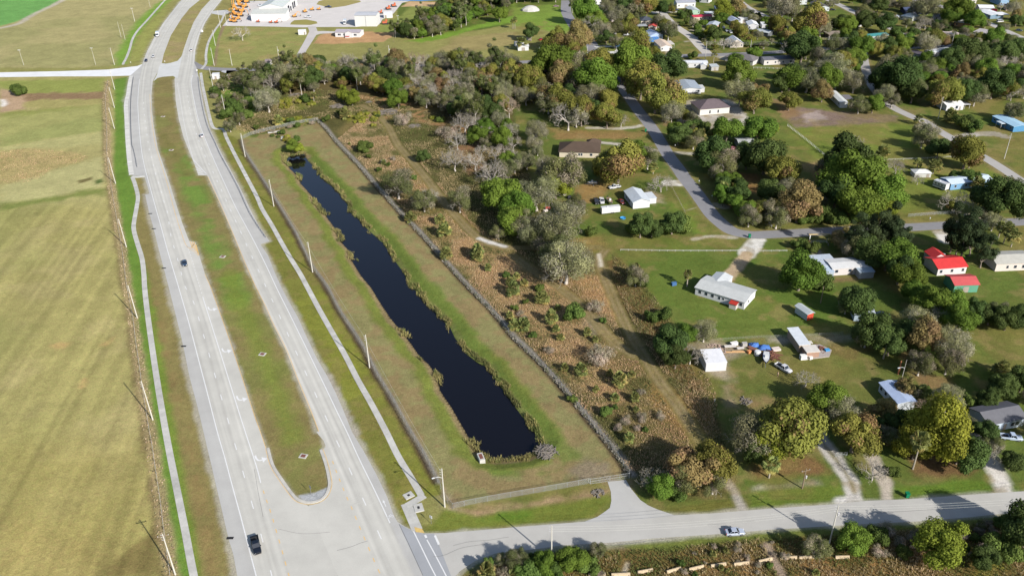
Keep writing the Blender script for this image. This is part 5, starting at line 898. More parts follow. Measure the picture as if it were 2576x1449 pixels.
HAND = [('O',1985,1076,135),('M',1895,1085,115),('L',1940,1110,90),('G',2087,995,82),('M',2122,1030,75),('O',2152,1088,108),('R',2222,1030,62),('M',2384,1005,75),('W',2330,1018,55),('L',2352,1095,128),('L',2305,1120,80),('D',2440,1150,85),('G',2412,1140,60),('B',2487,1134,58),('B',2200,1178,60),('S',2250,1188,32),
 ('L',2378,1360,118),('G',2146,1360,70),('S',2212,1345,52),('S',2515,1368,62),('V',2470,1372,50),('S',2550,1395,58),('N',2052,1375,62),('D',2590,1330,110),('S',1330,1428,62),('G',1372,1418,54),('G',1436,1404,66),('S',1480,1424,50),('N',1300,1405,50),('D',2480,1405,60),('S',1395,1440,44),
 ('R',1742,1165,118),('O',1792,1172,92),('N',1720,1195,80),('B',1640,1198,62),('G',1662,1218,64),('S',1700,1240,50),('P',1736,1220,44),('N',1795,1215,62),('C',1940,1165,48,4.5),('D',1905,1135,60),
 ('D',1684,858,90),('G',1726,838,52),('D',1700,898,60),('M',1772,830,62),('B',1738,884,62),('S',1668,790,42),('N',1600,695,52),('S',1612,712,36),('P',1598,688,34),('S',1640,800,34),
 ('P',1033,550,28),('P',1106,556,24),('P',1118,585,34),('P',1123,642,30),('P',1200,636,34),('P',1200,648,28),('P',1070,517,30),('P',1290,733,34),('P',1363,753,34),('P',1387,805,32),('P',1296,821,30),('P',1318,822,30),('S',1442,790,50),('P',1461,935,32),('P',1558,961,36),('V',1512,890,64),('S',1517,807,18),('S',1700,1066+0,1),('V',1500,770,40),('S',1360,725,26),('S',1440,1005,26),
 ('M',1425,650,128),('N',1395,640,80),('M',1460,655,70),('N',1420,440,96),('M',1378,425,64),('O',1556,404,106),('O',1524,415,62),('O',1590,405,58),('M',1350,480,98),('L',1398,470,58),('G',1303,515,78),('G',1255,488,88),('G',1290,555,70),('M',1408,555,112),('M',1340,580,72),('N',1370,600,70),('S',1415,592,42),('S',1488,585,30),('M',1312,560,70),('N',1445,520,50),
 ('G',1606,385,58),('N',1630,400,50),('C',1644,420,28,3.5),('B',1664,452,54),('B',1695,415+0,1),('D',1612,570,56),('D',1640,572,46),('S',1592,574,36),('D',1692,560,58),('S',1722,565,52),('S',1672,568,36),
 ('G',1700,332,40),('D',1708,338,52),('N',1745,355,40),('P',1760,352,34),('D',1790,388,82),('N',1820,412,62),('N',1804,432,42),('P',1818,482,34),('C',1826,478,30,3),('G',1875,532,46),('O',1912,525,54),('N',1885,545,50),('N',1940,535,50),
 ('D',1945,478,66),('R',2012,508,100),('O',1970,430,80),('M',1990,470,70),('D',1925,392,88),('D',1880,395,60),('N',1955,545,60),
 ('D',2130,405,112),('G',2142,450,120),('G',2190,470,90),('G',2222,492,84),('G',2170,515,90),('D',2105,480,86),('N',2085,420,60),('S',2082,545,44),('S',2118,548,40),('S',2052,548,40),('S',2020,552,36),('S',2160,548,44),('N',2060,500,50),('L',2228,528,50),
 ('K',2160,592,66),('K',2205,568,60),('K',2240,572,60),('K',2268,592,52),('R',2125,600,62),('D',2195,625,84),('D',2235,640,80),('N',2150,625,60),('G',2258,640,96),('G',2284,690,80),('D',2265,680,70),('G',2345,752,78),('G',2305,735,58),('G',2410,802,72),('G',2395,770,60),
 ('K',2402,584,58),('K',2452,588,64),('K',2432,590,70),('K',2478,628,52),('K',2415,600,50),
 ('P',2220,392,36),('B',2256,415,42),('C',2352,415,44,4),('C',2310,410,26,3.5),('B',2310,450,30),('D',2362,372,50),('N',2335,350,52),('O',2432,388,70),('R',2442,402,40),('D',2520,500,98),('D',2480,502,74),('N',2540,470,50),('B',2407,497,64),('O',2397,520,32),('S',2440,450,40),('S',2405,447,34),('P',2460,470,34),('C',2535,575,42,6),('C',2552,590,40,5),('C',2520,570,34,5),('M',2500,555,50),('N',2480,540,46),
 ('G',2015,685,92),('D',2050,695,50),('S',2072,712,48),('R',2025,612,26),('S',2008,615,36),('S',2040,625,36),('C',2087,600,26,3),('D',2152,752,78),('N',2130,765,50),('D',2200,835,80),('D',2240,860,70),('N',2180,850,50),('D',2270,840,66),('R',2330,850,84),('O',2305,830,66),('M',2398,872,86),('N',2385,910,66),('M',2310,800,80),('B',2367,790,52),('D',2455,782,54),('D',2492,790,54),('D',2535,800,62),('D',2570,798,60),('N',2510,785,50),('P',2519,930,44),('B',2030,947,48),('D',2572,958,60),('P',2312,992,38),('R',2277,972,52),('N',2300,985,40),('C',2317,1105,56,9.5),('N',2428,1060+0,50),('N',2495,1120+0,44),('D',2260,1062,60),('N',2235,1090,50),('D',2200,1070,50),('C',1731,690,26,5.0),('S',2330,985,30),
 ('G',990,222,46),('G',1002,252,42),('D',1126,267,30),('V',1014,297,44),('S',916,372,38),('D',1066,393,32),('N',1000,462,74),('N',1066,502,60),('B',1080,492,46),('N',1156,505,58),('N',1254,587,36),('B',1144,395,62),('B',1238,432,72),('N',1262,430,50),('B',1195,400,50),('G',735,368,30),('L',750,372,24),('V',1120,330,50),('B',1170,305,56),('B',1150,350,46),
 ('S',50,230,34),('B',607,82,38),('S',40,226,24),('M',724,195,60),('M',672,248,64),('N',656,178,40),('T',745,165,40),('T',752,190,44),('T',700,180,36),('T',660,195,34),('T',625,205,36),('T',612,180,30),('N',610,200,44),('D',790,195,50),('D',880,190,40),('N',640,225,40),('T',680,190,30),('L',862,240,34),('L',885,250,36),('C',788,242,24,4),('S',772,250,28),('S',570,290,34),('S',590,270,36),('N',600,300,34),('N',578,318,32),('S',620,290,30),('N',560,215,30),('S',545,235,26),('P',870,292,26),('P',700,308,24),('S',820,300,22),
 ('G',1256,38,38),('D',1335,80,42),('O',1395,100,52),('R',1458,98,60),('O',1440,110,44),('G',1478,32,58),('G',1500,48,44),('B',1495,52,42),('M',1513,78,46),('D',1525,95,36),('G',1385,160,88),('G',1430,150,50),('O',1360,165,56),('G',1503,198,84),('O',1508,165,72),('R',1407,192,64),('N',1448,172,60),('N',1455,205,60),('O',1325,203,64),('O',1290,190,50),('O',1405,240,78),('N',1380,255,60),('M',1483,235,66),('B',1430,282,78),('M',1450,290,56),('O',1463,282,66),('O',1528,290,62),('B',1563,302,36),('M',1350,327,54),('G',1583,155,90),('O',1600,128,66),('G',1565,180,56),('D',1640,165,60),('D',1678,172,74),('G',1610,190,50),('O',1613,208,78),('R',1660,200,46),('O',1650,240,84),('O',1690,255,60),('N',1668,262,50),('M',1690,285,52),('G',1860,190,64),('D',1850,175,44),('M',1862,230,68),('O',1900,250,66),('R',1910,228,44),('G',1830,323,64),('G',1908,318,74),('L',1930,322,50),('G',1850,150,34),('S',1743,142,26),('G',1898,135,36),('N',1682,78,42),('O',1672,70,36),('M',1658,52,38),('O',1628,20,54),('D',1660,22,36),('N',1600,30,44),('S',1715,40,24),('S',1730,55,20),('L',1820,30,44),('G',1815,48,30),('R',1855,22,40),('N',1880,38,32),('O',1863,85,36),('B',1822,108,30),('B',1838,108,26),('B',1853,110,24),('M',1556,36,56),('O',1580,60,40),('N',1550,70,36),('C',1313,106,34,6),('C',1797,136,18,6),('L',1783,84,22),('D',1800,88,36),('S',1632,86,18),('C',1290,54,16,6),('C',1295,50,16,7),('M',1530,12,40),('N',1555,8,44),('D',1575,15,40),('T',1440,10,22),('M',1290,155,30),('C',1312,172,24,4),('D',1350,175,50),
 ('M',1970,18,72),('N',1995,30,44),('O',2037,48,78),('M',2066,66,50),('N',2020,65,46),('G',2128,58,48),('D',2112,62,40),('D',2182,50,50),('N',2175,35,40),('D',2230,60,44),('O',1955,66,40),('O',1980,84,38),('D',2020,118,76),('G',2035,105,50),('M',2092,160,72),('N',2060,150,50),('O',2120,165,52),('G',2150,142,52),('G',2170,115,54),('D',2140,110,40),('D',2232,118,46),('N',2215,110,36),('G',2267,110,46),('O',2202,130,36),('M',2332,105,58),('O',2350,100,44),('R',2372,106,36),('D',2398,148,64),('N',2420,155,50),('M',2232,165,54),('G',2282,165,46),('B',2310,165,42),('N',2255,160,40),('D',2250,197,88),('G',2270,185,60),('D',2285,195,60),('D',2215,205,50),('G',1990,190,70),('D',1970,205,50),('M',2032,196,68),('G',2080,200,60),('N',2060,215,44),('M',2150,205,54),('R',2070,232,46),('O',1987,252,48),('M',2107,182,76),('D',2297,230,54),('N',2310,220,40),('M',2225,238,48),('N',2245,250,40),('N',2162,262,44),('G',2197,262,42),('O',2377,233,68),('O',2355,240,50),('G',2362,192,36),('R',2415,188,40),('D',2432,232,58),('N',2455,240,50),('D',2445,130,78),('O',2430,120,50),('G',2497,100,46),('D',2520,130,64),('N',2500,140,44),('D',2567,122,48),('D',2502,207,78),('O',2540,222,54),('B',2548,230,40),('M',2462,165,44),('G',2485,175,50),('M',2332,14,66),('N',2310,25,40),('G',2407,30,58),('G',2395,45,40),('G',2454,52,42),('M',2550,22,34),('S',2422,307,46),('D',2430,310,34),('P',2390,297,32),('B',2332,318,46),('N',2320,325,40),('C',2312,300,28,3),('M',2322,347,48),('B',2144,362,60),('N',2552,282,44),('B',2545,285,30),('S',2452,322,38),('N',2240,50,30),('D',2210,12,40),('N',2190,8,36),('N',2270,12,34),('D',2380,76,30),('N',2365,70,36),('D',2300,80,26),('S',2335,82,22),('N',2425,90,30),('D',2440,112+0,30),('N',2480,60,24),('R',2556,40,24),('M',2525,70,26),('C',2295,74,14,5),('C',2402,80,14,6)]
def region(P, n, kinds, ws, seed, avoid=True, gap=.62):
    """scatter crowns over a wood; kinds is a string drawn from at random"""
    Q = g2(P); r = np.random.default_rng(seed); lo, hi = Q.min(0), Q.max(0); k = 0; tries = 0
    while k < n and tries < n*40:
        tries += 1; p = lo+(hi-lo)*r.random(2)
        if sdist(Q, p[0:1], p[1:2])[0] > 0: continue
        R = r.uniform(*ws)
        if any((p[0]-x)**2+(p[1]-y)**2 < ((R+q)*gap)**2 for x, y, q in TREES): continue
        if avoid and any(abs(p[0]-c[0]) < L/2+R*.6 and -24 < p[1]-c[1] < 0 for c, _, u, v, L, D in HOUSES): continue
        if avoid and (any(abs((p-c)@u) < L/2+R*.6 and abs((p-c)@v) < D/2+R*.9 for c, _, u, v, L, D in HOUSES) or min(ldist(q, p[0:1], p[1:2])[0] for q in (XR, RES, RES2, RB, RC, RD, RE, RF)) < R*.75+2.5): continue
        kd = kinds[r.integers(len(kinds))]; X0 = np.array([p[0], p[1], R*PROTO[kd][0][2]]); s = PJ(X0); plant(kd, s[0], s[1], 2*R*CF/slant(X0)); k += 1
    return k
def all_trees():
    for e in HAND:
        if e[3] > 4: plant(e[0], e[1], e[2]+(e[3]*.05 if e[3] > 38 else 0), e[3]*(1.16 if e[3] > 38 and e[0] not in 'KC' else 1.3 if e[0] == 'P' else 1.08), *e[4:])
    region([(655,195),(720,175),(880,168),(1010,172),(1100,165),(1290,168),(1290,330),(1190,335),(1130,300),(1040,262),(960,245),(880,222),(800,235),(740,240),(690,245)], 165, 'BBBMMNNNOWGDRTTM', (3.8, 6.8), 5, False, .5)
    region([(985,98),(1012,78),(1075,45),(1112,22),(1140,5),(1160,-30),(1300,-30),(1300,10),(1240,38),(1190,58),(1134,82),(1088,98),(1022,105)], 150, 'GGGNNTTONLSDG', (3.2, 6.2), 6, False, .4)
    region([(1160,-60),(1430,-60),(1425,2),(1400,8),(1290,10)], 60, 'GNNODTG', (4, 6.5), 7, False, .45)
    region([(1120,290),(1290,330),(1300,420),(1240,470),(1180,330)], 16, 'BBNMGD', (3.2, 5.5), 8, True, .6)
    region([(1500,-60),(2700,-60),(2700,-5),(1500,-5)], 60, 'GNMODB', (4, 7), 9, True, .7)
    region([(1520,0),(1640,0),(1700,160),(1560,160),(1540,110)], 20, 'NMDSO', (3, 5.2), 10, True, .8)
    region([(1680,30),(1930,40),(1990,90),(2050,120),(1780,130)], 44, 'NSMDSOG', (2, 4.6), 11, True, .9)
    region([(1900,0),(2576,0),(2576,100),(2330,115),(2060,120),(1930,40)], 84, 'NDMGOSBN', (2.6, 5.8), 12, True, .7)
    region([(1940,140),(2600,115),(2600,270),(2440,265),(2240,200),(2170,230),(2050,230),(1990,215)], 66, 'DNMGOBN', (3.6, 6.6), 13, True, .62)
    region([(1300,200),(1500,200),(1560,300),(1380,300),(1290,250)], 30, 'ONMBOD', (3.6, 6.2), 14, True, .6)
    region([(560,330),(640,300),(640,205),(540,195),(535,250)], 16, 'SSNSVT', (1.6, 3.2), 15, False, .8)
    region([(1220,1420),(1500,1395),(1520,1449),(1200,1460)], 22, 'SNPVNV', (1.2, 2.6), 16, False, .7)
    region([(1620,1378),(2090,1346),(2090,1449),(1700,1449)], 24, 'SVVP', (.5, 1.4), 17, False, .9)
    region([(2110,1340),(2600,1310),(2600,1400),(2440,1420),(2140,1390)], 24, 'SVNVS', (.9, 2.1), 18, False, .8)
    region([(560,300),(680,330),(800,310),(700,350)], 8, 'SSV', (1.0, 2.2), 19, False, .9)
    region([(860,350),(1080,440),(1130,560),(1060,560)], 16, 'VSVP', (.8, 1.9), 20, False, .9)
    region([(2160,860),(2290,840),(2420,930),(2300,960)], 12, 'DNSN', (2, 4.4), 21, True, .8)
    region([(2290,990),(2430,1000),(2420,1080),(2300,1075)], 5, 'NSP', (1.6, 3), 22, True, .8)
    region([(1300,360),(1390,400),(1330,460),(1270,420)], 6, 'NMB', (3, 5), 23, True, .7)
    region([(1770,440),(1860,470),(1900,550),(1830,540)], 12, 'DNG', (2.5, 5), 24, True, .7)
    region([(1690,280),(1800,345),(1760,380),(1700,330)], 10, 'DNSO', (2.4, 4.4), 25, True, .7)
    region([(1200,660),(1300,700),(1420,760),(1560,900),(1620,1000),(1560,1040),(1400,930),(1280,800)], 24, 'PPPSV', (1.2, 2.1), 40, False, 1.2)
    region([(1500,1020),(1640,1020),(1700,1120),(1620,1180)], 10, 'SVSP', (.9, 2), 41, False, 1)
    region([(2300,1020),(2440,1010),(2580,960),(2600,1030),(2440,1040)], 8, 'DNDN', (3, 5), 42, True, .7)
    region([(2440,1110),(2600,1090),(2640,1200),(2480,1190)], 6, 'DN', (3, 5), 43, True, .7)
    for P, n_, sd_ in (([(690,250),(760,238),(790,265),(750,280),(700,275)], 13, 30), ([(845,285),(900,288),(960,285),(985,322),(935,328),(885,312)], 16, 31), ([(790,298),(740,296),(700,302),(695,312),(760,316)], 7, 32), ([(735,380),(700,358),(720,348),(760,352),(770,382)], 9, 33), ([(1080,292),(1120,300),(1110,312),(1085,308)], 3, 34)): region(P, n_, 'YYYS', (1.2, 2.6), sd_, False, .7)
    print('TREES', NTREE[0])
all_trees()
# ================================================================== grasses nobody could count
def tufts(name, P, dens, hgt, wid, cols, seed, label, avoid=(), patch=None, blades=3, z0=0.0, extra=None, lean=.35, limit=90000, ws=None):
    Q = g2(P); r = np.random.default_rng(seed); lo, hi = Q.min(0), Q.max(0); n = int((hi-lo).prod()*dens); n = min(n, 400000); p = lo+(hi-lo)*r.random((n, 2))
    k = sdist(Q, p[:, 0], p[:, 1]) < 0
    for A, w in avoid: k &= ldist(A, p[:, 0], p[:, 1]) > w
    k &= sdist(PG, p[:, 0], p[:, 1]) > .1 if extra is None else extra(p)
    if patch: k &= fbm(p[:, 0], p[:, 1], patch[2], seed, 3)+r.normal(0, .05, n) > patch[0]
    p = p[k][:limit]; n = len(p); sd = sdist(PG, p[:, 0], p[:, 1]); z = np.clip(WZ+.34*sd, -2, 0)
    h = hgt*r.uniform(.5, 1.35, n)*(.7+.6*fbm(p[:, 0], p[:, 1], 5, seed+3, 2)); tone = fbm(p[:, 0], p[:, 1], 9, seed+9, 3)+r.normal(0, .06, n); pick = np.clip(((tone-.25)/.5*len(cols)).astype(int), 0, len(cols)-1); base = np.array(cols)[pick]*r.uniform(.65, 1.3, (n, 1))
    Vs, Cs = [], []
    for b_ in range(blades):
        a = r.random(n)*2*math.pi; u = np.stack([np.cos(a), np.sin(a)], 1); t = np.stack([-u[:, 1], u[:, 0]], 1); w = (wid*r.uniform(.5, 1.4, n))[:, None]; ln = (h*lean*r.uniform(.2, 1.6, n))[:, None]
        b0 = p+u*.08; top = p+u*ln; hh = h*r.uniform(.7, 1.1, n)
        V = np.zeros((n, 4, 3)); V[:, 0, :2] = b0-t*w*.35; V[:, 1, :2] = b0+t*w*.35; V[:, 2, :2] = top+t*w*.3; V[:, 3, :2] = top-t*w*.3; V[:, :2, 2] = (z+z0-.03)[:, None]; V[:, 2:, 2] = (z+z0+hh)[:, None]
        Vs.append(V.reshape(-1, 3)); Cs.append(np.repeat(base*r.uniform(.8, 1.2, (n, 1)), 4, 0))
    V = np.vstack(Vs); o = link(name, npmesh(name, V, np.arange(len(V)).reshape(-1, 4), M_GRASS, np.clip(np.vstack(Cs), .004, .8))); tag(o, label, 'grass', None, 'stuff'); return o
M_GRASS = mat('dry_grass', attr=True, noise=0, rough=.95, spec=.05, transl=.3)
STRAW = [(.14, .15, .055), (.24, .21, .1), (.36, .285, .165), (.46, .34, .2), (.52, .37, .23), (.42, .28, .165)]; OLV = [(.12, .14, .045), (.22, .2, .085), (.34, .27, .15), (.4, .31, .17)]; REED = [(.15, .15, .06), (.25, .225, .09), (.33, .285, .12), (.19, .21, .07)]; GRN = [(.1, .13, .04), (.15, .17, .055), (.2, .19, .07)]
TR = [(resample(t, 3), 2.7) for t in (TRAIL1, TRAIL2, TRAIL3)]
SCRB = [(930,285),(1070,420),(1190,560),(1290,630),(1480,645),(1540,700),(1640,850),(1700,960),(1780,1010),(1850,1180),(1640,1195),(1585,1185),(1480,1040),(1350,890),(1200,735),(1080,600),(950,455),(850,350)]
tufts('tall_grass', SCRB, 6, .42, .12, STRAW, 41, 'tall straw coloured grass covering the scrub east of the pond', TR)
tufts('tall_grass', [(530,190),(640,200),(900,240),(1290,330),(1400,610),(1300,640),(1180,560),(1060,420),(930,285),(800,305),(640,340),(570,320)], 3.2, .5, .14, OLV, 42, 'olive and brown rough grass under the wood north of the pond', TR, patch=(.4, 0, 12))
tufts('tall_grass', [(1146,1462),(1232,1424),(1440,1392),(1700,1376),(1900,1356),(2110,1346),(2432,1322),(2700,1300),(2800,1600),(1140,1600)], 7, .5, .13, GRN[:2]+OLV+STRAW[2:4], 43, 'rough mixed grass and weeds south of the street', [(g2([(1930,1365),(1950,1410),(1972,1455)]), 1.0), (g2([(1576,1412),(1566,1455)]), 1.0)])
tufts('tall_grass', [(1540,640),(1600,690),(1680,790),(1770,990),(1780,1010),(1700,960),(1620,850),(1540,730)], 5, .5, .13, STRAW[:3]+OLV[:2], 44, 'brown uncut weeds along the edge of the green lawn', TR[:1])
tufts('tall_grass', [(1770,925),(1800,985),(1815,1100),(1780,1110),(1740,1060),(1700,1000)], 5, .45, .13, STRAW, 49, 'straw weeds beside the white corrugated shed', TR[:1])
tufts('tall_grass', [(-40,388),(60,374),(150,380),(222,393),(196,410),(126,427),(106,447),(56,462),(-40,464)], 2.0, .3, .15, STRAW[1:]+OLV[1:2], 45, 'patch of tall brown weeds in the west field')
def band(d0, d1, side):
    def f(p):
        sd = sdist(PG, p[:, 0], p[:, 1])+(vnoise(p[:, 0]/3.1, p[:, 1]/3.1, 7)-.5)*2.2; e = p[:, 0]-np.interp(p[:, 1], MIDY, MIDX); n_ = vnoise(p[:, 0]/9, p[:, 1]/9, 5)
        return (sd > d0) & (sd < d1) & ((e > 0) & (n_ > .3) & (vnoise(p[:, 0]/2.2, p[:, 1]/2.2, 31) > .22) if side > 0 else (e < 0) & (n_ > .56))
    return f
MID = g2([(1300,1170),(1270,1110),(1190,1010),(1090,870),(990,740),(900,610),(800,470),(740,380)]); MIDY, MIDX = MID[:, 1], MID[:, 0]
PEX = [(690,365),(780,360),(1060,700),(1400,1100),(1420,1200),(1180,1190),(840,650),(700,420)]
tufts('reeds', PEX, 9, .85, .12, REED, 46, 'yellow reeds lining the far bank of the pond', extra=band(-.5, 1.5, 1), blades=4, lean=.22)
tufts('reeds', PEX, 9, .95, .12, REED, 47, 'scattered yellow reed clumps on the road side of the pond', extra=band(-1.6, 1.0, -1), blades=4, lean=.25)
tufts('reeds', [(1195,1140),(1230,1145),(1400,1120),(1400,1175),(1240,1178)], 10, .85, .12, REED, 48, 'yellow reeds at the near end of the pond', extra=lambda p: (sdist(PG, p[:, 0], p[:, 1]) > -1.8) & (sdist(PG, p[:, 0], p[:, 1]) < .9), blades=4)
LW = 2.0
def strip(P, w):
    P = resample(P, 4); N_ = normals(P); return P, N_, w
def fence_weeds(P, w, seed, label, cols, dens, hgt, off=0):
    Pp, N_, _ = strip(P, w); r = np.random.default_rng(seed); L = len(Pp)*4; n = int(L*w*dens); i = r.integers(0, len(Pp)-1, n); t = r.random((n, 1)); q = Pp[i]*(1-t)+Pp[i+1]*t+N_[i]*((r.random((n, 1))-.5)*w+off)
    h = hgt*r.uniform(.4, 1.4, n); V = []; C_ = []; base = np.array(cols)[r.integers(0, len(cols), n)]*r.uniform(.7, 1.25, (n, 1))
    for k in range(3):
        a = r.random(n)*6.28; u = np.stack([np.cos(a), np.sin(a)], 1); tt = np.stack([-u[:, 1], u[:, 0]], 1); top = q+u*(h*.4)[:, None]; B = np.zeros((n, 4, 3)); B[:, 0, :2] = q-tt*.09; B[:, 1, :2] = q+tt*.09; B[:, 2, :2] = top+tt*.16; B[:, 3, :2] = top-tt*.16; B[:, :2, 2] = -.03; B[:, 2:, 2] = h[:, None]; V.append(B.reshape(-1, 3)); C_.append(np.repeat(base, 4, 0))
    V = np.vstack(V); o = link('tall_grass', npmesh('tall_grass', V, np.arange(len(V)).reshape(-1, 4), M_GRASS, np.clip(np.vstack(C_), .004, .8))); tag(o, label, 'grass', None, 'stuff')
fence_weeds(FWL, 3.4, 51, 'strip of dead brown weeds along the west field fence', [(.4, .31, .21), (.46, .36, .25), (.28, .25, .14)], 1.3, .28)
fence_weeds(FPE, 1.3, 52, 'grey dry weeds along the foot of the east pond fence', [(.3, .28, .24), (.36, .33, .28), (.2, .2, .12)], 5, .45)
# ================================================================== poles and wires
M_POLE = mat('concrete_pole', pal(226,222,212,1.9), .85, noise=.08, scale=2); M_WPOLE = mat('wooden_pole', pal(150,132,112), .95, noise=.2, scale=2); M_INS = mat('insulator', pal(206,206,210), .4, noise=.05); M_WIRE = mat('overhead_wire', pal(214,214,206), .5, noise=.05); M_BLK = mat('black_rubber', (.018,.018,.02), .8, noise=.1); M_LAMP = mat('lamp_housing', pal(228,230,232), .4, noise=.05)
TOPS = {}
def pole(base, top, look, style='', wood=False, name='utility_pole', r=.2):
    X0 = G(base); t_ = np.array(top, float); h = 10.0
    for _ in range(10):
        y = PJ(X0+[0, 0, h]); d = (PJ(X0+[0, 0, h+.05])-y)/.05; h += ((t_-y)@d)/(d@d)
    h = min(max(h, 4), 16); o = empty(name, X0); tag(o, None, 'pole', 'utility poles along the roads'); AUTO.append((o, look.replace(' on the west field', ' of the west').replace('white pole with crossarm in front of', 'white pole before'), X0))
    mb = MB(); mb.tube((0, 0, -.1), (0, 0, h), r, r*.55, 8); mb.build('pole', M_WPOLE if wood else M_POLE, o)
    if 'x' in style: mb = MB(); mb.ctr((0, 0, h-.7), (2.4, .12, .14), .3); c = mb.build('crossarm', M_WOOD, o); [MB().tube((math.cos(.3)*q, math.sin(.3)*q, h-.63), (math.cos(.3)*q, math.sin(.3)*q, h-.4), .06, .04, 6).build('insulator', M_INS, c) for q in (-1.1, 0, 1.1)]
    if 'i' in style:
        for k in range(3): MB().tube((-.15, 0, h-.5-k*.75), (-.62, .1, h-.4-k*.75), .045, .06, 6).build('insulator', M_INS, o)
    if 't' in style: MB().lathe([(.01, 0), (.2, .02), (.22, .1), (.22, .8), (.14, .9), (.01, .92)], (.42, 0, h-3.2), 10).build('transformer', M_INS, o)
    if 'l' in style:
        mb = MB(); mb.path([(0, 0, h-3), (-.9, -.3, h-2.4), (-1.9, -.6, h-2.35)], .05, 6); a = mb.build('lamp_arm', M_LAMP, o); MB().ctr((-2.15, -.68, h-2.38), (.7, .28, .16), .3).build('lamp_head', M_LAMP, a)
    if 'f' in style:
        mb = MB(); mb.ctr((0, 0, h-.2), (1.6, .1, .1)); a = mb.build('lamp_arm', M_LAMP, o); [MB().ctr((q, -.15, h-.1), (.45, .35, .3)).build('lamp_head', M_LAMP, a) for q in (-.6, .6)]
    TOPS[base] = X0+np.array([0, 0, h]); return o
LP_ = [((441.3,1445),(411.3,1341.2)),((384.5,1056),(355,958.6)),((345.8,801),(319.5,718.7)),((318,621.7),(296.3,551.2)),((290.8,462.4),(272.5,397.4)),((288,324.3),(273.8,271.3)),((288,271.8),(273.8,220)),((288.8,225.8),(274.5,175.8))]
for i, (b_, t_) in enumerate(LP_): pole(b_, t_, 'pale concrete pole on the west field fence line', 'i' if i else 'ix')
RP_ = [((1119,1275),(1111.5,1178)),((929.8,924.8),(919.3,841.8)),((786.5,684.9),(774.8,608.7)),((689,519.4),(675.8,451.7)),((617,395),(606,336)),((567,287),(557,239)),((536,220),(527,172))]
for i, (b_, t_) in enumerate(RP_): pole(b_, t_, 'white concrete pole beside the pond fence line' if i < 5 else 'white concrete pole beside the northbound lanes', 'il' if i == 0 else 'i')
for b_, t_, look, st, wd in (((1387.3,1406.2),(1387.3,1320.7),'white concrete pole in the scrub south of the street','i',0), ((2086.3,1366.2),(2111.3,1270.5),'white concrete pole leaning over the south street','it',0), ((2360,298.8),(2374,244.5),'white pole on the winding lane','i',0), ((2526,400),(2544.5,336),'white pole on the lawn by the lane','i',0),
        ((60,165),(49,126),'slim pole with two floodlights in the far field','f',0), ((241,164),(230,121),'slim pole with floodlight in the far field','f',0), ((288,164),(276,121),'pole with crossarm in the far field','x',0), ((339,55),(332,21),'pole with crossarm beside the far path','xf',0), ((305,95),(297,55),'slim white pole of a close pair in the far field','',0), ((315,101),(305,62),'slim white pole of a close pair in the far field','',0), ((378,19),(374,-8),'slim white pole near the top of the far path','',0),
        ((555,70),(549,26),'white pole by the depot entrance','i',0), ((571,66),(567,31),'white pole beside the orange machinery','i',0), ((542,116),(535,76),'white pole beside the curved walk','i',0), ((539,166),(530,121),'white pole at the crossing corner','i',0), ((584,166),(577,124),'white pole with crossarm on the depot lawn','x',0), ((703,157),(698,117),'white pole with transformer at the wood edge','t',0), ((678,165),(675,136),'thin pole at the wood edge','',1), ((981,159),(977,115),'white pole with crossarm in front of the meadow','xt',0),
        ((1063,36),(1061,10),'slim pole in the depot meadow','',0), ((1002,60),(1001,40),'short pole with light beside the depot shed','f',0), ((991,107),(990,82),'thin green pole by the hedge end','',1), ((1477,157),(1478,117),'white pole at the street corner','i',0), ((1774,152),(1777,104),'white pole on the cross street','i',0), ((1660,137),(1661,112),'white pole before the tan roofed house','',0), ((1888,123),(1892,101),'grey pole before the cross street trees','',0), ((1922,123),(1923,101),'grey pole before the cross street trees','',0),
        ((2079,137),(2087,93),'white pole on the cross street','i',0), ((2391,126),(2401,82),'white pole on the cross street','i',0), ((2456,104),(2462,72),'white pole on the cross street','i',0), ((2511,94),(2516,75),'white pole at the lane corner','i',0), ((2064,763),(2074,721),'brown wooden pole in the lawn','',1), ((2176,838),(2184,797),'brown wooden pole by the open shed','x',1), ((2018,1228),(2031,1179),'brown wooden pole with crossarm by the roadside','xt',1)):
    pole(b_, t_, look, st, bool(wd), r=.12 if ('slim' in look or 'thin' in look) else .2)
pole((2269,951), (2285,906), 'slim green street light pole in the shaded lawn', 'l', False, 'street_light', .09)
def wire(A, B, sag, look, label):
    o = link('power_line', None); 
    P = [tuple(A*(1-t)+B*t-np.array([0, 0, sag*4*t*(1-t)])) for t in np.linspace(0, 1, 13)]; mb = MB(); mb.path(P, .022, 4); COL.objects.unlink(o); bpy.data.objects.remove(o); o = mb.build('power_line', M_WIRE); tag(o, label, 'wire', 'overhead wires between poles')
def off(b_, k): return TOPS[b_]+np.array([-.5, 0, -.4-.75*k])
names = ('top', 'middle', 'lowest')
for k in range(3):
    wire(off((1387.3,1406.2), k), off((2086.3,1366.2), k), 1.6, '', names[k]+' of three pale wires crossing above the south street'); wire(off((2086.3,1366.2), k), G((2800,1320))+np.array([0, 0, 11.5-.75*k]), 1.2, '', names[k]+' wire running right from the leaning roadside pole')
    wire(off((2079,137), k), off((2391,126), k), 1.5, '', names[k]+' wire above the teal roofed home at upper right'); wire(off((1774,152), k), off((2079,137), k), 1.5, '', names[k]+' wire along the cross street before the white houses')
    wire(off((2391,126), k), off((2511,94), k), 1.0, '', names[k]+' wire along the street at the far right')
for a_, b_, nm in (((1119,1275),(929.8,924.8),'nearest'), ((929.8,924.8),(786.5,684.9),'second nearest'), ((786.5,684.9),(689,519.4),'third nearest')): wire(off(a_, 0), off(b_, 0), 1.0, '', 'wire over the pond fence, '+nm+' span to the street')
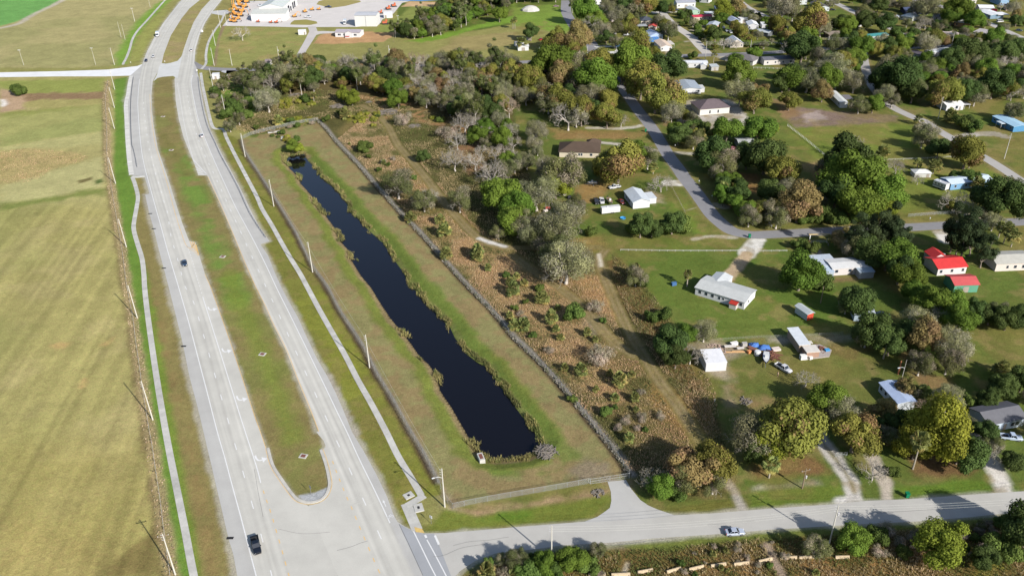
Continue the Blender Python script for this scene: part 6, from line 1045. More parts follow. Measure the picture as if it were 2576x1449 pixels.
# ================================================================== fences, rails
M_MESH = mat('chain_link', pal(178,182,184), .6, noise=.1, metal=.2); M_WHT = mat('white_vinyl', pal(240,240,236), .6, noise=.05); M_GALV = mat('guardrail_steel', pal(150,154,164), .45, noise=.12, metal=.4)
def fence(name, P, label, kind, spacing, h, m, pm=None, pr=.035, cat='fence'):
    Q = resample(P, .25); L = np.concatenate([[0], np.cumsum(np.linalg.norm(np.diff(Q, axis=0), axis=1))]); n = min(99, max(1, int(round(L[-1]/spacing)))); s = np.linspace(0, L[-1], n+1)
    at_ = lambda v: np.array([np.interp(v, L, Q[:, 0]), np.interp(v, L, Q[:, 1])])
    o = empty(name, (Q[0][0], Q[0][1], 0)); tag(o, label, cat); b0 = Q[0]; pm_ = None
    for v in s:
        p = at_(v)-b0
        if pm_ is None: mb = MB(); mb.tube((0, 0, -.1), (0, 0, h), pr, pr, 6 if kind != 'farm' else 5); pm_ = mb.mesh('post', pm or m)
        link('post', pm_, o, (p[0], p[1], 0))
    if kind == 'chain':
        mb = MB(); k = int(L[-1]/.42)
        for i in range(k):
            a, c = at_(i*.42)-b0, at_(min(L[-1], i*.42+.9))-b0; d = (c-a)/(np.linalg.norm(c-a)+1e-9)*.028
            mb.add([(*(a-d), .05), (*(a+d), .05), (*(c+d), h-.05), (*(c-d), h-.05)], [(0, 1, 2, 3)]); mb.add([(*(a-d), h-.05), (*(a+d), h-.05), (*(c+d), .05), (*(c-d), .05)], [(0, 1, 2, 3)])
        mb.build('mesh', m, o); zs, rr = (h,), .03
    elif kind == 'rail': zs, rr = (h*.45, h*.92), .035
    elif kind == 'beam': zs, rr = (), 0
    else: zs, rr = (h*.35, h*.65, h*.92), .014
    mb = MB(); R_ = resample(P, 3)-b0
    for z in zs: mb.path([(p[0], p[1], z) for p in R_], rr, 5)
    if zs: mb.build('rail' if kind != 'farm' else 'wire_strand', m, o)
    if kind == 'beam':
        R_ = resample(P, 2); N_ = normals(R_); R_ = R_-b0; mb = MB(); prof = [(-.02, .42), (.05, .50), (-.01, .58), (.05, .66), (-.02, .74), (-.05, .74), (.01, .66), (-.05, .58), (.01, .50), (-.05, .42)]
        mb.loft([[(p[0]+q[0]*a, p[1]+q[1]*a, z) for a, z in prof] for p, q in zip(R_, N_)]); mb.build('beam', m, o)
    return o
fence('chain_link_fence', FPW, 'grey chain link fence along the road side of the pond bank', 'chain', 3.0, 1.8, M_MESH); fence('chain_link_fence', FPE, 'grey chain link fence between pond bank and scrub field', 'chain', 3.4, 1.8, M_MESH)
fence('chain_link_fence', g2([(1139,1279),(1194,1267),(1288,1250),(1400,1231),(1483,1216)]), 'chain link fence along the near end of the pond basin', 'chain', 3, 1.8, M_MESH); fence('chain_link_fence', g2([(1102,1214),(1112,1238),(1128,1268),(1139,1279)]), 'short chain link return fence behind the corner bush', 'chain', 2.5, 1.8, M_MESH); fence('chain_link_fence', g2([(606,352),(640,338),(694,325),(750,312),(800,304)]), 'chain link fence closing the far end of the pond basin', 'chain', 3, 1.8, M_MESH)
fence('farm_fence', FWL, 'long wooden post and wire fence along the west field', 'farm', 3.0, 1.25, M_WIRE, M_WOOD, .07)
fence('rail_fence', g2([(1561,631),(1700,633),(1876,633)]), 'low white rail fence between lawn and street bend', 'rail', 3, .75, M_WHT, None, .04); fence('rail_fence', g2([(1900,634),(1980,633)]), 'short white rail fence right of the sandy drive', 'rail', 3, .75, M_WHT, None, .04)
fence('picket_fence', g2([(1981,318),(2030,356),(2082,400)]), 'white post fence edging the lawn below the dirt lot', 'rail', 1.6, 1.2, M_WHT, None, .08); fence('wire_fence', g2([(2211,405),(2300,402),(2412,396)]), 'thin pale fence across the lawn above the palm clump', 'rail', 4, .9, M_WHT, None, .04)
fence('chain_link_fence', g2([(2284,546),(2350,541),(2400,538)]), 'chain link fence between the open lawn and the street', 'chain', 3, 1.3, M_MESH); fence('farm_fence', g2([(1688,470),(1704,500),(1724,538)]), 'brown post fence beside the white gable house lawn', 'farm', 2.4, 1.2, M_WIRE, M_WOOD, .06)
fence('wire_fence', g2([(1785,860),(1900,852),(2010,848),(2120,842)]), 'sagging wire fence behind the junk yard', 'farm', 4, 1.2, M_WIRE, M_WOOD, .05); fence('chain_link_fence', g2([(1700,690-530),(1760,168)]), 'short pale fence in front of the white trailer home', 'rail', 3, 1, M_WHT, None, .05)
fence('board_fence', g2([(1310,118),(1340,120),(1356,121)]), 'dark board fence behind the single wide trailer', 'chain', 2.5, 1.6, M_WOOD); fence('white_fence', g2([(1895,173),(1932,174),(1975,176)]), 'row of white posts below the long mobile home', 'rail', 2.4, 1.1, M_WHT, None, .07)
fence('guardrail', g2([(336,196),(331,237),(329,287),(332,360),(336,376),(341,398),(345,421)]), 'steel guardrail beside the southbound sidewalk', 'beam', 2.2, .8, M_GALV, M_BLK, .07, 'guardrail'); fence('guardrail', g2([(499,196),(502,225),(511,275),(523,320),(542,362),(557,395),(580,437),(601,477),(626,532),(646,566),(668,598)]), 'long steel guardrail beside the northbound lanes', 'beam', 2.2, .8, M_GALV, M_BLK, .07, 'guardrail')
def gate(A, B, label, h=1.7):
    a, c = g2([A])[0], g2([B])[0]; L = np.linalg.norm(c-a); d = (c-a)/L; o = empty('gate', (a[0], a[1], 0), math.atan2(d[1], d[0])); tag(o, label, 'gate')
    for j in (0, 1):
        x0, x1 = j*L/2+.06, (j+1)*L/2-.06; mb = MB()
        for z in (.1, h/2, h): mb.tube((x0, 0, z), (x1, 0, z), .03, .03, 6)
        for x in (x0, x1, (x0+x1)/2): mb.tube((x, 0, .1), (x, 0, h), .03, .03, 6)
        f = mb.build('gate_leaf', M_MESH, o); m2 = MB(); k = int((x1-x0)/.35)
        for i in range(k): x = x0+i*.35; m2.add([(x-.012, 0, .1), (x+.012, 0, .1), (min(x1, x+.8)+.012, 0, h), (min(x1, x+.8)-.012, 0, h)], [(0, 1, 2, 3)]); m2.add([(x-.012, 0, h), (x+.012, 0, h), (min(x1, x+.8)+.012, 0, .1), (min(x1, x+.8)-.012, 0, .1)], [(0, 1, 2, 3)])
        m2.build('mesh', M_MESH, f)
    for x in (0, L): MB().tube((x, 0, -.1), (x, 0, h+.2), .06, .06, 8).build('post', M_MESH, o)
gate((1485,1217), (1583,1202), 'long double chain link gate at the head of the concrete drive'); gate((2101,1148), (2130,1146), 'metal farm gate across the white twin track drive', 1.2)
go_ = empty('entrance_arch', G((2035,612))); tag(go_, 'pale timber arch over a gated driveway beside dark trees', 'gate'); aL = 7.0
for x in (0, aL): MB().box(x-.15, x+.15, -.15, .15, 0, 3.6).build('post', M_WHT, go_)
MB().box(-.6, aL+.6, -.2, .2, 3.6, 3.95).build('beam', mat('arch_timber', pal(214,190,140), .8, noise=.1), go_); mb = MB(); [mb.tube((0.2, 0, z), (aL-.2, 0, z), .04, .04, 5) for z in (.3, .7, 1.1)]; mb.build('gate_leaf', M_WHT, go_)
# ================================================================== vehicles
def M_car(c): return mat('car_paint', pal(*c, k=1.9), .28, noise=.03, scale=2, coord='obj', spec=.5, coat=.5)
M_CGL = mat('car_glass', (.012,.016,.024), .08, noise=.05, spec=.6); M_TYRE = mat('tyre', (.02,.02,.021), .9, noise=.1); M_RIM = mat('wheel_rim', pal(170,172,176), .35, noise=.05, metal=.6); M_HL = mat('headlight', pal(230,232,236), .15, noise=.03); M_TL = mat('tail_light', (.35,.02,.015), .3, noise=.05); M_TRIM = mat('dark_trim', (.03,.03,.032), .7, noise=.1)
def wheel(root, x, y, r=.33, w=.22, nm='wheel'):
    t = MB(); t.tube((x, y-w/2, r), (x, y+w/2, r), r, r, 14); o = t.build(nm, M_TYRE, root); s = 1 if y > 0 else -1; q = MB(); q.tube((x, y+s*w*.5, r), (x, y+s*(w*.5+.012), r), r*.62, r*.58, 10); q.build('rim', M_RIM, o)
CARS = {}
def body_loft(st):     # stations: x, half width, z bottom, z belt
    return [[(x, -w*.93, zb), (x, -w, zb+(zt-zb)*.35), (x, -w*.99, zt-.1), (x, -w*.9, zt), (x, w*.9, zt), (x, w*.99, zt-.1), (x, w, zb+(zt-zb)*.35), (x, w*.93, zb)] for x, w, zb, zt in st]
def vehicle(kind, c, pos, front, label, name=None, cat='car', group=None, wc=None):
    p, f = g2([pos])[0], g2([front])[0]; rz = math.atan2(f[1]-p[1], f[0]-p[0]); nm = {'sedan': 'parked_car', 'suv': 'sport_utility_car', 'pickup': 'pickup_truck', 'van': 'van', 'truck': 'box_truck'}[kind] if not name else name
    o = empty(nm, (p[0], p[1], .035), rz); tag(o, label, cat, group); m = M_car(c)
    if kind == 'sedan': st = [(-2.3,.72,.42,.78),(-2.15,.84,.26,.92),(-1.3,.9,.22,.95),(0,.91,.2,.95),(1.1,.9,.22,.9),(1.9,.84,.24,.78),(2.25,.7,.36,.64)]; gh = (-1.75,1.0,-.95,.25,.9,1.44,.82,.64); L, wx = 2.3, (-1.4,1.4)
    elif kind == 'suv': st = [(-2.35,.82,.45,1.0),(-2.25,.9,.3,1.08),(-1.2,.94,.26,1.1),(.9,.94,.26,1.06),(1.9,.9,.3,.98),(2.3,.78,.42,.82)]; gh = (-2.25,1.05,-2.0,.3,1.06,1.78,.86,.74); L, wx = 2.35, (-1.4,1.45)
    elif kind == 'pickup': st = [(-.55,.94,.32,1.08),(.2,.95,.3,1.1),(1.3,.95,.3,1.06),(2.3,.92,.34,1.02),(2.75,.84,.44,.86)]; gh = (-.5,1.35,-.35,.75,1.06,1.8,.86,.74); L, wx = 2.75, (-1.75,1.75)
    elif kind == 'van': st = [(-2.6,.95,.4,1.2),(-1,.98,.34,1.2),(1.2,.98,.34,1.15),(2.2,.93,.36,1.02),(2.6,.84,.46,.86)]; gh = (-2.6,1.9,-2.55,1.2,1.15,2.1,.92,.84); L, wx = 2.6, (-1.7,1.7)
    else: st = [(1.3,1.05,.5,1.5),(2.2,1.08,.45,1.45),(3.0,1.05,.45,1.35),(3.3,.95,.55,1.2)]; gh = (1.4,2.6,1.5,2.1,1.4,2.4,.98,.9); L, wx = 3.3, (-2.2,2.2)
    mb = MB(); mb.loft(body_loft(st)); mb.build('body', m, o, smooth=False)
    x0, x1, t0, t1, z0, z1, w0, w1 = gh; mb = MB(); mb.hexa([(x0, -w0), (x1, -w0), (x1, w0), (x0, w0)], [(t0, -w1), (t1, -w1), (t1, w1), (t0, w1)], z0-.04, z1); g = mb.build('cabin_glass', M_CGL, o)
    mb = MB(); mb.hexa([(t0-.04, -w1-.03), (t1+.05, -w1-.03), (t1+.05, w1+.03), (t0-.04, w1+.03)], [(t0+.02, -w1+.04), (t1-.02, -w1+.04), (t1-.02, w1-.04), (t0+.02, w1-.04)], z1, z1+.06); mb.build('car_roof', m if kind != 'suv' or not wc else M_car(wc), o)
    mid = (t0+t1)/2
    for s in (-1, 1):
        for xa, xb in ((mid-.05, mid+.05), (t0+.02, x0+.08), (t1-.02, x1-.08)):
            MB().tube((xb if abs(xb-xa) > .2 else xa, s*(w0-.02), z0-.02), (xa, s*(w1+.012), z1+.01), .05, .045, 4).build('pillar', m, o)
    if kind == 'pickup':
        mb = MB(); mb.box(-2.75, -.56, -.94, .94, .42, .62); mb.build('bed_floor', M_TRIM, o)
        for nm2, b in (('bed_side', (-2.75, -.56, -.95, -.84, .6, 1.1)), ('bed_side', (-2.75, -.56, .84, .95, .6, 1.1)), ('tailgate', (-2.8, -2.7, -.84, .84, .55, 1.1)), ('bed_front', (-.66, -.56, -.84, .84, .62, 1.1))): MB().box(*b).build(nm2, m, o)
    if kind == 'truck': MB().box(-3.4, 1.2, -1.2, 1.2, .95, 3.2).build('cargo_box', M_car(wc or c), o); MB().box(-3.3, 1.3, -.5, .5, .55, .95).build('chassis', M_TRIM, o)
    for x in wx:
        for y in (-.82, .82): wheel(o, x, y*(1.16 if kind == 'truck' else 1), .45 if kind == 'truck' else .38 if kind in ('pickup', 'suv') else .33)
    for s in (-1, 1):
        MB().box(L-.16, L-.0, s*.62-.18, s*.62+.18, .58, .72).build('headlight', M_HL, o); MB().box(-L-.01 if kind != 'pickup' else -2.82, -L+.1 if kind != 'pickup' else -2.72, s*.7-.12, s*.7+.12, .7, .9).build('tail_light', M_TL, o); MB().box(x1-.35, x1-.15, s*(w0+.02)-.02 if s > 0 else -w0-.24, w0+.24 if s > 0 else -w0, z0, z0+.16).build('side_mirror', m, o)
    MB().box(L-.06, L+.07, -.8, .8, .32, .5).build('bumper', M_TRIM, o)
    return o
GV = 'cars and trucks in the scene'
for a in (('pickup',(28,34,46),(645,1375),(652,1405),'dark blue pickup truck driving on the southbound lanes at bottom','pickup_truck','pickup'), ('sedan',(58,78,104),(465,665),(469,690),'dark blue grey car on the southbound lanes beside the turn bay','moving_car'), ('sedan',(232,234,240),(508,344),(504,332),'white car driving north beside the long guardrail','moving_car'),
          ('sedan',(34,36,70),(368,155),(364,166),'dark navy car entering the far highway crossing','moving_car'), ('sedan',(240,240,242),(386,145),(382,155),'small white car just before the far crossing','moving_car'), ('truck',(238,240,246),(397,92),(394,101),'white box truck on the far southbound curve','box_truck','truck'), ('sedan',(236,236,238),(482,129),(485,120),'white car on the far northbound curve','moving_car'),
          ('sedan',(196,206,226),(1848,1342),(1878,1340),'silver blue sedan parked on the verge of the south street'), ('suv',(60,116,128),(1440,514),(1452,513),'teal green off road car in the cluttered yard','sport_utility_car','car',None,(40,80,90)), ('pickup',(232,234,238),(1546,474),(1533,476),'white pickup parked behind the cargo trailer yard','pickup_truck','pickup'), ('pickup',(240,240,240),(1514,509),(1516,517),'white pickup nose on beside the trailered boat','pickup_truck','pickup'), ('pickup',(60,60,62),(1500,510),(1503,518),'dark grey pickup left of the white pickup','pickup_truck','pickup'),
          ('pickup',(206,222,246),(2542,1104),(2562,1106),'white pickup tinted shade blue at lower right','pickup_truck','pickup'), ('sedan',(28,28,32),(2219,795),(2234,797),'black car under trees beside the grey blue shed'), ('pickup',(238,238,242),(1970,930),(1984,938),'old white truck with brown bed beside the standing person','pickup_truck','pickup'), ('sedan',(206,120,140),(1843,377),(1852,376),'pink car beside the pale roofed cottage'), ('sedan',(212,60,70),(1758,90),(1768,91),'red car on the grass by the diagonal road'), ('sedan',(226,232,228),(1762,95),(1772,97),'pale green car just below the red car'),  # first pickup is white; its blue tint is shade put into the paint
          ('sedan',(190,40,56),(1536,149),(1544,149),'dark red car at the shaded street corner'), ('suv',(50,56,66),(1511,143),(1505,141),'dark car turning at the street corner','sport_utility_car'), ('sedan',(30,32,40),(2094,27),(2102,27),'black car right of the teal sided house'), ('van',(40,44,60),(2070,31),(2082,30),'dark van in front of the teal sided house','van','van'), ('sedan',(60,70,110),(1702,27),(1710,27),'dark blue car before the tall white metal building'), ('sedan',(30,32,34),(2060,708),(2068,706),'black car beneath the carport of the long white home'),
          ('van',(232,232,236),(2138,119),(2148,118),'white van in the street by the green oaks','van','van'), ('sedan',(226,226,230),(1962,112),(1970,113),'white car left under two yellow oaks'), ('van',(236,236,242),(2034,88),(2036,92),'bright white van end in deep shade','van','van'), ('sedan',(70,88,110),(2563,79),(2575,80),'blue grey car at the far right edge road'), ('van',(240,240,244),(2515,57),(2530,56),'white camper van in the row at upper right','van','van'), ('suv',(212,216,220),(2548,56),(2560,56),'silver car at the end of the row at upper right','sport_utility_car'),
          ('pickup',(236,238,242),(775,45),(786,45),'white service pickup in the depot yard','pickup_truck','pickup'), ('truck',(238,240,244),(868,61),(866,66),'white box truck left of the tall depot shed','box_truck','truck'), ('pickup',(226,230,238),(656,16),(646,17),'silver pickup left of the large workshop','pickup_truck','pickup'), ('pickup',(52,60,84),(826,20),(836,20),'dark blue pickup by the depot grass island','pickup_truck','pickup'), ('sedan',(196,44,40),(1362,102),(1366,101),'small red car on the meadow edge'), ('van',(230,228,222),(1547,86),(1549,92),'white van below the weathered red roofed shed','van','van'), ('sedan',(140,60,60),(1401+162,511),(1553+14,514),'faded red cart beside the white gable house'),
          ('sedan',(190,160,160),(1399,41-23),(1408,18),'pinkish car by the end of the shaded lane'), ('sedan',(216,222,230),(1820,72),(1824,77),'white car in the drive right of the peach house'), ('sedan',(222,226,232),(1828,80),(1832,85),'second pale car in the drive right of the peach house'), ('suv',(230,232,236),(1838,84),(1842,88),'white car under the metal carport right of the peach house','sport_utility_car')):
    a = list(a)+[None]*(8-len(a)); vehicle(a[0], a[1], a[2], a[3], a[4], a[5], a[6] or 'car', GV, a[7] if len(a) > 7 and a[7] else (a[8] if len(a) > 8 else None))
def boxy(name, label, cat, A, B, w, h, c, z0=.45, stripe=None, wheels=2, nose=False, wins=3):
    a, u, v, L, D, rz = frame_of(A, B, None, w); o = empty(name, (a[0], a[1], .01), rz); tag(o, label, cat); m = M_car(c); mb = MB(); r = .18
    prof = [(0, z0), (w, z0), (w, h-r), (w-r, h), (r, h), (0, h-r)]; mb.loft([[(x, y, z) for y, z in prof] for x in (0, L)]); mb.build('body', m, o)
    for k in range(wheels):
        for y in (.12, w-.12): wheel(o, L*.52+k*.75, y, .36, .24)
    if nose: MB().path([(L, w*.3, z0+.1), (L+1.4, w/2, z0+.1)], .05, 5).path([(L, w*.7, z0+.1), (L+1.4, w/2, z0+.1)], .05, 5).build('hitch', mat('rusty_hitch', pal(176,90,70), .8, noise=.2), o)
    for i in range(wins): p = MB().box(L*(.2+.25*i)-.4, L*(.2+.25*i)+.4, -.03, -.002, h*.55, h*.78).build('window', M_FRAME, o); MB().box(L*(.2+.25*i)-.34, L*(.2+.25*i)+.34, -.045, -.031, h*.57, h*.76).build('pane', M_GLASS, p)
    MB().box(L*.3, L*.3+.6, w*.35, w*.65, h, h+.18).build('roof_vent', M_LAMP, o)
    if stripe: MB().box(.1, L-.1, -.022, -.002, h*.36, h*.46).build('stripe', mat('stripe_paint', pal(*stripe), .5, noise=.05), o)
    return o
boxy('cargo_trailer', 'long white cargo trailer on the lawn in front of parked trucks', 'trailer', (1514,541), (1560,536), 2.4, 3.0, (244,244,246), .5, None, 2, True, 0); boxy('motorhome', 'white motorhome parked against the light blue mobile home', 'motorhome', (2345,470), (2376,482), 2.6, 3.3, (236,238,242), .5, (60,80,130), 2, False, 3); boxy('camper_trailer', 'white camper trailer behind the bright red roofed house', 'camper', (2326,648), (2366,662), 2.5, 3.0, (228,234,242), .5, (120,130,150), 2, False, 3)
def boat(pos, front, label, hull, inner=(238,238,240), L=6.2, w=2.2, z0=.75, trailer=True):
    p, f = g2([pos])[0], g2([front])[0]; o = empty('boat', (p[0], p[1], .01), math.atan2(f[1]-p[1], f[0]-p[0])); tag(o, label, 'boat'); mb = MB(); R_ = []
    for x, k, zz in ((-L/2, .86, 0), (-L/6, 1, 0), (L/6, .92, .02), (L*.36, .55, .12), (L/2, .06, .35)): R_.append([(x, -w/2*k, z0+.8+zz*.4), (x, -w/2*k*.8, z0+.3+zz), (x, 0, z0+zz), (x, w/2*k*.8, z0+.3+zz), (x, w/2*k, z0+.8+zz*.4)])
    mb.loft(R_); mb.build('hull', M_car(hull), o); mb = MB(); mb.loft([[(r[0][0]*.93, r[0][1]*.85, r[0][2]+.03), (r[4][0]*.93, r[4][1]*.85, r[4][2]+.03), (r[4][0]*.93, r[4][1]*.8, r[4][2]-.1), (r[0][0]*.93, r[0][1]*.8, r[0][2]-.1)] for r in R_]); mb.build('deck', M_car(inner), o)
    MB().box(-.3, .5, -.4, .4, z0+.8, z0+1.5).build('console', M_LAMP, o); MB().box(-L/2-.35, -L/2, -.22, .22, z0+.2, z0+1.3).build('outboard_motor', M_TRIM, o)
    if trailer:
        t = MB().box(-L/2, L/2+1, -.06, .06, .42, .54).build('trailer_frame', M_GALV, o)
        for y in (-.95, .95): wheel(o, -L*.12, y, .3, .2)
boat((1926,908), (1925,925), 'navy hulled motor boat with white deck in the junk yard', (34,40,84), L=6.5); boat((1534,512), (1546,528), 'open boat full of gear beside the white pickup', (150,150,140), (180,150,120)); boat((1579,93), (1570,93), 'white motor boat on a trailer behind the metal roofed house', (236,238,240)); boat((1490,466), (1478,466), 'small white skiff by the oak at the yard edge', (240,240,238), L=4.2, w=1.5)
# ================================================================== machines of the depot
OR = mat('machine_orange', pal(226,160,80), .5, noise=.08); OR2 = mat('machine_rust', pal(204,112,78), .7, noise=.12)
def excavator(x, y, rz, s, m, nm, label, boom=True):
    o = empty(nm, (*g2([(x, y)])[0], .01), rz); o.scale = (s, s, s); tag(o, label, 'machine', 'orange machines in the depot yard')
    for k in (-1, 1): mb = MB(); mb.loft([[(-1.9, k*1.0-.3, .3), (-1.6, k*1.0-.3, 0), (1.6, k*1.0-.3, 0), (1.9, k*1.0-.3, .3), (1.6, k*1.0-.3, .8), (-1.6, k*1.0-.3, .8)], [(-1.9, k*1.0+.3, .3), (-1.6, k*1.0+.3, 0), (1.6, k*1.0+.3, 0), (1.9, k*1.0+.3, .3), (1.6, k*1.0+.3, .8), (-1.6, k*1.0+.3, .8)]]); mb.build('track', M_TRIM, o)
    MB().box(-2.0, 1.0, -1.2, 1.2, .95, 1.9).build('body', m, o); c = MB().hexa([(.1, .1), (1.4, .1), (1.4, 1.15), (.1, 1.15)], [(.2, .15), (1.2, .15), (1.2, 1.1), (.2, 1.1)], 1.9, 3.0).build('cab', m, o); MB().box(1.33, 1.36, .25, 1.0, 2.0, 2.8).build('cab_glass', M_CGL, c); MB().box(-2.3, -2.0, -1.1, 1.1, 1.0, 1.8).build('counterweight', M_TRIM, o)
    if boom: MB().path([(.8, -.5, 1.8), (2.6, -.5, 4.6), (4.6, -.5, 4.2)], [.28, .24, .2], 4).build('boom', m, o); MB().tube((4.6, -.5, 4.3), (5.2, -.5, 1.6), .18, .12, 4).build('stick', m, o); MB().hexa([(4.8, -.9), (5.6, -.9), (5.6, -.1), (4.8, -.1)], [(5.0, -.8), (5.4, -.8), (5.4, -.2), (5.0, -.2)], .8, 1.6).build('bucket', M_TRIM, o)
    return o
def boomlift(x, y, rz, label, up):
    o = empty('boom_crane', (*g2([(x, y)])[0], .01), rz); tag(o, label, 'machine', 'orange machines in the depot yard'); MB().box(-3, 3, -1.2, 1.2, .7, 1.8).build('chassis', OR, o)
    for a in (-2, 2):
        for b_ in (-1.1, 1.1): wheel(o, a, b_, .6, .4)
    MB().box(-1, 1, -.9, .9, 1.8, 2.8).build('turret', OR, o); MB().tube((-.6, 0, 2.7), (5.5-up*.25, 0, 3+up), .3, .16, 4).build('boom', OR, o); MB().box(1.2, 2.8, .2, 1.1, 1.8, 2.9).build('cab', M_CGL, o)
rows_ = [(622,8,'first'),(608,6,'second'),(617,20,'third'),(604,17,'fourth'),(610,31,'fifth'),(598,29,'sixth'),(606,42,'seventh'),(594,40,'eighth'),(600,50,'ninth'),(588,50,'tenth'),(592,57,'eleventh'),(582,56,'twelfth')]
for i, (x, y, nm) in enumerate(rows_): excavator(x, y, (.3, 2.6, .1, 2.9)[i % 4], 1.25 if y < 45 else .95, OR, 'excavator', 'orange excavator in the roadside machine rows, %s from the far end' % nm, i % 3 != 2)
boomlift(590, 20, 1.9, 'orange boom crane with raised arm left in the machine rows', 12); boomlift(588, 36, 1.8, 'orange boom crane with raised arm nearest the depot entrance', 10); boomlift(600, 8, 2.2, 'orange boom crane with raised arm at the far end of the rows', 11)
for x, y, rz, s, m, lb in ((742,44,.4,.9,OR,'orange loader at the workshop bays'), (768,32,.6,.9,OR,'orange machine left in the group behind the service pickup'), (786,27,.2,.9,OR,'orange machine middle in the group behind the service pickup'), (803,26,.1,.8,OR,'orange machine right in the group behind the service pickup'), (650,57,0,.7,OR2,'rusty machine at the left of the row before the workshop'), (682,59,0,.7,OR2,'rusty machine in the middle of the row before the workshop'), (696,59,.3,.8,OR2,'rusty machine with arm before the workshop door'), (958,35,.2,1.0,OR2,'red brown machine behind the tall depot shed'), (978,25,.5,1.1,OR2,'red brown machine on the far edge of the yard'), (992,18,.4,1.1,OR2,'red brown machine nearest the lake'), (970,62,.1,1.2,OR2,'rusty scraper machine right of the tall depot shed')): excavator(x, y, rz, s, m, 'loader', lb, 'arm' in lb or 'loader' in lb)
# ================================================================== small things
def prop(mb, name, m, X0, label, cat, rz=0, group=None):
    o = mb.build(name, m); o.location = X0; o.rotation_euler = (0, 0, rz); tag(o, label, cat, group); return o
def blocks(lst, label, where):
    for i, (x0, y0, x1, y1) in enumerate(lst):
        a, c = g2([(x0, y0)])[0], g2([(x1, y1)])[0]; L = np.linalg.norm(c-a); rz = math.atan2(*(c-a)[::-1]); mb = MB(); prof = [(-.32, -.1), (.32, -.1), (.32, .1), (.18, .3), (.12, .68), (-.12, .68), (-.18, .3), (-.32, .1)]; mb.loft([[(x, y, z) for y, z in prof] for x in (0, L)])
        prop(mb, 'concrete_barrier', M_BAR, (a[0], a[1], 0), '', 'barrier', rz, 'concrete barriers in the scrub')['label'] = where[i]
M_BAR = mat('barrier_concrete', pal(206,186,156), .95, noise=.2, scale=2)
BL = [(1480,1447,1523,1446),(1538,1447,1585,1445),(1604,1441,1642,1434),(1677,1440,1712,1430),(1733,1434,1770,1425),(1788,1425,1826,1419),(1846,1421,1884,1416),(1908,1414,1942,1406),(1965,1405,2004,1403),(2010,1403,2048,1402),(2101,1403,2136,1402),(2258,1372,2277,1372),(2288,1376,2318,1378)]
blocks(BL, '', ['tan concrete barrier lying '+w for w in ('leftmost at the bottom edge of the scrub','just left of the sandy footpath mouth','right of the sandy footpath mouth','second right of the sandy footpath mouth','third right of the sandy footpath mouth','below the parked silver sedan and slightly left','directly below the silver sedan','just left of the pale dirt track','just right of the pale dirt track','second right of the pale dirt track','third right of the pale dirt track','left of the lime green roadside tree','under the lime green roadside tree edge')])
M_GREENB = mat('green_bin', pal(20,130,90), .5, noise=.06); M_GRATE = mat('rusty_grate', pal(130,84,74), .9, noise=.2, scale=6); M_TARP = mat('blue_tarp', pal(80,124,196), .6, noise=.12)
def bin_(p, label):
    o = empty('trash_bin', G(p)); tag(o, label, 'bin'); MB().hexa([(-.36, -.4), (.36, -.4), (.36, .4), (-.36, .4)], [(-.45, -.5), (.45, -.5), (.45, .5), (-.45, .5)], .1, 1.35).build('body', M_GREENB, o); MB().box(-.5, .5, -.55, .55, 1.352, 1.45).build('lid', M_GREENB, o)
    for y in (-.35, .35): MB().tube((.38, y-.06, .15), (.38, y+.06, .15), .15, .15, 10).build('wheel', M_TYRE, o)
bin_((1885,598), 'green wheeled bin at the street bend'); bin_((1624,332), 'green wheeled bin by the shaded residential road'); bin_((2281,1250), 'green wheeled bin on the verge of the south street'); bin_((1888,133), 'green wheeled bin far off on the cross street')
def pad(p, label, sz=(2.2, 1.8), h=.12, grate=True, rz=.2, tall=0, name='storm_drain'):
    X0 = G(p); o = empty(name, X0, rz); tag(o, label, 'drain'); H = tall or h; MB().hexa([(-sz[0]/2, -sz[1]/2), (sz[0]/2, -sz[1]/2), (sz[0]/2, sz[1]/2), (-sz[0]/2, sz[1]/2)], [(-sz[0]*.46, -sz[1]*.46), (sz[0]*.46, -sz[1]*.46), (sz[0]*.46, sz[1]*.46), (-sz[0]*.46, sz[1]*.46)], -.1 if not tall else -2.4, H).build('concrete_frame', M_CONCRETE, o)
    if grate: MB().box(-sz[0]*(.28 if grate == 1 else .12), sz[0]*(.28 if grate == 1 else .12), -sz[1]*(.3 if grate == 1 else .14), sz[1]*(.3 if grate == 1 else .14), H+.003, H+.04).build('grate', M_GRATE if grate == 1 else M_BLK, o)
for p, lb in (((763,1147),'square storm drain with red grate near the median nose'), ((660,891),'square storm drain with red grate halfway along the median'), ((560,646),'storm drain with red grate in the green median strip'), ((431,378),'pale storm drain in the upper median'), ((410,294),'pale storm drain near the top of the median')): pad(p, lb, rz=-.25)
pad((1028,1246), 'concrete utility pad left of the sidewalk bend', (2.6, 2.2), .15, 2, .6, name='utility_pad'); pad((1053,1277), 'concrete utility pad right of the sidewalk bend', (2.4, 3), .15, 2, .3, name='utility_pad'); pad((716,347), 'concrete slab with hatch at the far end of the pond', (4, 4), .3, 0, .2, name='concrete_slab'); pad((690,333), 'pale concrete headwall at the far pond fence', (7, 1.6), .35, 0, .35, name='headwall'); pad((1210,1150), 'pond outlet box with red grate standing in the water edge', (1.6, 3.2), .3, 1, .3, .35, 'outlet_box')
for p, lb in (((462,871),'dark kerb inlet on the southbound shoulder, middle one'), ((579,1353),'dark kerb inlet on the southbound shoulder near the pickup'), ((412,675),'dark kerb inlet on the southbound shoulder beside the blue grey car'), ((387,576),'dark kerb inlet above the blue grey car'), ((378,538),'dark kerb inlet nearest the guardrail end')):
    o = MB().box(-.8, .8, -.35, .35, 0, .1).build('kerb_inlet', M_BLK); o.location = G(p); tag(o, lb, 'drain')
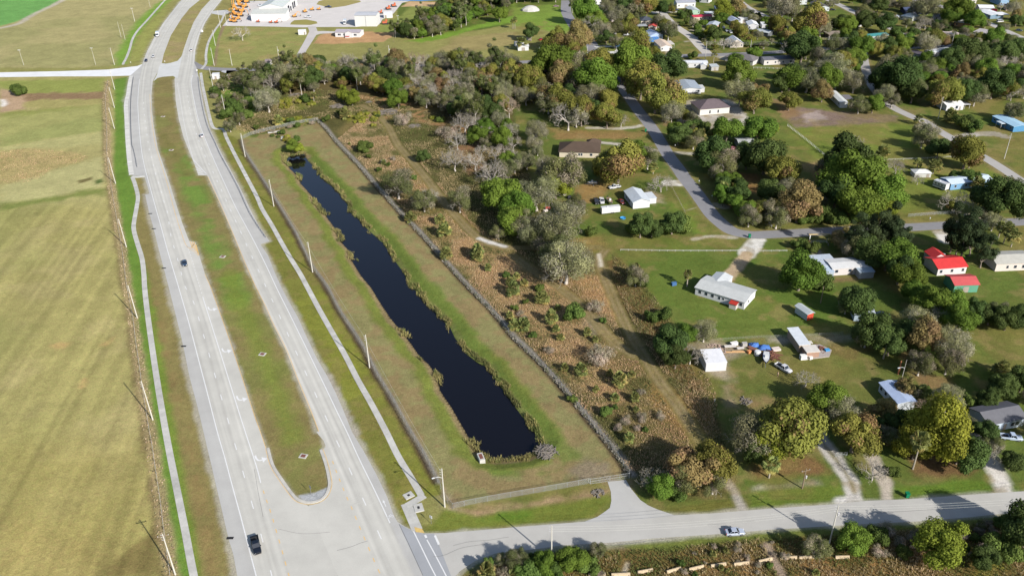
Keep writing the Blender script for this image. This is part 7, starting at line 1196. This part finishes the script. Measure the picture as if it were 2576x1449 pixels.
def sign(p, label, w, h, z, c, diamond=False, rz=0, face=None, name='road_sign'):
    o = empty(name, G(p), rz); tag(o, label, 'sign'); MB().tube((0, 0, 0), (0, 0, z+h*.5), .045, .045, 6).build('post', M_GALV, o); mb = MB()
    if diamond: mb.loft([[(0, y, z-h/2), (w/2, y, z), (0, y, z+h/2), (-w/2, y, z)] for y in (-.07, -.045)])
    else: mb.box(-w/2, w/2, -.07, -.045, z-h/2, z+h/2)
    mb.build('sign_panel', mat('sign_face', pal(*c), .5, noise=.05), o)
sign((783,1244), 'sign post standing in the concrete median nose', .8, .9, 2.6, (150,150,152), False, 2.4); sign((1085,1317), 'small white roadside sign on the grass by the crosswalk', .75, .9, 2.2, (240,242,240), False, 2.6); sign((1499,112), 'yellow diamond sign at the white house street corner', 1.2, 1.2, 2.4, (246,190,50), True); sign((1795,124), 'yellow diamond sign right of the diagonal road mouth', 1.2, 1.2, 2.4, (246,190,50), True); sign((497,185), 'small white sign by the utility block walk', .7, .8, 2.0, (240,240,240), False, .3); sign((330,163), 'small sign by the far path corner', .5, .6, 1.6, (230,230,226)); sign((510,86), 'white sign beside the northbound curve', 1.4, 1.6, 2.2, (244,244,244)); sign((2048,95), 'small yellow sign before the green trees on the cross street', 1, 1, 2.2, (240,200,60), True); sign((416,162), 'small sign post in the far median tip', .6, .7, 2.0, (220,220,216))
def box_on_post(p, label):
    o = empty('mailbox', G(p)); tag(o, label, 'mailbox'); MB().box(-.05, .05, -.05, .05, 0, 1.05).build('post', M_WOOD, o); MB().lathe([(.02, 0), (.2, 0), (.2, .5), (.02, .5)], (0, 0, 1.05), 8).build('box', M_LAMP, o)
for p, lb in (((1570,250),'white mailbox beside the shaded residential road'), ((1698,372),'white mailbox at the driveway above the street bend'), ((1758,462),'white mailbox on the right verge of the bend'), ((1791,500),'white mailbox lower on the right verge of the bend'), ((2338,556),'white mailbox before the chain link lawn fence'), ((1940,575),'white mailbox by the street in the tree shade')): box_on_post(p, lb)
# clutter of the junk yard
M_JUNK = [mat('junk_%s' % n, pal(*c), .85, noise=.2, scale=4) for n, c in (('white', (228,222,214)), ('rust', (140,96,80)), ('timber', (220,176,126)), ('grey', (140,132,124)), ('pink', (206,180,168)))]
def heap(p, label, n, R_, h, mi, seed, name='junk_pile', long=1.6):
    """a heap of boards: one thing, one tangled pile"""
    r = random.Random(seed); mb = MB()
    for i in range(n):
        a = r.random()*6.28; d = R_*math.sqrt(r.random()); x, y = d*math.cos(a), d*math.sin(a); zz = h*(1-d/R_)*r.random()+.08; L = long*r.uniform(.5, 1.2); b_ = r.random()*6.28; mb.tube((x-L/2*math.cos(b_), y-L/2*math.sin(b_), zz), (x+L/2*math.cos(b_), y+L/2*math.sin(b_), zz+r.uniform(-.1, .25)), r.uniform(.05, .16), r.uniform(.05, .14), 4)
    prop(mb, name, M_JUNK[mi], G(p), label, 'pile')
heap((1800,880), 'pile of pale rubble behind the white corrugated shed', 60, 3.2, .6, 4, 1, 'rubble_pile', 1.0); heap((1782,900), 'scattered white scrap left of the corrugated shed', 34, 2.4, .4, 0, 2, 'scrap_pile', 1.1); heap((1938,893), 'brown branch pile behind the motor boat', 80, 2.6, .9, 1, 3, 'brush_pile', 2.4); heap((2062,880), 'heap of scrap wood at the back of the shack deck', 60, 2.4, .8, 1, 4, 'scrap_wood', 1.8); heap((1876,1010), 'stack of broken pallets on the bare lawn patch', 26, 1.5, .5, 3, 5, 'pallet_stack', 1.8)
heap((975,283), 'grey brush pile in the yellow vines north of the pond', 140, 5.5, 1.4, 3, 6, 'brush_pile', 4.0); heap((745,240), 'grey brush pile among the vines near the highway', 60, 3.5, 1.0, 3, 7, 'brush_pile', 3.0); heap((850,268), 'brush pile on the left of the trail in the vines', 90, 3.6, 1.2, 3, 8, 'brush_pile', 3.6); heap((928,258), 'low pale brush heap beside the trail', 30, 1.6, .5, 3, 12, 'brush_pile', 1.8); heap((1042,318), 'grey dead wood heap below the trail bend', 60, 3, .8, 3, 9, 'brush_pile', 3.0); heap((1375,1135), 'grey dead branches at the near corner of the pond', 90, 2.6, 1.1, 3, 10, 'brush_pile', 2.6); heap((1505,1295-55), 'debris pile on the verge corner of the concrete drive', 40, 1.5, .5, 3, 11, 'debris_pile', 1.0)
for P, L, w, h, mi, rz, nm, lb in (((1836,876), 3.6, 1.2, .9, 0, .05, 'work_table', 'white work table among junk behind the corrugated shed'), ((1862,880), 2.2, 1.0, .8, 0, .1, 'work_table', 'white low cabinet right of the white work table'), ((1900,884), 5.5, 1.6, .5, 1, -1.0, 'flatbed_trailer', 'rusty flat trailer next to the blue tarps'), ((2030,868), 3.0, 1.4, 1.1, 0, .1, 'white_crate', 'white crate at the back edge of the shack deck')):
    o = empty(nm, G(P), rz); tag(o, lb, 'furniture' if 'table' in nm else 'trailer' if 'trailer' in nm else 'crate'); MB().box(-L/2, L/2, -w/2, w/2, h-.12, h).build('top', M_JUNK[mi], o)
    for x in (-L*.44, L*.44):
        for y in (-w*.4, w*.4): MB().box(x-.06, x+.06, y-.06, y+.06, 0, h-.12).build('leg', M_JUNK[3], o)
for i, (P, lb) in enumerate((((1850,886), 'long orange timber planks behind the corrugated shed'), ((1865,884), 'second stack of orange planks nearer the flat trailer'))): prop(MB().box(-3, 3, -.2, .2, 0, .25), 'plank_stack', M_JUNK[2], G(P), lb, 'planks', -.02)
def tarp(p, label, s, seed):
    r = random.Random(seed); R_ = [[(s*(k/5-.5)*2, s*.8*(j/5-.5)*2, .15+.9*math.sin(math.pi*k/5)*math.sin(math.pi*j/5)+r.uniform(0, .25)) for j in range(6)] for k in range(6)]; V = [q for a in R_ for q in a]; mb = MB(); mb.add(V, [(k*6+j, k*6+j+1, k*6+j+7, k*6+j+6) for k in range(5) for j in range(5)]); prop(mb, 'tarpaulin', M_TARP, G(p), label, 'tarp')
tarp((1897,870), 'blue tarpaulin draped over hoops left of the green shrub', 1.6, 3); tarp((1922,876), 'bright blue tarpaulin heap right of the hoops', 1.9, 4)
o = MB().lathe([(.02, 0), (1.0, .0), (1.05, 1.2), (.8, 1.45), (.02, 1.5)], (0, 0, 0), 14).build('water_tank', M_LAMP); o.location = G((1905,892)); tag(o, 'white round water tank below the rusty flat trailer', 'tank'); o = MB().lathe([(.02, .05), (1.1, .05), (1.2, .45), (1.12, .45), (1.0, .12), (.02, .12)], (0, 0, 0), 18).build('paddling_pool', mat('pool_plastic', pal(70,160,220), .4, noise=.1)); o.location = G((1567,550)); tag(o, 'round blue paddling pool on the lawn below the cargo trailer', 'pool')
DK = g2([(2010,895),(2028,870),(2062,868),(2092,882),(2086,898),(2022,906)]); mb = MB(); mb.hexa([tuple(p) for p in DK], [tuple(p) for p in DK], 0, .35); o = mb.build('wooden_deck', mat('deck_boards', pal(186,176,170), .9, noise=.15, scale=2, stripes=.2, sscale=2)); tag(o, 'grey wooden deck in front of the white tin roofed shack', 'deck')
o = empty('rock_mound', G((1334,27))); tag(o, 'pale broken concrete mound at the top of the meadow', 'mound'); r = random.Random(4); mb = MB(); mb.loft([[(rr*math.cos(2*math.pi*k/10)*r.uniform(.9, 1.1)*1.3, rr*math.sin(2*math.pi*k/10)*r.uniform(.9, 1.1), z) for k in range(10)] for rr, z in ((6.5, -.2), (5.6, 1.4), (3.8, 3.0), (1.6, 3.8), (.2, 4.0))]); mb.build('mound', M_CONCRETE, o)
for P, b_, h, c, lb in (((2222,902), .28, 5.2, (188,172,150), 'pale dead palm trunk in the deep shade'), ((2259,941), .3, 4.6, (196,130,92), 'orange brown dead palm trunk beside the street light'), ((1957-160,1010), .1, 0.9, (236,236,232), 'short white board standing at the scrub edge')):
    mb = MB(); mb.tube((0, 0, -.1), (.15, .1, h*.5), b_, b_*.85, 9); mb.tube((.15, .1, h*.5), (.1, .2, h), b_*.85, b_*.6, 9); prop(mb, 'dead_trunk' if h > 2 else 'marker_board', mat('dead_wood', pal(*c), .95, noise=.2, scale=3), G(P), lb, 'stump' if h > 2 else 'board')
for i, (P, L, w, h, c, rz, lb) in enumerate((((1846,868), 2.4, 1.2, 1.0, (236,232,226), .3, 'white appliance box at the back of the junk row'), ((1872,871), 1.6, 1.2, 1.3, (180,176,170), .1, 'grey metal cabinet behind the orange planks'), ((1884,888), 1.2, 1.0, .9, (214,140,90), .5, 'orange drum crate before the flat trailer'), ((2020,903), 2.0, 1.4, 1.4, (240,238,232), .1, 'white chest at the front corner of the shack deck'), ((2038,903), 1.2, 1.0, .9, (232,226,220), .4, 'small white chest beside the deck front'), ((2080,884), 1.5, 1.0, .8, (70,150,210), .2, 'blue tub at the right end of the deck'), ((2050,890), .8, .8, .7, (196,70,60), .2, 'red box in the middle of the deck'), ((1952,880), 2.6, 1.8, .5, (226,210,200), .2, 'pale sheet of board leaning behind the motor boat'), ((1812,893), 1.8, .8, .6, (228,222,214), .8, 'white scrap panel above the corrugated shed roof'), ((1432,500), 1.8, 1.2, 1.2, (52,52,58), .4, 'dark quad bike shape by the oak in the vehicle yard'), ((1372,533), 2.2, 1.0, .8, (226,214,208), .6, 'pale water scooter under the mossy oaks'), ((1378,526), 2.0, .9, .8, (190,80,70), .2, 'red water scooter under the mossy oaks'), ((1695,718), 1.8, 1.0, 1.2, (70,110,160), .3, 'blue barbecue cart beside the double wide home palm'), ((1340,350), 2.4, 1.4, 1.6, (228,232,240), .2, 'small white trailer on the lawn by the bare tree'), ((1492,106), 1.6, 1.0, 1.2, (238,238,240), .1, 'white post box stand in the loop lawn'))):
    o = empty('yard_box', G(P), rz); tag(o, lb, 'yard clutter'); MB().hexa([(-L/2, -w/2), (L/2, -w/2), (L/2, w/2), (-L/2, w/2)], [(-L*.46, -w*.44), (L*.46, -w*.44), (L*.46, w*.44), (-L*.46, w*.44)], .08, h).build('body', mat('clutter_paint', pal(*c), .7, noise=.12, scale=3), o); MB().box(-L*.5, L*.5, -w*.48, w*.48, h+.003, h+.08).build('lid', mat('clutter_lid', pal(*[min(255, v+8) for v in c]), .6, noise=.1), o)
    for x in (-L*.35, L*.35): MB().box(x-.08, x+.08, -w*.4, w*.4, 0, .08).build('foot', M_TRIM, o)
# ================================================================== the person by the old truck
def skin_body(name, joints, edges, radii, m, parent):
    me = bpy.data.meshes.new(name+'_skeleton'); me.from_pydata(joints, edges, []); o = bpy.data.objects.new(name, me); COL.objects.link(o); md = o.modifiers.new('skin', 'SKIN'); sv = me.skin_vertices[0].data if me.skin_vertices else None
    if sv is None:
        bpy.context.view_layer.objects.active = o; bpy.context.view_layer.update(); sv = me.skin_vertices[0].data
    for i, r_ in enumerate(radii): sv[i].radius = (r_, r_)
    sv[0].use_root = True; s2 = o.modifiers.new('sub', 'SUBSURF'); s2.levels = s2.render_levels = 1; bpy.context.view_layer.update(); me2 = bpy.data.meshes.new_from_object(o.evaluated_get(bpy.context.evaluated_depsgraph_get())); o.modifiers.clear(); o.data = me2; me2.materials.clear(); me2.materials.append(m)
    for p in me2.polygons: p.use_smooth = True
    o.parent = parent; return o
pr = empty('person', G((1956,947)), 2.2); tag(pr, 'person in tan shirt and shorts standing beside the old white truck', 'person')
J = [(0,0,.95),(0,0,1.15),(0,0,1.38),(0,0.01,1.5),(0,.02,1.6),(0,.03,1.72)]; E_ = [(0,1),(1,2),(2,3),(3,4),(4,5)]; R_ = [.14,.12,.14,.055,.085,.08]
for s in (-1, 1):
    i = len(J); J += [(s*.19,0,1.40),(s*.25,-.02,1.14),(s*.27,.06,.9),(s*.275,.08,.81)]; R_ += [.055,.042,.032,.035]; E_ += [(2,i),(i,i+1),(i+1,i+2),(i+2,i+3)]
    for k, (dx, L) in enumerate(((-.025,.075),(-.008,.09),(.009,.085),(.025,.07))): J += [(s*.275+dx*.3, .08+dx, .77), (s*.272, .085+dx*1.2, .81-L)]; R_ += [.01,.008]; E_ += [(i+3,len(J)-2),(len(J)-2,len(J)-1)]
    J += [(s*.25,.12,.79)]; R_ += [.009]; E_ += [(i+3,len(J)-1)]
    i = len(J); J += [(s*.1,0,.86),(s*.12,.02,.5),(s*.12,-.01,.08),(s*.12,.16,.03)]; R_ += [.085,.06,.042,.035]; E_ += [(0,i),(i,i+1),(i+1,i+2),(i+2,i+3)]
bd = skin_body('body', J, E_, R_, mat('skin', (.42,.27,.2), .6, noise=.05), pr); M_SH = mat('tan_cloth', pal(214,186,156), .9, noise=.1)
def rings(prof, cx=0, n=12): return [[(cx+a*math.cos(2*math.pi*k/n), y0+b_*math.sin(2*math.pi*k/n), z) for k in range(n)] for a, b_, y0, z in prof]
MB().loft(rings([(.18,.15,0,.9),(.165,.14,0,1.1),(.2,.15,0,1.34),(.17,.12,0,1.44),(.075,.075,.01,1.5)])).build('shirt', M_SH, pr, smooth=True)
MB().loft(rings([(.19,.16,0,.98),(.2,.16,0,.82),(.19,.15,0,.8)])).build('shorts', mat('tan_shorts', pal(196,172,146), .9, noise=.1), pr, smooth=True); MB().loft(rings([(.092,.1,.01,1.66),(.1,.11,.01,1.74),(.07,.08,.01,1.81),(.02,.02,.01,1.83)])).build('hair', mat('hair', (.1,.07,.05), .8, noise=.1), pr, smooth=True); [MB().box(s*.033-.012, s*.033+.012, .1, .118, 1.68, 1.7).build('eye', M_BLK, bd) for s in (-1, 1)]; MB().hexa([(-.015, .1), (.015, .1), (.015, .13), (-.015, .13)], [(-.008, .1), (.008, .1), (.008, .108), (-.008, .108)], 1.63, 1.68).build('nose', mat('skin', (.42,.27,.2), .6, noise=.05), bd)
# ================================================================== write the labels that depend on where things ended up
def write_labels():
    groups = {}
    LP = [(n, np.array(p), PJ(np.array(p))) for n, p in LAND]; IT = [(o, look, np.array(X0), PJ(np.array(X0))) for o, look, X0 in AUTO]
    for o, look, X0, s in IT:
        d = [np.linalg.norm((X0-p)[:2]) for _, p, _ in LP]; k = int(np.argmin(d)); n, p, q = LP[k]; dx, dy = s[0]-q[0], (s[1]-q[1])*1.4
        h = 'right' if dx > 0 else 'left'; v = 'in front' if dy > 0 else 'behind'; a = abs(dx)/(abs(dy)+1e-6)
        rel = h+' of' if a > 2.4 else (v+(' of' if dy > 0 else '')) if a < .42 else v+' and '+h+' of'
        groups.setdefault((look, rel, n), []).append((d[k], o))
    ones = 'nearest second third fourth fifth sixth seventh eighth ninth tenth eleventh twelfth thirteenth fourteenth fifteenth sixteenth seventeenth eighteenth nineteenth twentieth'.split(); mx = 0
    for (look, rel, n), L in groups.items():
        L.sort(key=lambda t: t[0]); mx = max(mx, len(L))
        for i, (_, o) in enumerate(L):
            o['label'] = '%s %s %s' % (look, rel, n) + ((', '+('nearest' if i == 0 else ones[min(i, 19)]+' nearest')) if len(L) > 1 else '')
    for o, look, _, _ in IT:
        L = o['label']
        if len(L.replace(',', ' ').split()) > 16: L = L.replace('in front and ', 'front ').replace('behind and ', 'back '); o['label'] = L
        if len(L.split()) > 16: o['label'] = L.replace('large ', '').replace('small ', '').replace('pale concrete pole', 'concrete pole').replace('white pole with transformer', 'transformer pole').replace('slim white pole of a close pair', 'slim paired pole').replace('beside the northbound lanes', 'by northbound lanes').replace(' with crossarm', '').replace('standing ', '')
        if len(o['label'].split()) > 16: o['label'] = o['label'].replace(' on the cross street', '').replace('white ', '', 1)
    print('LABEL MAX RANK', mx, len(groups))
write_labels()
